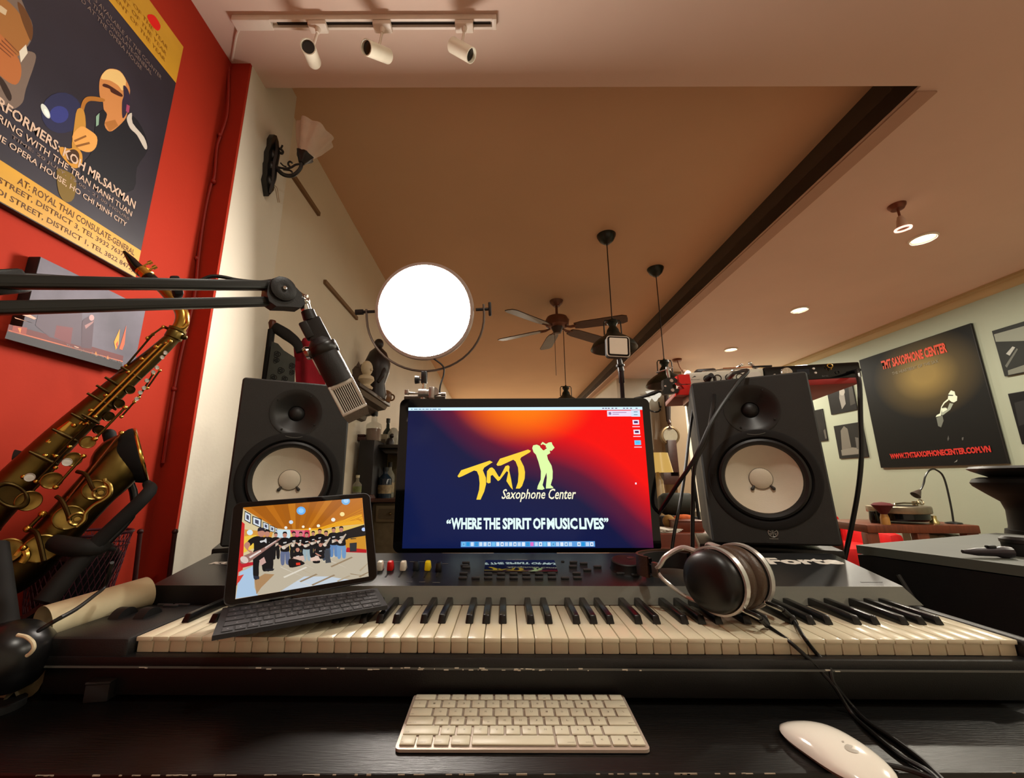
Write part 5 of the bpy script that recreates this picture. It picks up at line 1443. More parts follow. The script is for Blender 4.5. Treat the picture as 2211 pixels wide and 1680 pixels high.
# ================================================================== poster and picture board on the red wall
ML = Matrix(((0, -1, 0, XW), (1, 0, 0, 0), (0, 0, 1, 0), (0, 0, 0, 1)))     # local x = along the wall, y into it, z up
def flatprint(name, parent, M, shapes, y=-.0004):
    b = MB()
    for i, (pts, m) in enumerate(shapes): b.poly([onplane(M, *p) for p in pts], y-.00002*i, m=m)
    return obj(name, b, None, parent)
def wl(x, y): return onplane(ML, x, y)
pR = (wl(272, 598)[0]+wl(387, 107)[0])/2
pB = wl(272, 598)[1]; pT = wl(387, 107)[1]
pL = pR-1.02
poster = thing('concert_poster', 'large gold and black concert poster of a saxophonist on the red wall', 'poster', ML)
obj('board', MB().box(((pL+pR)/2, -.011, (pB+pT)/2), (pR-pL, .018, pT-pB), bev=.002), mat('board_dark', (40, 28, 14), .6), poster)
POF = -.0205
MLp = ML @ T(0, POF, 0)
def pz(zx, zy): return onplane(MLp, zx/2.709, zy/2.709)          # coordinates read off an enlarged crop
M_PDARK = mat('poster_midnight', (34, 31, 40), .42, var=.5, scale=3)
M_PGOLD = mat('poster_gold', (186, 138, 36), .42, var=.16, scale=6)
gl = onplane(MLp, 279, 525)[1]; gt = onplane(MLp, 369, 166)[1]
b = MB(); b.poly([(pL+.002, pB+.002), (pR-.002, pB+.002), (pR-.002, pT-.002), (pL+.002, pT-.002)], POF, m=M_PDARK); obj('printed_ground', b, None, poster)
b = MB(); b.poly([(pL+.002, pB+.002), (pR-.002, pB+.002), (pR-.002, gl), (pL+.002, gl)], POF-.0003, m=M_PGOLD); obj('printed_band', b, None, poster); b = MB(); b.poly([(pL+.002, gt), (pR-.002, gt), (pR-.002, pT-.002), (pL+.002, pT-.002)], POF-.0003, m=M_PGOLD); obj('printed_band', b, None, poster)
sh = {}; grp = ['printed_stage_light']
def PS(pts, c, rough=.45): sh.setdefault(grp[0], []).append(([(x/2.709, y/2.709) for x, y in (soft(pts) if 4 < len(pts) < 18 else pts)], flat('ink_%d_%d_%d' % c, *c)))
PS(ell(360, 660, 120, 120), (34, 36, 66)); PS(ell(345, 670, 55, 50), (44, 50, 112)); PS(ell(265, 650, 18, 48, -.5), (190, 196, 190)); PS(ell(272, 660, 10, 26, -.5), (226, 226, 214))
grp[0] = 'printed_player'
PS([(560, 700), (610, 640), (700, 690), (780, 680), (845, 780), (862, 880), (800, 980), (780, 1110), (640, 1130), (520, 1080), (470, 980), (540, 880)], (20, 20, 26))
PS([(740, 690), (770, 660), (775, 720), (840, 800), (860, 860), (845, 870), (800, 790), (760, 750)], (178, 170, 160))
PS([(580, 480), (600, 430), (640, 402), (700, 415), (738, 470), (760, 530), (745, 600), (740, 680), (690, 740), (640, 770), (610, 730), (625, 670), (606, 640), (600, 590), (582, 560)], (178, 118, 66))
PS([(590, 460), (610, 420), (645, 404), (700, 418), (736, 475), (716, 530), (690, 500), (640, 470)], (206, 172, 110))
PS([(720, 500), (745, 520), (760, 580), (740, 660), (715, 690), (712, 600), (722, 560)], (40, 30, 50)); PS([(740, 610), (758, 620), (752, 660), (735, 650)], (140, 60, 90))
PS([(605, 490), (640, 500), (712, 550), (706, 566), (650, 540), (640, 520), (600, 505)], (60, 26, 16))
PS([(610, 715), (640, 770), (690, 735), (672, 700)], (150, 96, 44))
PS([(610, 580), (560, 566), (510, 566), (482, 590), (470, 640), (486, 655), (500, 610), (530, 590), (600, 596)], (150, 96, 34))
PS([(450, 640), (490, 650), (500, 760), (480, 870), (420, 880), (432, 740)], (168, 120, 46))
PS([(400, 870), (350, 860), (352, 900), (400, 960), (440, 985), (476, 960), (478, 900), (450, 870), (420, 866)], (178, 126, 44)); PS(ell(425, 915, 38, 42), (58, 34, 12))
PS([(420, 800), (470, 740), (520, 760), (565, 800), (560, 860), (520, 890), (460, 870)], (196, 140, 70)); PS([(430, 820), (500, 790), (505, 800), (435, 832)], (120, 76, 30)); PS([(440, 850), (520, 830), (525, 842), (446, 862)], (120, 76, 30))
PS([(330, 1000), (360, 990), (440, 1040), (430, 1160), (380, 1180), (340, 1120)], (104, 82, 26))
PS([(580, 660), (560, 680), (560, 740), (575, 730)], (120, 150, 130))
# big player running off the top edge
grp[0] = 'printed_big_player'
PS([(0, -60), (90, -60), (150, 60), (190, 150), (180, 240), (150, 290), (200, 310), (205, 360), (150, 520), (130, 600), (70, 640), (20, 610), (-60, 590), (-60, -60)], (104, 88, 78))
PS([(-60, -40), (60, 20), (150, 130), (190, 170), (170, 240), (100, 330), (0, 250), (-60, 200)], (140, 92, 46)); PS([(100, 10), (150, 60), (190, 160), (180, 240), (150, 180), (120, 100)], (90, 56, 28))
PS([(-40, 190), (30, 230), (110, 350), (122, 440), (90, 496), (20, 460), (-40, 380)], (156, 92, 48))
for k in range(4): PS([(-30+18*k, 250-10*k), (60+16*k, 330-8*k), (64+16*k, 340-8*k), (-28+18*k, 262-10*k)], (104, 56, 28))
PS([(110, 300), (150, 260), (160, 310), (120, 366)], (196, 188, 170)); PS([(-20, 440), (20, 470), (66, 560), (50, 590), (10, 520)], (40, 26, 20)); PS([(0, 30), (40, 60), (30, 90), (-20, 60)], (180, 160, 130))
grp[0] = 'printed_red_mark'
PS([(860, 90), (900, 90), (938, 150), (920, 180), (880, 140)], (206, 26, 20))
for gi, (nm, lst) in enumerate(sh.items()):
    flatprint(nm, poster, MLp, lst, -.0004-.0001*gi).matrix_basis = T(0, POF, 0)
def ptext(s, z_, x0, x1, h, m, bold=.01):
    text(s, m, poster, x0, z_, x1, z_+h, y=POF-(.0005 if m == M_TB else .0012), bold=bold)
M_TW = flat('ink_pale_text', 186, 160, 140); M_TG = flat('ink_grey_text', 118, 100, 92); M_TB = flat('ink_brown_text', 84, 52, 14)
def ty(zx, zy): return pz(zx, zy)[1]
def tx(zx, zy): return pz(zx, zy)[0]
e1 = tx(775, 1265)
ptext('PERFORMERS: KOH MR.SAXMAN', 1.763, e1-.337, e1, .0235, M_TW, .02)
ptext('FEATURING WITH THE TRAN MANH TUAN', 1.737, e1-.36, e1-.004, .0155, M_TW)
ptext('TIME: 20 JULY, 19.00 - 21.00 HOURS', 1.7205, e1-.28, e1-.008, .0095, M_TG)
ptext('THE OPERA HOUSE, HO CHI MINH CITY', 1.698, e1-.315, e1-.012, .0155, M_TW)
for s_, z_, xa, x1 in (('AT: ROYAL THAI CONSULATE-GENERAL', 1.6385, .277, 1.004), ('STREET, DISTRICT 3, TEL 3932 7637) &', 1.615, .30, .998), ('LOI STREET, DISTRICT 1, TEL 3822 8472)', 1.5915, .32, 1.010)):
    ptext(s_, z_, x1-xa, x1, .0165, M_TB, .02)
MTt = T(tx(790, 330), 0, ty(800, 410))
for i, s_ in enumerate(('TICKETS AVAILABLE AT THE COUNTER', 'ROYAL THAI CONSULATE-GENERAL', 'AND AT THE OPERA HOUSE')):
    z_ = gt-.045-.019*i; text(s_, M_TG, poster, pR-.30, z_, pR-.05-.03*i, z_+.012, y=POF-.0011)
text('CONCERT', flat('ink_copper', 170, 110, 66), poster, pR-.78, gt-.14, pR-.52, gt-.05, y=POF-.0011)
for i in range(3): text('THE OFFICIAL EVENT OF THE YEAR', flat('ink_bronze', 140, 92, 20), poster, pR-.36, gt+.02+.022*i, pR-.05, gt+.032+.022*i, y=POF-.0011)

cL, cR_, cB, cT = .7934, 1.0632, (1.3333+1.3231)/2, 1.5125
art = thing('picture_board', 'small dusky stage photograph on a thick board behind the boom arm', 'picture', ML)
obj('board', MB().box(((cL+cR_)/2, -.014, (cB+cT)/2), (cR_-cL, .026, cT-cB), bev=.002), mat('board_black', (24, 20, 20), .6), art)
MLa = ML @ T(0, -.0274, 0)
M_ART = mat('stage_haze', (92, 88, 100), .55, var=.3, scale=9, spec=.25)
b = MB(); b.poly([(cL+.001, cB+.001), (cR_-.001, cB+.001), (cR_-.001, cT-.001), (cL+.001, cT-.001)], -.0274, m=M_ART); obj('printed_ground', b, None, art)
def az(pts): return [(x/3.948, 500+y/3.948) for x, y in pts]
sh = []
def AS(pts, c): sh.append((az(pts), flat('ink_%d_%d_%d' % c, *c)))
AS([(40, 910), (60, 850), (1045, 1115), (1030, 1185)], (44, 42, 46))
AS([(60, 850), (75, 790), (640, 940), (1050, 1060), (1045, 1115)], (96, 44, 46)); AS([(70, 846), (72, 838), (1046, 1104), (1045, 1112)], (190, 104, 70))
AS([(330, 690), (700, 660), (690, 980), (420, 900), (300, 800)], (84, 72, 84)); AS([(480, 800), (620, 820), (600, 960), (460, 900)], (110, 56, 62))
AS([(700, 760), (760, 720), (800, 760), (780, 1000), (690, 990)], (76, 58, 70)); AS(ell(780, 735, 22, 26), (176, 140, 140)); AS([(720, 800), (800, 760), (790, 780), (730, 830)], (150, 110, 110))
AS([(120, 730), (240, 770), (280, 780), (130, 742)], (206, 150, 120)); AS([(160, 700), (240, 700), (310, 740), (290, 750)], (200, 160, 140)); AS([(110, 800), (230, 820), (220, 880), (100, 850)], (140, 60, 50)); AS([(150, 820), (180, 825), (170, 870)], (220, 130, 70))
AS([(970, 940), (1020, 830), (1010, 960), (985, 1010)], (214, 146, 40)); AS([(1015, 1000), (1075, 800), (1060, 960), (1040, 1010)], (206, 84, 46)); AS([(985, 960), (1005, 930), (1000, 1000)], (170, 60, 40))
AS([(806, 1050), (815, 1020), (828, 1060)], (230, 140, 50)); AS([(906, 1085), (918, 1055), (926, 1092)], (230, 140, 50)); AS([(630, 975), (670, 988), (668, 994), (632, 982)], (230, 180, 150))
flatprint('printed_scene', art, MLa, sh, -.0003); [o for o in COL.objects if o.name.startswith('printed_scene')][-1].matrix_basis = T(0, -.0274, 0)
text('The Saxophone Stage Ho Chi Minh City', flat('ink_soft_grey', 120, 116, 118), art, cL+.09, cB+.010, cL+.235, cB+.018, y=-.0284)

# ================================================================== left end of the desk
# rolled paper
ra, rb = PY(92, 1350, .665), PY(316, 1280, .79)
A, L = align(ra, rb)
t = thing('paper_roll', 'rolled sheet of cream paper lying beside the end of the piano', 'paper roll', T(*ra))
b = MB(); n = 40; rows = []
for i in range(n+1):
    a = 2*math.pi*1.25*i/n; r = .0275-.0035*i/n
    rows.append([(r*math.cos(a+2.4), r*math.sin(a+2.4), 0), (r*math.cos(a+2.4), r*math.sin(a+2.4), L)])
b.sheet(rows)
obj('sheet', b, mat('cream_paper', (240, 230, 192), .6, var=.04, scale=8), t, A.to_3x3().to_4x4())
t = thing('storage_box', 'low black storage box on the desk carrying the paper roll', 'box', T(-.745, .70, ZD))
obj('box_body', MB().box((0, 0, .032), (.14, .09, .064), bev=.004), mat('storage_black', (12, 12, 13), .5), t)
obj('box_lid', MB().box((0, 0, .0665), (.144, .094, .005), bev=.002), mat('storage_black', (12, 12, 13)), t)
# wire basket
bc = PY(180, 1330, .86)
t = thing('wire_basket', 'purple tinted wire mesh waste basket with dark bag behind the saxophone', 'basket', T(-.868, .90, ZD))
M_WIRE = mat('plum_wire', (96, 54, 66), .35, .5, var=.1)
r0, r1, hB = .056, .079, .185
obj('rim', MB().torus((0, 0, hB), r1, .0032, n=40, k=8), M_WIRE, t); obj('base_ring', MB().torus((0, 0, .004), r0, .003, n=36, k=8), M_WIRE, t); obj('hoop', MB().torus((0, 0, hB*.86), r1-.003, .0014, n=36, k=6), M_WIRE, t)
b = MB(); nW = 44
for k in range(nW):
    a = 2*math.pi*k/nW
    for s in (-1, 1):
        pts = [((r0+(r1-r0)*u)*math.cos(a+s*u*.9), (r0+(r1-r0)*u)*math.sin(a+s*u*.9), .004+(hB-.006)*u) for u in (0, .33, .66, 1)]
        b.tube(pts, .0008, 4)
obj('wire_mesh', b, M_WIRE, t, kind='stuff')
b = MB(); b.lathe([(0, .01), (r0*.8, .012), (r0*.95, .06), (r1*.86, .14), (r1*.6, .165), (0, .15)], 24, wob=lambda a, r, z: 1+.05*math.sin(5*a+z*40))
obj('bag', b, mat('dark_bag', (20, 16, 18), .5, bump=.5, bscale=30), t)
# white plug adapter on the pier front
q = PY(285, 1206, 1.235)
t = thing('plug_adapter', 'cream plug adapter on the red wall corner above the desk', 'plug', T(*q))
obj('shell', MB().box((0, -.008, 0), (.034, .04, .05), bev=.006), mat('cream_plastic', (214, 196, 150), .4), t)
obj('pin', MB().cyl((-.004, 0, -.034), (-.004, 0, -.022), .005), M_GOLD, t)
# thin dark rods in front of the red pier
for pts, lab in (([(303, 1148), (290, 1262)], 'thin dark maroon rod standing before the red pier beside the plug adapter'), ([(378, 1148), (366, 1240)], 'thin black rod standing at the red and white edge of the pier')):
    p = [PY(x, y, 1.16) for x, y in pts]
    p[1] = p[0]+(p[1]-p[0])*((p[0].z-ZD)/max(1e-3, p[0].z-p[1].z))
    t = thing('thin_rod', lab, 'rod', T(p[1].x, p[1].y, ZD))
    obj('shaft', MB().cyl(p[1]-Vector((p[1].x, p[1].y, ZD)), p[0]-Vector((p[1].x, p[1].y, ZD)), .006, .0055), mat('maroon_rod', (56, 14, 12), .5), t)
    obj('tip', MB().ball(p[0]-Vector((p[1].x, p[1].y, ZD)), .0075), mat('maroon_rod', (56, 14, 12)), t)
# round black desk object at the far left with white cable
bp = PZ(10, 1440, .80)
t = thing('desk_lamp', 'black round-headed desk lamp with slanting black post at the far end of the desk', 'lamp', T(bp.x, bp.y, ZD))
o0 = Vector((bp.x, bp.y, ZD))
hc = PY(14, 1424, bp.y)-o0
obj('lamp_head', MB().lathe([(0, .046), (.02, .044), (.036, .032), (.044, .012), (.045, -.012), (.04, -.02), (0, -.014)], 32, T(*hc) @ RY(.5)), mat('lamp_black', (15, 15, 16), .3), t)
b = MB(); b.tube([PY(x, y, bp.y-.04)-o0 for x, y in ((38, 1371), (56, 1375), (70, 1386), (73, 1399), (66, 1410), (58, 1416))], .0022, 8, smooth=4)
obj('white_lead', b, mat('rim_cream', (222, 210, 176), .4), t)
b = MB(); p0, p1 = PY(8, 1380, bp.y)-o0, PY(-8, 1180, bp.y+.05)-o0
b.tube([hc, p0, p1], [.01, .017, .014], 12); obj('post', b, M_BLACKMATTE, t)
obj('foot', MB().lathe([(0, 0), (.028, 0), (.028, .008), (0, .012)], 28), M_BLACKMATTE, t)
b = MB()
b.tube([PZ(x, y, .826) for x, y in ((38, 1362), (48, 1352), (56, 1344), (60, 1350), (50, 1362), (62, 1374), (84, 1372), (92, 1362), (86, 1352))], .0028, 8, smooth=4)
one('white_cable', b, mat('white_cable_jacket', (224, 218, 196), .45), 'looped white cable beside the open end of the paper roll', 'cable')
b = MB(); b.tube([PZ(x, y, z) for x, y, z in ((84, 1362, .845), (120, 1340, .872), (165, 1315, .874), (205, 1285, .876), (225, 1268, .88), (235, 1240, .9), (242, 1215, .92))], .0026, 8, smooth=4)
one('black_cable', b, M_CABLE, 'thin black cable running over the paper roll', 'cable')
# crumpled cloth
random.seed(9)
b = MB(); cq = PZ(26, 1475, ZD+.02)
rows = []
for i in range(9):
    rw = []
    for j in range(9):
        u, v = i/8-.5, j/8-.5
        h = .012+.022*math.sin(3.1*u*3+1.7*v)*math.cos(5*v)+.018*(1-4*u*u)*(1-4*v*v)
        rw.append((cq.x-.012+u*.075, cq.y+v*.05, ZD+max(.002, h)))
    rows.append(rw)
b.sheet(rows); one('cloth', b, mat('beige_cloth', (128, 112, 84), .9, bump=.5, bscale=120, var=.2), 'crumpled beige cloth under the black round-headed lamp', 'cloth')
q = PZ(222, 1506, ZD)
t = thing('small_box', 'small dull black box on the desk below the end of the piano', 'box', T(q.x, q.y, ZD) @ RZ(.15))
obj('box_body', MB().box((0, 0, .011), (.03, .03, .022), bev=.002), mat('dull_black', (30, 29, 30), .7), t)
obj('box_lid', MB().box((0, 0, .0235), (.031, .031, .003), bev=.001), mat('dull_grey', (46, 44, 44), .7), t)

# ================================================================== coat stand behind the left speaker
Yq = 1.62
q0 = PY(580, 704, Yq)
t = thing('coat_stand', 'dark wooden coat stand with a turned knob behind the left studio speaker', 'coat stand', T(q0.x, q0.y, 0))
o0 = Vector((q0.x, q0.y, 0))
pk = PY(588, 700, Yq)-o0
obj('knob', MB().lathe([(0, .02), (.012, .016), (.016, .004), (.012, -.012), (.009, -.03)], 24, T(*pk)), mat('knob_brown', (92, 44, 26), .35, var=.2), t)
obj('post', MB().cyl((pk.x, 0, .03), (pk.x, 0, pk.z-.025), .014), M_BLACKMATTE, t)
obj('foot', MB().lathe([(0, 0), (.05, 0), (.048, .02), (.02, .035), (0, .035)], 28, T(pk.x, 0, 0)), M_BLACKMATTE, t)
b = MB(); ap = [PY(x, y, Yq)-o0 for x, y in ((592, 706), (618, 722), (640, 740), (648, 760))]; b.tube(ap, [.022, .024, .02, .016], 12, smooth=4, flatten=.6)
obj('arm', b, M_BLACKMATTE, t)
def hang(name, pts, Yh, m, lab, th=.008):
    b = MB(); P_ = [PY(x, y, Yh) for x, y in pts]
    b.prism([(p.x, p.z) for p in P_], Yh-th/2, Yh+th/2)
    return one(name, b, m, lab, 'cloth')
mm = mat('scarf_pattern', (62, 66, 62), .85, bump=.3, bscale=300)
sc_ = thing('patterned_scarf', 'grey scarf with black knotwork hanging from the coat stand', 'scarf', I4)
P_ = [PY(x, y, Yq-.03) for x, y in ((588, 738), (600, 742), (612, 756), (637, 772), (634, 850), (572, 850))]
obj('fabric', MB().prism([(p.x, p.z) for p in P_], Yq-.034, Yq-.026), mm, sc_)
b = MB(); random.seed(2); Mh = T(0, Yq-.0352, 0)
for cx, cy, r_ in ((598, 765, 9), (596, 778, 8), (630, 790, 8), (630, 804, 7), (606, 800, 9), (590, 815, 9), (614, 818, 8), (600, 830, 8), (620, 838, 7)):
    c_ = PY(cx, cy, Yq-.0352); rr = r_*.0016
    for k in range(3): b.torus((c_.x+rr*.35*math.cos(2.1*k), Yq-.0345, c_.z+rr*.35*math.sin(2.1*k)), rr*.62, .0014, rot=RX(math.pi/2), n=18, k=5)
obj('knotwork', b, mat('knot_black', (16, 17, 16), .8), sc_)
b = MB(); rows = []
for j in range(7):
    u = j/6; rw = []
    for i in range(15):
        v = i/14; x = (633+5*u)+(692+14*u-(633+5*u))*v; y = 731+(852-731)*u+ (4 if v < .3 else 0)
        p = PY(x, y, Yq+.03); rw.append((p.x, Yq+.03+.012*math.sin(v*9+u), p.z))
    rows.append(rw)
b.sheet(rows); one('red_cloth', b, mat('crimson_cloth', (150, 14, 34), .85, bump=.3, bscale=300, var=.1), 'crimson cloth hanging behind the microphone and the left speaker', 'cloth')

# ================================================================== ceiling fan and pendants
def put(x, y, Y): return PY(x, y, Y)
fc = PZ(1201, 650, ZR)
FYc = fc.y
fan = thing('ceiling_fan', 'brown five-bladed ceiling fan hanging from the raised ceiling', 'ceiling fan', T(fc.x, fc.y, ZR))
zc_ = lambda y: PY(1205, y, FYc).z-ZR
M_FAN = mat('fan_bronze', (112, 74, 58), .4, .4, var=.1)
M_BLADE = mat('fan_blade_wood', (70, 48, 38), .45, var=.25, scale=8, stretch=(1, 6, 1))
obj('canopy', MB().lathe([(0, zc_(662)), (.03, zc_(662)), (.06, zc_(655)), (.068, zc_(649)), (.068, 0), (0, 0)], 28), M_FAN, fan)
obj('downrod', MB().cyl((0, 0, zc_(685)), (0, 0, zc_(658)), .013), M_FAN, fan)
zt_, zb_ = zc_(682), zc_(706)
obj('motor', MB().lathe([(0, zt_), (.03, zt_-.005), (.1, zt_-.02), (.118, (zt_+zb_)/2), (.112, zb_+.01), (.07, zb_-.005), (0, zb_-.005)], 36), M_FAN, fan)
obj('switch_cup', MB().lathe([(0, zb_-.07), (.035, zb_-.065), (.05, zb_-.03), (.06, zb_), (0, zb_)], 28), mat('fan_dark', (60, 42, 34), .4, .4), fan)
zbl = zb_-.012
bl_ = MB()
pts = [(.17, -.045), (.24, -.062), (.62, -.07), (.66, -.05), (.665, 0), (.66, .05), (.62, .07), (.24, .062), (.17, .045)]
bl_.slab(pts, -.004, .004, RX(-.2)); bl_me = bl_.mesh('blade', M_BLADE)
ir = MB(); ir.tube([(.08, 0, .006), (.13, .012, -.004), (.19, .02, 0)], .008, 8); ir.tube([(.08, 0, .006), (.13, -.012, -.004), (.19, -.02, 0)], .008, 8); ir.slab([(.17, -.03), (.25, -.022), (.25, .022), (.17, .03)], .003, .008, RX(-.2)); ir_me = ir.mesh('blade_iron', M_FAN)
cw = Vector((fc.x, fc.y, ZR+zbl))
for x, y in ((1140, 685), (1078, 735), (1172, 763), (1338, 690), (1302, 737)):
    q = PZ(x, y, ZR+zbl); a = math.atan2(q.y-fc.y, q.x-fc.x)
    o = shared('blade', bl_me, fan, T(0, 0, zbl) @ RZ(a)); shared('blade_iron', ir_me, fan, T(0, 0, zbl) @ RZ(a))
obj('pull_chain', MB().cyl((-.03, -.02, zc_(812)), (-.03, -.02, zb_-.06), .0028, n=6), mat('chain_brown', (96, 72, 52), .4, .5), fan)

def pendant(px, py, ztop_px, Y, lab, sc=1.0, cage=True, Zc=ZR):
    p = PY(px, py, Y)
    t = thing('pendant_lamp', lab, 'pendant lamp', T(p.x, Y, Zc), 'dark green pendant lamps')
    ztop = PY(px, ztop_px, Y).z-Zc
    g = mat('dark_green_enamel', (22, 30, 22), .35, var=.1)
    obj('canopy', MB().lathe([(0, -.075), (.02, -.072), (.05, -.045), (.066, -.012), (.068, 0), (0, 0)], 28, Matrix.Diagonal((sc, sc, sc, 1))), g, t)
    obj('cord', MB().cyl((0, 0, ztop), (0, 0, -.07), .004, n=8), mat('cord_brown', (40, 26, 16), .7), t)
    Ms = T(0, 0, ztop) @ Matrix.Diagonal((sc, sc, sc, 1))
    obj('lamp_neck', MB().lathe([(.008, .0), (.012, -.01), (.034, -.015), (.038, -.035), (.03, -.045), (.024, -.06), (.04, -.085), (.045, -.11), (0, -.11)], 24, Ms), g, t)
    obj('lamp_shade', MB().lathe([(.04, -.1), (.06, -.125), (.1, -.15), (.14, -.185), (.155, -.215), (.157, -.222), (.15, -.218), (.135, -.186), (.09, -.152), (.04, -.112)], 40, Ms), g, t)
    if cage:
        b = MB()
        for s in (-1, 1): b.tube([(s*.012, 0, -.012), (s*.05, 0, -.014), (s*.058, 0, -.03), (s*.06, 0, -.12)], .0045, 8, M=Ms)
        obj('yoke', b, g, t)
    return t
p1 = PZ(1309, 508, ZR); p2 = PZ(1415, 580, ZR)
pendant(1309, 508, 688, p1.y, 'dark green pendant lamp behind the small square light, on the longest cord')
pendant(1415, 580, 775, p2.y, 'dark green pendant lamp above the red clamp pads, nearest the ceiling step')
pendant(1216, 700, 832, 4.3, 'dark green pendant lamp half hidden behind the monitor top under the fan')

# ================================================================== things on the left wall beyond the pier
t = thing('wall_shelf', 'dark carved moulding shelf on the left wall behind the microphone grille', 'shelf', T(-1.0, 0, 0))
sa, sb = PX(778, 822, -.80), PX(843, 874, -.80)
y0_, y1_, zs_ = sa.y, sb.y, (sa.z+sb.z)/2
M_SHELF = mat('shelf_brown', (62, 48, 38), .5, var=.15)
b = MB(); b.box((.1, (y0_+y1_)/2, zs_-.012), (.2, y1_-y0_, .024), bev=.004); obj('board', b, M_SHELF, t)
b = MB(); b.prism([(0, zs_-.024), (.185, zs_-.024), (.17, zs_-.05), (.12, zs_-.06), (.1, zs_-.085), (.04, zs_-.1), (.03, zs_-.13), (0, zs_-.14)], y0_+.02, y1_-.02); obj('moulding', b, M_SHELF, t)
def onshelf(x, y, X=-.88): return PX(x, y, X)
def figure(name, prof, xy, X, z, m, lab, cat, extra=None, Mx=I4):
    p = PX(xy[0], xy[1], X); t = thing(name, lab, cat, T(X, p.y, z))
    obj('body', MB().lathe(prof, 24, Mx), m, t)
    if extra: extra(t)
    return t
zsh = zs_
p = onshelf(815, 760, -.86); pz_top = PX(808, 722, -.86).z
H_ = pz_top-zsh
def ex1(t):
    b = MB(); b.ball((0, -.0, H_*.93), .035, sc=(1, .8, 1.15)); obj('head', b, mat('ebony_wood', (38, 28, 28), .4), t)
    b = MB(); b.tube([(.03, -.03, H_*.62), (.06, -.05, H_*.4), (.03, -.06, H_*.25)], [.02, .018, .012], 10, smooth=3); obj('arm', b, mat('ebony_wood', (38, 28, 28)), t)
figure('dark_statue', [(0, 0), (.07, 0), (.075, .03), (.06, H_*.25), (.085, H_*.45), (.09, H_*.6), (.06, H_*.78), (.03, H_*.85), (0, H_*.86)], (815, 790), -.86, zsh, mat('ebony_wood', (38, 28, 28), .4, var=.15), 'tall dark wooden statue on the moulding shelf', 'statue', ex1)
def ex2(t):
    b = MB(); b.ball((0, 0, .135), .042, sc=(.85, 1, 1.2)); b.ball((.03, -.01, .125), .012); obj('head', b, mat('pale_plaster', (206, 190, 160), .6), t)
figure('bust', [(0, 0), (.04, 0), (.045, .012), (.025, .03), (.05, .06), (.045, .08), (.02, .095), (.022, .11), (0, .115)], (792, 800), -.83, zsh, mat('pale_plaster', (206, 190, 160), .6, var=.1), 'small pale plaster bust on the shelf before the dark statue', 'bust', ex2)
def ex3(t):
    for s in (-1, 1): obj('ear', MB().lathe([(.02, 0), (.012, .02), (0, .045)], 10, T(0, s*.025, .15)), mat('grey_fur', (92, 78, 70), .9), t)
    obj('tail', MB().tube([(-.02, .05, .03), (.03, .09, .06), (.02, .1, .12)], .012, 8, smooth=3), mat('grey_fur', (92, 78, 70)), t)
figure('carved_animal', [(0, 0), (.06, 0), (.07, .04), (.055, .09), (.04, .11), (.045, .14), (.03, .165), (0, .17)], (775, 815), -.90, zsh, mat('grey_fur', (92, 78, 70), .8, var=.2), 'small greyish carved animal at the near end of the shelf', 'figurine', ex3)
def ex4(t):
    obj('lid', MB().lathe([(0, .09), (.03, .085), (.05, .07), (.052, .06), (0, .06)], 20), mat('brown_glaze', (120, 84, 50), .4), t)
    obj('handle', MB().torus((.05, 0, .035), .022, .006, rot=RX(math.pi/2), n=20, k=6), mat('brown_glaze', (120, 84, 50)), t)
figure('brown_jar', [(0, 0), (.04, 0), (.055, .03), (.05, .06), (0, .06)], (831, 848), -.83, zsh, mat('brown_glaze', (120, 84, 50), .4, var=.2), 'brown glazed lidded jar at the far end of the shelf', 'jar', ex4)

# cabinet with bottles
yk0 = 2.85
def cb(x, y, Y=yk0): return PY(x, y, Y)
c0, c1 = cb(762, 1152), cb(806, 950)
t = thing('bar_cabinet', 'tall dark bar cabinet with shelf and drawer between left speaker and monitor', 'cabinet', T(c0.x, yk0, 0))
M_CAB = mat('cabinet_dark', (26, 24, 26), .5, var=.1); M_CABW = mat('cabinet_grey_wood', (104, 94, 72), .5, var=.15)
xl_ = 0; xr_ = cb(846, 1000).x-c0.x; ztp = cb(800, 950).z
w_ = cb(806, 1000).x-c0.x
obj('side_panel', MB().box((w_/2, .18, ztp/2), (w_, .36, ztp), bev=.004), M_CAB, t)
obj('back_panel', MB().box(((w_+.35)/2+.05, .52, ztp/2), (.5, .02, ztp)), M_CABW, t)
zm = cb(830, 1077).z
obj('counter', MB().box((w_+.16, .25, zm-.012), (.34, .5, .024), bev=.004), mat('counter_brown', (70, 42, 34), .45), t)
zsh2 = cb(835, 957).z
b = MB(); b.box((w_+.16, .3, zsh2-.012), (.32, .4, .024), bev=.004); b.prism([(w_, zsh2-.03), (w_+.3, zsh2-.03), (w_+.28, zsh2-.06), (w_+.04, zsh2-.06)], .15, .5)
obj('shelf', b, mat('shelf_dark', (44, 40, 36), .5), t)
obj('lower_body', MB().box((w_+.17, .27, (zm-.03)/2), (.34, .46, zm-.03), bev=.004), M_CABW, t)
zd1, zd0 = cb(840, 1092).z, cb(840, 1128).z
d_ = obj('drawer', MB().box((w_+.13, .035, (zd0+zd1)/2), (.2, .02, zd1-zd0), bev=.003), M_CABW, t)
obj('drawer_rim', MB().rplate((w_+.13, .024, (zd0+zd1)/2), .16, (zd1-zd0)*.6, .006, .008), mat('drawer_edge', (84, 74, 56), .5), d_)
obj('knob', MB().ball((w_+.13, .012, (zd0+zd1)/2), .011), mat('brass_knob', (96, 80, 50), .35, .8), d_)
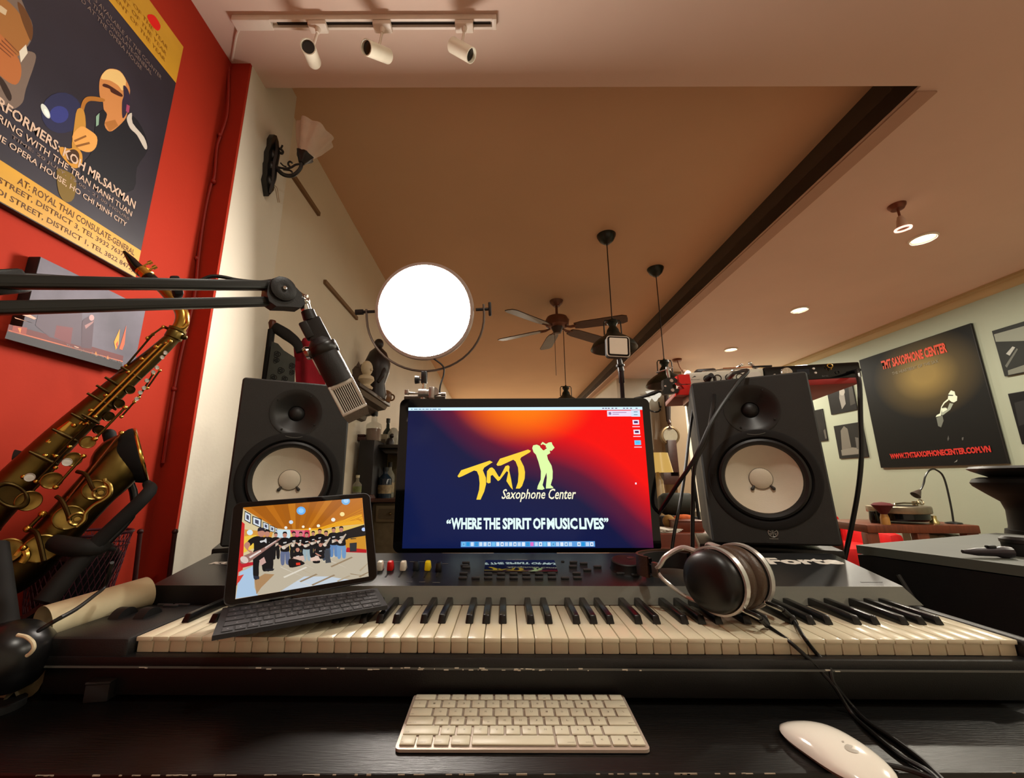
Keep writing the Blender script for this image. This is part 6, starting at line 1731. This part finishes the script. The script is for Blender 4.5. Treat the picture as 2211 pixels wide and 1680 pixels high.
def bottle(px, base, top, Y, rad, kind, lab, glass, fill=None, capc=(20, 20, 20), z=None):
    p = PY(px, base, Y); q = PY(px, top, Y); zb__ = z if z is not None else p.z
    H = q.z-zb__; t = thing('bottle', lab, 'bottle', T(p.x, Y, zb__), 'bottles of the bar cabinet')
    s = .60 if kind != 'slim' else .5
    prof = [(0, 0), (rad, 0), (rad, H*s), (rad*.9, H*(s+.05)), (rad*.36, H*(s+.18)), (rad*.32, H*.9), (rad*.36, H*.9), (rad*.36, H*.93)]
    if kind == 'square': prof = [(0, 0), (rad, 0), (rad*1.02, H*.5), (rad*.95, H*.58), (rad*.4, H*.66), (rad*.36, H*.9)]
    obj('glass', MB().lathe(prof, 24), glass, t)
    if fill: obj('liquid', MB().lathe([(0, .004), (rad*.93, .004), (rad*.93, H*s*.7), (0, H*s*.7)], 20), fill, t)
    obj('cap', MB().lathe([(rad*.42, H*.86), (rad*.44, H), (0, H)], 16), mat('cap_%d_%d_%d' % capc, capc, .4), t)
    if kind != 'square': obj('label', MB().lathe([(rad*1.01, H*.14), (rad*1.01, H*.42)], 24), mat('label_%d' % int(px), (150, 132, 100) if int(px) % 2 else (110, 120, 70), .6, var=.3, scale=40), t)
    return t
amber = mat('amber_liquid', (96, 26, 14), .15, var=.1); amber2 = mat('amber_glass', (84, 48, 26), .12, var=.1)
greenb = mat('green_bottle_glass', (34, 46, 44), .12, var=.1); blueb = mat('blue_bottle_glass', (30, 44, 58), .12, var=.1); clearb = mat('clear_bottle', (190, 188, 170), .08, var=.05, alpha=.3)
bottle(806, 945, 890, 2.95, .055, 'square', 'clear bottle of dark red spirit on the cabinet top behind the microphone', clearb, amber, z=ztp)
bottle(836, 950, 904, 3.3, .038, 'slim', 'slim dark bottle on the upper shelf beside a pale block', greenb, None, z=zsh2)
bottle(770, 1068, 1026, 2.55, .026, 'slim', 'small clear spray bottle before the dark cabinet side, above the tablet', clearb, None, (206, 200, 170), z=None)
bottle(803, 1077, 995, 3.05, .034, 'round', 'brown glass bottle with gold collar, nearest the cabinet side on the counter', amber2, None, (150, 120, 60), z=zm)
bottle(815, 1077, 996, 3.2, .04, 'round', 'pale capped bottle standing between the brown and the blue-green bottle', clearb, amber, (170, 120, 70), z=zm)
bottle(829, 1077, 1009, 3.0, .048, 'round', 'broad blue-green bottle in the middle of the counter', blueb, None, (16, 20, 26), z=zm)
bottle(839, 1077, 998, 3.1, .036, 'round', 'clear bottle with dark cap beside the monitor edge on the counter', clearb, None, (30, 28, 28), z=zm)
# support for the small spray bottle: a dark stool top
ps = PY(770, 1068, 2.55)
t = thing('bar_stool', 'dark round bar stool carrying the small spray bottle', 'stool', T(ps.x-.03, 2.55, 0))
obj('seat', MB().lathe([(0, ps.z), (.13, ps.z-.002), (.14, ps.z-.02), (.13, ps.z-.04), (0, ps.z-.04)], 28), mat('stool_red_brown', (58, 26, 22), .5), t)
for k in range(4): obj('leg', MB().cyl((.13*math.cos(k*1.57+.7), .13*math.sin(k*1.57+.7), 0), (.1*math.cos(k*1.57+.7), .1*math.sin(k*1.57+.7), ps.z-.03), .014), M_BLACKMATTE, t)
# small things along the upper shelf
p = PY(826, 948, 3.2)
t = thing('pale_block', 'pale squarish block with dark print on the upper cabinet shelf', 'box', T(p.x, 3.2, zsh2))
obj('block', MB().box((0, 0, .05), (.085, .05, .1), bev=.006), mat('pale_card', (150, 140, 116), .6, var=.15), t)
obj('print', MB().poly([(-.03, .03), (.03, .03), (.03, .06), (-.03, .06)], -.0255), mat('card_print', (96, 86, 70), .6), t)
p = PY(849, 950, 3.25)
t = thing('glass_ornament', 'clear faceted glass ornament on the upper shelf at the monitor edge', 'ornament', T(p.x, 3.25, zsh2))
obj('stone', MB().lathe([(0, .01), (.04, .02), (.055, .07), (.045, .12), (.02, .155), (0, .16)], 8), mat('ice_glass', (170, 170, 160), .15, var=.1, alpha=.6), t)
obj('base', MB().lathe([(0, 0), (.04, 0), (.035, .014), (0, .014)], 16), M_BLACKGLOSS, t)
p = PY(842, 950, 3.12)
t = thing('dark_figurine', 'little dark crouching figurine beside the glass ornament', 'figurine', T(p.x, 3.12, zsh2))
obj('body', MB().lathe([(0, 0), (.03, 0), (.034, .03), (.02, .06), (0, .066)], 16), mat('ebony_wood', (38, 28, 28)), t)
obj('head', MB().ball((.012, 0, .08), .018), mat('ebony_wood', (38, 28, 28)), t)
p = PY(776, 948, 2.92)
t = thing('wallet_box', 'low brown leather box on the top of the dark cabinet', 'box', T(p.x, 2.95, ztp))
obj('box_body', MB().box((0, 0, .016), (.1, .08, .032), bev=.008), mat('box_leather', (64, 32, 28), .5), t)
obj('box_lid', MB().box((-.004, 0, .04), (.09, .08, .014), bev=.006), mat('box_leather', (64, 32, 28)), t)

# ================================================================== right wall pictures
MRw = Matrix(((0, 1, 0, XR), (-1, 0, 0, 0), (0, 0, 1, 0), (0, 0, 0, 1)))     # local x = towards the camera
def wr(x, y): return onplane(MRw, x, y)
def board(nm, lab, cat, x0, x1, z0, z1, shapes=(), ground=(18, 17, 16), th=.02, group=None, gmat=None):
    t = thing(nm, lab, cat, MRw, group)
    obj('board', MB().box(((x0+x1)/2, -th/2-.001, (z0+z1)/2), (abs(x1-x0), th, z1-z0), bev=.003), mat('board_black', (24, 20, 20)), t)
    b = MB(); b.poly([(x0+.004, z0+.004), (x1-.004, z0+.004), (x1-.004, z1-.004), (x0+.004, z1-.004)], -th-.0014, m=gmat or mat('print_ground_%d_%d_%d' % ground, ground, .5, var=.25, scale=4, spec=.15)); obj('printed_ground', b, None, t)
    if shapes:
        b = MB(); Mq = MRw @ T(0, -th-.002, 0)
        for i, (pts, c) in enumerate(shapes):
            if len(shapes) < 7 or i > 6: b = MB()
            q = [onplane(Mq, *p) for p in pts]
            q = [(min(max(x0, x1)-.005, max(min(x0, x1)+.005, a)), min(z1-.005, max(z0+.005, d))) for a, d in q]
            b.poly(q, -th-.0018-.00004*i, m=flat('ink_%d_%d_%d' % c, *c))
            if len(shapes) < 7 or i > 5: obj('printed_figure', b, None, t)
    return t
def zb2(pts): return [(1740+x/3.817, 560+y/3.818) for x, y in pts]
X0, X1 = -4.397, -3.289
sh = []
G1, G2, G3 = (196, 206, 186), (132, 140, 126), (90, 94, 86)
sh += [(zb2([(1175, 1110), (1195, 1080), (1225, 1090), (1232, 1120), (1248, 1130), (1245, 1165), (1220, 1180), (1200, 1175), (1170, 1150)]), G1), (zb2([(1172, 1115), (1215, 1118), (1213, 1126), (1172, 1125)]), (40, 40, 40)),
       (zb2([(1170, 1150), (1178, 1160), (1145, 1185), (1120, 1220), (1132, 1262), (1110, 1290), (1070, 1300), (1078, 1285), (1105, 1270), (1115, 1215), (1135, 1180)]), G1),
       (zb2([(1185, 1185), (1215, 1190), (1190, 1240), (1160, 1262), (1130, 1285), (1110, 1280), (1118, 1250), (1125, 1225), (1150, 1220), (1165, 1235)]), G2),
       (zb2([(1075, 1305), (1125, 1285), (1135, 1330), (1115, 1385), (1090, 1375)]), G3), (zb2([(1120, 1230), (1160, 1225), (1165, 1240), (1125, 1262)]), G1),
       (zb2([(1165, 1480), (1175, 1450), (1182, 1480), (1170, 1500)]), (60, 60, 58)), (zb2([(1285, 1470), (1300, 1465), (1298, 1490), (1286, 1492)]), (70, 70, 68)), (zb2([(1220, 1675), (1250, 1650), (1245, 1668)]), (110, 110, 106))]
pcx, pcz = onplane(MRw, 1740+985/3.817, 560+950/3.818)
gm = bpy.data.materials.new('poster_spotlight'); gm.use_nodes = True
nt = gm.node_tree; gp_ = nt.nodes['Principled BSDF']; gp_.inputs['Roughness'].default_value = .5; gp_.inputs['Specular IOR Level'].default_value = .12
tc = nt.nodes.new('ShaderNodeTexCoord'); mp_ = nt.nodes.new('ShaderNodeMapping'); gr = nt.nodes.new('ShaderNodeTexGradient'); gr.gradient_type = 'SPHERICAL'; rp_ = nt.nodes.new('ShaderNodeValToRGB')
mp_.vector_type = 'TEXTURE'; mp_.inputs['Location'].default_value = (pcx, -.0214, pcz); mp_.inputs['Scale'].default_value = (.52, 1, .42)
nt.links.new(tc.outputs['Object'], mp_.inputs[0]); nt.links.new(mp_.outputs[0], gr.inputs[0]); nt.links.new(gr.outputs[1], rp_.inputs[0]); nt.links.new(rp_.outputs[0], gp_.inputs['Base Color'])
e_ = rp_.color_ramp.elements; e_[0].color = rgb(11, 11, 10); e_[1].position = .8; e_[1].color = rgb(124, 104, 56)
e3 = e_.new(.4); e3.color = rgb(66, 55, 30)
pb_ = board('jazz_poster', 'big black poster with red title and a lit saxophone player, largest on the sage wall', 'poster', X0, X1, 1.1585, 2.342, sh, gmat=gm)
def rt(s_, a, b2, c, h, bold=.04, m=(196, 66, 40)):
    A_, B_ = onplane(MRw @ T(0, -.024, 0), 1740+a[0]/3.817, 560+a[1]/3.818), onplane(MRw @ T(0, -.024, 0), 1740+b2[0]/3.817, 560+b2[1]/3.818)
    text(s_, flat('ink_%d_%d_%d' % m, *m), pb_, A_[0], A_[1], B_[0], A_[1]+h, y=-.0245, bold=bold, ang=math.atan2(B_[1]-A_[1], B_[0]-A_[0]))
rt('TMT SAXOPHONE CENTER', (632, 912), (1168, 765), 0, .095)
rt('THE HEARTBEAT OF THE SAX', (715, 955), (1095, 850), 0, .03, .01, (120, 112, 92))
rt('WWW.TMTSAXOPHONECENTER.COM.VN', (700, 1648), (1530, 1590), 0, .055, .05, (170, 34, 26))
# small photographs
W5 = flat('ink_150_150_140', 120, 118, 110)
board('small_photograph', 'small dark photograph half covered by the red board, top one beside the big poster', 'photograph', -4.92, -4.55, 1.808, 2.19, [([(1812, 838), (1822, 846), (1826, 872), (1818, 884), (1812, 860)], (120, 116, 110)), (ell(1818, 846, 6, 8), (146, 142, 134)), ([(1832, 836), (1850, 832), (1852, 870), (1836, 876)], (44, 40, 34))], (20, 18, 18), .012, 'small photographs on the sage wall')
board('small_photograph', 'small grey photograph of an instrument, lower one beside the big poster', 'photograph', -4.915, -4.526, 1.281, 1.67, [([(1815, 930), (1822, 920), (1830, 926), (1838, 966), (1818, 972)], (92, 88, 80)), ([(1816, 972), (1840, 966), (1860, 968), (1858, 980), (1818, 984)], (104, 100, 92)), ([(1846, 944), (1856, 946), (1862, 970), (1850, 970)], (74, 72, 68))], (28, 27, 26), .012, 'small photographs on the sage wall')
board('small_photograph', 'narrow dark photograph just clear of the right studio speaker edge', 'photograph', -5.55, -5.04, 1.51, 1.905, [([(1778, 930), (1784, 925), (1788, 946), (1782, 948)], (70, 66, 60))], (26, 24, 24), .012, 'small photographs on the sage wall')
board('wide_photograph', 'grey and white stage photograph running out of view above the big poster level', 'photograph', -3.163, -2.62, 1.838, 2.222, [([(2146, 722), (2211, 704), (2240, 700), (2240, 735), (2150, 738)], (118, 122, 110)), ([(2172, 764), (2186, 748), (2192, 750), (2180, 768)], (150, 152, 146)), ([(2176, 800), (2211, 788), (2240, 786), (2240, 812), (2178, 813)], (100, 102, 92)), ([(2170, 790), (2195, 752), (2198, 754), (2174, 794)], (84, 86, 80))], (34, 36, 34), .02)
board('black_picture', 'plain black picture running out of view below the grey stage photograph', 'picture', -3.174, -2.7, 1.30, 1.70, [([(2190, 870), (2260, 850), (2260, 900), (2200, 920)], (14, 14, 15))], (10, 10, 11), .02)

# ================================================================== sofa, table, record player
Ysf = 4.3
s0, s1 = PY(1780, 1118, Ysf), PY(2170, 1140, Ysf); s1.x = min(s1.x, 4.0)
t = thing('sofa', 'bright red sofa behind the wooden side table', 'sofa', T((s0.x+s1.x)/2, Ysf+.35, 0))
SW = s1.x-s0.x; M_SOFA = mat('red_sofa_fabric', (190, 10, 14), .7, bump=.2, bscale=200, var=.08)
hz = s0.z
obj('seat', MB().box((0, .02, .24), (SW-.1, .75, .28), bev=.05), M_SOFA, t)
for i in (-1, 0, 1): obj('back_cushion', MB().box((i*(SW-.2)/3, .28, hz-.26), ((SW-.24)/3, .2, .5), bev=.07), M_SOFA, t)
for s in (-1, 1): obj('armrest', MB().box((s*(SW/2-.06), 0, .3), (.16, .8, .44), bev=.06), M_SOFA, t)
Yt = 3.3
a, b_ = PY(1866, 1129, Yt), PY(2123, 1139, Yt-.1)
zt = (a.z+b_.z)/2; TWd = b_.x-a.x
t = thing('side_table', 'reddish wooden side table with open bays under the record player', 'table', T(a.x, Yt, 0) @ RZ(-.08))
M_TBL = mat('table_red_wood', (92, 42, 22), .4, var=.25, scale=9, stretch=(6, 1, 1))
obj('top', MB().box((TWd/2, .22, zt-.03), (TWd, .48, .06), bev=.008), M_TBL, t)
for x in (.04, TWd*.5, TWd-.05):
    obj('leg', MB().box((x, .02, (zt-.06)/2), (.085, .06, zt-.06), bev=.004), M_TBL, t)
for x in (.04, TWd-.05): obj('leg', MB().box((x, .42, (zt-.06)/2), (.085, .06, zt-.06), bev=.004), M_TBL, t)
obj('rail', MB().box((TWd/2, .02, zt-.3), (TWd-.1, .03, .05)), M_TBL, t)
q = PY(1958, 1160, Yt+.3)
t = thing('white_card', 'small white card in the open bay of the side table', 'card', T(q.x, Yt+.3, 0))
obj('card', MB().box((0, 0, q.z), (.065, .004, .09)), mat('white_card_paper', (196, 194, 176), .6), t); obj('stake', MB().cyl((0, 0, 0), (0, 0, q.z-.04), .005), M_BLACKMATTE, t)
q0, q1 = PY(2002, 1152, Yt+.16), PY(2106, 1182, Yt+.16)
t = thing('bellows_bag', 'grey pleated case in the other bay of the side table', 'case', T((q0.x+q1.x)/2, Yt+.16, q0.z-.33))
for i in range(4):
    w = (q1.x-q0.x)/4; obj('pleat', MB().box((-(q1.x-q0.x)/2+w*(i+.5), 0, .165), (w*.96, .16, .33), bev=.03), mat('pleat_grey', (128, 132, 114), .6, var=.08), t)
obj('foot', MB().box((0, 0, -(q0.z-.33)/2), (.3, .14, max(.02, q0.z-.33))), M_BLACKMATTE, t)
# record player
q0, q1 = PY(1932, 1131, Yt-.02), PY(2044, 1134, Yt-.02)
rc = ((q0.x+q1.x)/2, Yt+.14); rr = (q1.x-q0.x)/2
zf = zt+.0
t = thing('record_player', 'silver edged record player with black plinth on the side table', 'record player', T(rc[0], rc[1], zf))
obj('plinth', MB().lathe([(0, .02), (rr*.86, .02), (rr*.92, .035), (rr*.92, .075), (0, .075)], 40), M_BLACKGLOSS, t)
obj('platter', MB().lathe([(0, .078), (rr*.98, .078), (rr, .085), (rr, .125), (rr*.97, .132), (0, .132)], 56, wob=lambda a, r, z: 1+.006*math.sin(60*a)), mat('platter_silver', (140, 130, 112), .35, .8, var=.1), t)
obj('record', MB().lathe([(0, .136), (rr*.6, .136), (rr*.62, .133)], 40), mat('record_black', (14, 14, 14), .25), t)
b = MB(); b.tube([(rr*.7, -.02, .15), (0, -.06, .155), (-.09, -.08, .15), (-.1, -.09, .14)], .006, 8); b.cyl((rr*.75, 0, .09), (rr*.75, 0, .165), .018); b.tube([(rr*.75, 0, .15), (rr*1.05, .02, .15)], .012, 8); b.torus((rr*.85, -.03, .16), .02, .005, rot=RX(1.2), n=18, k=6)
obj('tonearm', b, mat('tarnished_silver', (150, 136, 110), .3, .9), t)
for x, y in ((-rr*.9, -.06), (rr*.86, -.1), (0, rr*.8)):
    obj('foot', MB().lathe([(.03, 0), (.03, .014), (.018, .03), (.018, .06), (0, .06)], 18, T(x, y, 0)), mat('foot_brass', (196, 176, 120), .3, .9), t)
obj('motor_pod', MB().lathe([(.03, .0), (.034, .03), (.028, .09), (0, .095)], 20, T(-rr*1.12, -.02, 0)), M_BLACKGLOSS, t)
q = PY(1914, 1110, Yt)
t = thing('record_brush', 'round brush with dark red bristles and wooden handle standing beside the record player', 'brush', T(q.x-.02, Yt+.0, zf))
obj('handle', MB().lathe([(.03, 0), (.028, .05), (.02, .08), (0, .08)], 18), mat('brush_wood', (150, 104, 46), .5), t)
obj('bristles', MB().lathe([(.02, .075), (.05, .12), (.068, .145), (.05, .16), (0, .168)], 22), mat('bristle_red', (74, 16, 18), .9, bump=.6, bscale=200), t, kind=None)
# gooseneck lamp
Yg = Yt-.06
g = [PY(x, y, Yg) for x, y in ((2091, 1136), (2087, 1110), (2080, 1076), (2072, 1045), (2064, 1028), (2052, 1019), (2043, 1017), (2034, 1022), (2027, 1034), (2024, 1048), (2019, 1060), (2014, 1066))]
o0 = Vector((g[0].x, Yg+.1, zf))
t = thing('gooseneck_lamp', 'thin black gooseneck lamp arching over the record player', 'lamp', T(*o0))
gg = [p-g[0]+Vector((0, 0, .01)) for p in g]
obj('neck', MB().tube(gg, .0065, 8, smooth=4), M_BLACKMETAL, t)
obj('lamp_head', MB().lathe([(.008, -.01), (.014, .0), (.034, .05), (.03, .05), (0, .02)], 20, T(*gg[-1]) @ align((0, 0, 0), gg[-1]-gg[-2])[0]), mat('lamp_head_brown', (60, 50, 44), .4), t)
obj('base', MB().lathe([(0, 0), (.05, 0), (.048, .01), (.01, .018), (0, .018)], 24), M_BLACKMETAL, t)

# ================================================================== big black box and turned pedestal at the right
B0, B1, B2 = PZ(1848, 1177, .86), PZ(2240, 1226, .86), PZ(2150, 1182, .86)
dv = (B1-B0).normalized(); wv_ = Vector((-dv.y, dv.x, 0))
MBx = Matrix(((-dv.x, wv_.x, 0, B0.x), (-dv.y, wv_.y, 0, B0.y), (0, 0, 1, 0), (0, 0, 0, 1)))
# x runs back from the near end, y runs to the right
e1 = (B1-B0).length
t = thing('equipment_case', 'big black equipment case with pale grey lid standing right of the piano', 'case', T(B0.x, B0.y, 0))
q = [B0, B0+dv*(e1+.12), B0+dv*(e1+.12)+wv_*.75, B0+wv_*.75]
q = [p-Vector((B0.x, B0.y, 0)) for p in q]
obj('body', MB().slab([(p.x, p.y) for p in q], .02, .835), mat('case_black', (17, 17, 18), .55, bump=.2, bscale=300, var=.15), t)
obj('lid', MB().slab([(p.x, p.y) for p in q], .838, .86), mat('lid_grey', (84, 88, 80), .55, var=.06, scale=8), t)
for k in range(4):
    p = q[k].lerp((q[0]+q[2])/2, .12); obj('foot', MB().cyl((p.x, p.y, 0), (p.x, p.y, .02), .025), M_RUBBER, t)
b = MB(); pp = [q[0].lerp(q[1], .25), q[0].lerp(q[1], .42)]
b.tube([Vector((q[0].lerp(q[1], .20).x-.006, q[0].lerp(q[1], .20).y, .80)), Vector((q[0].lerp(q[1], .28).x-.006, q[0].lerp(q[1], .28).y, .72)), Vector((q[0].lerp(q[1], .42).x-.006, q[0].lerp(q[1], .42).y, .62))], .005, 8, smooth=3)
obj('strap', b, mat('strap_grey', (58, 58, 56), .7), t)
q = PZ(2132, 1203, .862)
t = thing('flashlight', 'small dark flashlight lying on the grey lid of the equipment case', 'flashlight', T(q.x, q.y, .86) @ RZ(-.1))
obj('barrel', MB().lathe([(0, -.05), (.004, -.05), (.009, -.02), (.010, .02), (.013, .03), (.013, .05), (0, .048)], 18, T(0, 0, .0135) @ RY(math.pi/2)), mat('plum_plastic', (40, 32, 40), .3), t)
obj('switch', MB().box((.012, 0, .025), (.018, .012, .008), bev=.003), M_BLACKPL, t)
obj('lens', MB().lathe([(0, 0), (.009, 0), (.0115, .002)], 16, T(.049, 0, .0135) @ RY(math.pi/2)), M_STEEL, t)
# pedestal
Yp = B0.y+.3
pc = PY(2236, 1010, Yp)
def zpp(y): return PY(2236, y, Yp).z-.86
k_ = (PY(2236, 1010, Yp)-PY(2136, 1010, Yp)).x/100
t = thing('turned_pedestal', 'black turned pedestal with flat round top standing on the equipment case lid', 'pedestal', T(pc.x, Yp, .86))
prof = [(0, 0), (66*k_, 0), (74*k_, zpp(1190)), (66*k_, zpp(1170)), (60*k_, zpp(1140)), (58*k_, zpp(1105)), (62*k_, zpp(1085)), (80*k_, zpp(1068)), (98*k_, zpp(1050)), (101*k_, zpp(1042)), (96*k_, zpp(1034)), (84*k_, zpp(1030)), (0, zpp(1030))]
obj('column', MB().lathe(prof, 40), mat('pedestal_black', (8, 8, 8), .6, spec=.25), t)
obj('top_plate', MB().lathe([(0, zpp(1030)), (70*k_, zpp(1030)), (96*k_, zpp(1016)), (102*k_, zpp(1011)), (96*k_, zpp(1006)), (0, zpp(1004))], 40), mat('pedestal_top', (34, 34, 34), .45), t)
t = thing('round_tin', 'low black round tin on the case lid before the turned pedestal', 'tin', T(*PZ(2212, 1200, .86)))
obj('tin_body', MB().lathe([(0, 0), (.03, 0), (.033, .01), (.033, .03), (0, .03)], 24), M_BLACKMATTE, t)
obj('tin_lid', MB().lathe([(0, .045), (.028, .044), (.035, .038), (.035, .03), (0, .03)], 24), M_BLACKPL, t)

# ================================================================== gap between the monitor and the right speaker
Yw = 5.75
q0, q1 = PY(1446, 925, Yw), PY(1452, 1030, Yw)
t = thing('wall_clock', 'old dark wooden wall clock with a round brass dial on the column', 'clock', T(q0.x, Yw, q0.z))
hC = q0.z-q1.z
obj('case', MB().box((.0, .015, -hC*.62), (.13, .09, hC*.75), bev=.01), mat('clock_wood', (58, 34, 28), .4, var=.2), t)
obj('dial_rim', MB().lathe([(0, .0), (.13, 0), (.14, .03), (.13, .07), (.11, .075), (.1, .06), (0, .06)], 32, T(0, .06, -.1) @ RX(math.pi/2) @ T(0, 0, 0)), mat('clock_brass', (132, 112, 84), .35, .7), t)
obj('dial', MB().lathe([(0, .064), (.1, .064)], 32, T(0, .06, -.1) @ RX(math.pi/2)), mat('clock_face', (150, 142, 122), .5), t)
obj('finial', MB().lathe([(0, .16), (.012, .12), (.03, .08), (.012, .05), (.02, .02), (.04, 0), (0, 0)], 16), mat('clock_wood', (58, 34, 28)), t)
obj('lower_box', MB().box((-.05, .015, -hC*1.02), (.22, .09, hC*.26), bev=.01), mat('clock_wood', (58, 34, 28)), t)
obj('hanger', MB().tube([(0, .02, .1), (.01, .02, .35), (.0, .02, .62)], [.03, .045, .02], 8, smooth=4), mat('dark_vine', (38, 26, 20), .8), t)
p = PY(1417, 872, 6.1)
t = thing('wall_sconce', 'small black scroll sconce with white glass flowers on the far wall', 'wall lamp', T(p.x, 6.17, p.z))
b = MB(); b.tube([(.1, -.02, -.02), (.02, -.06, -.12), (-.1, -.06, -.1), (-.13, -.06, -.02)], .012, 8, smooth=4); b.tube([(.1, -.02, 0), (.04, -.1, -.06), (.02, -.12, .02)], .01, 8, smooth=4); b.box((.12, -.01, -.02), (.05, .03, .22), bev=.01)
obj('scroll_arm', b, M_BLACKMETAL, t)
for x, y, z in ((-.13, -.06, .04), (-.03, -.12, .06), (.03, -.1, .12), (-.08, -.08, .14)):
    obj('lamp_shade', MB().lathe([(.015, -.03), (.035, 0), (.06, .04), (.068, .05), (.05, .03), (.03, .0)], 24, T(x, y, z), wob=lambda a, r, z_: 1+.12*math.cos(6*a)), emit(255, 246, 226, .75, 'shade'), t)
p = PY(1420, 1018, 4.6)
t = thing('table_lamp', 'table lamp with warm yellow shade glimpsed past the monitor edge', 'lamp', T(p.x, 4.6, 0))
obj('lamp_shade', MB().lathe([(.16, p.z-.01), (.12, p.z+.2), (.118, p.z+.2), (.158, p.z-.01)], 32), emit(222, 176, 92, .8, 'shade'), t)
obj('stem', MB().lathe([(.0, .42), (.09, .42), (.1, .44), (.04, .5), (.07, .62), (.05, p.z-.1), (.015, p.z-.04), (.012, p.z+.1), (0, p.z+.1)], 24), mat('lamp_ceramic', (150, 130, 96), .4), t)
t2 = thing('lamp_table', 'small dark table carrying the yellow shaded lamp', 'table', T(p.x, 4.6, 0))
obj('top', MB().lathe([(0, .42), (.22, .42), (.22, .39), (0, .39)], 28), M_WOODRED, t2); obj('leg', MB().lathe([(.14, 0), (.13, .02), (.03, .04), (.03, .39), (0, .39)], 20), M_WOODRED, t2)
# side desk with bolster, toys, papers, box
Yd = 2.5
z_dk = PY(1470, 1155, Yd).z
t = thing('small_cabinet', 'red-brown wooden cabinet seen below the hanging cables', 'cabinet', T(1.25, Yd, 0))
obj('body', MB().box((0, .35, z_dk/2), (.9, .6, z_dk), bev=.006), M_WOODRED, t)
obj('door', MB().box((-.2, .045, z_dk*.5), (.4, .02, z_dk*.8), bev=.003), M_WOODRED, t); obj('door', MB().box((.22, .045, z_dk*.5), (.4, .02, z_dk*.8), bev=.003), M_WOODRED, t)
q0, q1 = PY(1467, 1126, Yd+.1), PY(1534, 1190, Yd+.1)
t = thing('wooden_box', 'upright reddish wooden box on the cabinet behind the hanging cables', 'box', T((q0.x+q1.x)/2, Yd+.2, z_dk))
obj('box_body', MB().box((0, 0, (q0.z-z_dk)*.46), (q1.x-q0.x, .12, (q0.z-z_dk)*.92), bev=.004), M_WOODRED, t); obj('box_lid', MB().box((0, 0, (q0.z-z_dk)*.96), (q1.x-q0.x+.01, .13, (q0.z-z_dk)*.08), bev=.002), M_WOODRED, t)
q0, q1 = PY(1432, 1097, Yd+.45), PY(1503, 1094, Yd+.45)
t = thing('bolster', 'dark green cylindrical bolster lying behind the wooden box', 'cushion', T(q0.x, Yd+.5, z_dk+.085+.06))
obj('roll', MB().lathe([(0, -.01), (.055, 0), (.075, .03), (.078, .5*(q1.x-q0.x)), (.075, q1.x-q0.x-.02), (.05, q1.x-q0.x), (0, q1.x-q0.x+.008)], 28, RY(math.pi/2)), mat('bolster_green', (36, 38, 30), .7, bump=.2, bscale=100), t)
obj('end_button', MB().ball((q1.x-q0.x+.008, 0, 0), .015), M_BLACKMATTE, t)
t = thing('bolster_rack', 'low dark rack under the green bolster', 'rack', T(q0.x, Yd+.5, z_dk))
obj('bar', MB().box((.1, 0, .03), (.26, .12, .065), bev=.004), M_BLACKMATTE, t)
obj('foot', MB().box((.1, 0, .0), (.22, .1, .004)), M_BLACKMATTE, t)
p = PY(1458, 1128, Yd+.25)
t = thing('plush_toy', 'tan plush toy with an orange patterned body beside the wooden box', 'toy', T(p.x-.02, Yd+.3, z_dk))
zz_ = p.z-z_dk
obj('body', MB().ball((.1, 0, zz_+.02), .035, sc=(2.0, 1, .75)), mat('orange_plush', (196, 92, 40), .85, var=.3, scale=40), t)
obj('head', MB().ball((0, 0, zz_), .04, sc=(1, 1, 1.1)), mat('tan_plush', (150, 114, 60), .9, var=.2, scale=40), t)
obj('leg', MB().tube([(0, 0, zz_-.02), (.01, 0, 0)], [.03, .034], 10), mat('tan_plush', (150, 114, 60)), t); obj('arm', MB().tube([(.02, -.01, zz_+.01), (.07, -.03, zz_)], .014, 8), mat('tan_plush', (150, 114, 60)), t)
p = PY(1448, 1149, Yd+.08)
for i in range(4):
    one('paper_stack_sheet', MB().box((0, 0, 0), (.12, .16, .0035)), mat('white_paper', (214, 208, 196), .6), ['lowest white sheet of the papers beside the wooden box', 'second white sheet up in the papers beside the wooden box', 'third white sheet up in the papers beside the wooden box', 'topmost white sheet of the papers beside the wooden box'][i], 'paper', T(p.x-.01+.006*i, Yd+.17, z_dk+.002+.0048*i) @ RZ(.12*i), 'papers on the red-brown cabinet')
p0, p1 = PY(1502, 1010, Yd+.5), PY(1516, 1112, Yd+.5)
t = thing('antenna_stick', 'thin black stick standing beside the right speaker edge behind the cables', 'stick', T(p1.x, Yd+.55, z_dk))
d_ = p0-p1
obj('shaft', MB().cyl((0, 0, 0), (d_.x*1.2, 0, p0.z-z_dk), .012, .009), M_BLACKMATTE, t); obj('tip', MB().cyl((d_.x*1.2, 0, p0.z-z_dk), (d_.x*1.22, 0, p0.z-z_dk+.025), .004), M_GOLD, t)
p = PY(1527, 1112, Yd+.6)
t = thing('sheet_box', 'pale ribbed box just showing at the lower edge of the right speaker', 'box', T(p.x+.05, Yd+.72, z_dk))
for k in range(5): obj('rib', MB().box((0, 0, .015+.022*k*(p.z-z_dk)/.1), (.14, .1, .018), bev=.004), mat('pale_rib', (150, 148, 130), .6), t)
flush_text()
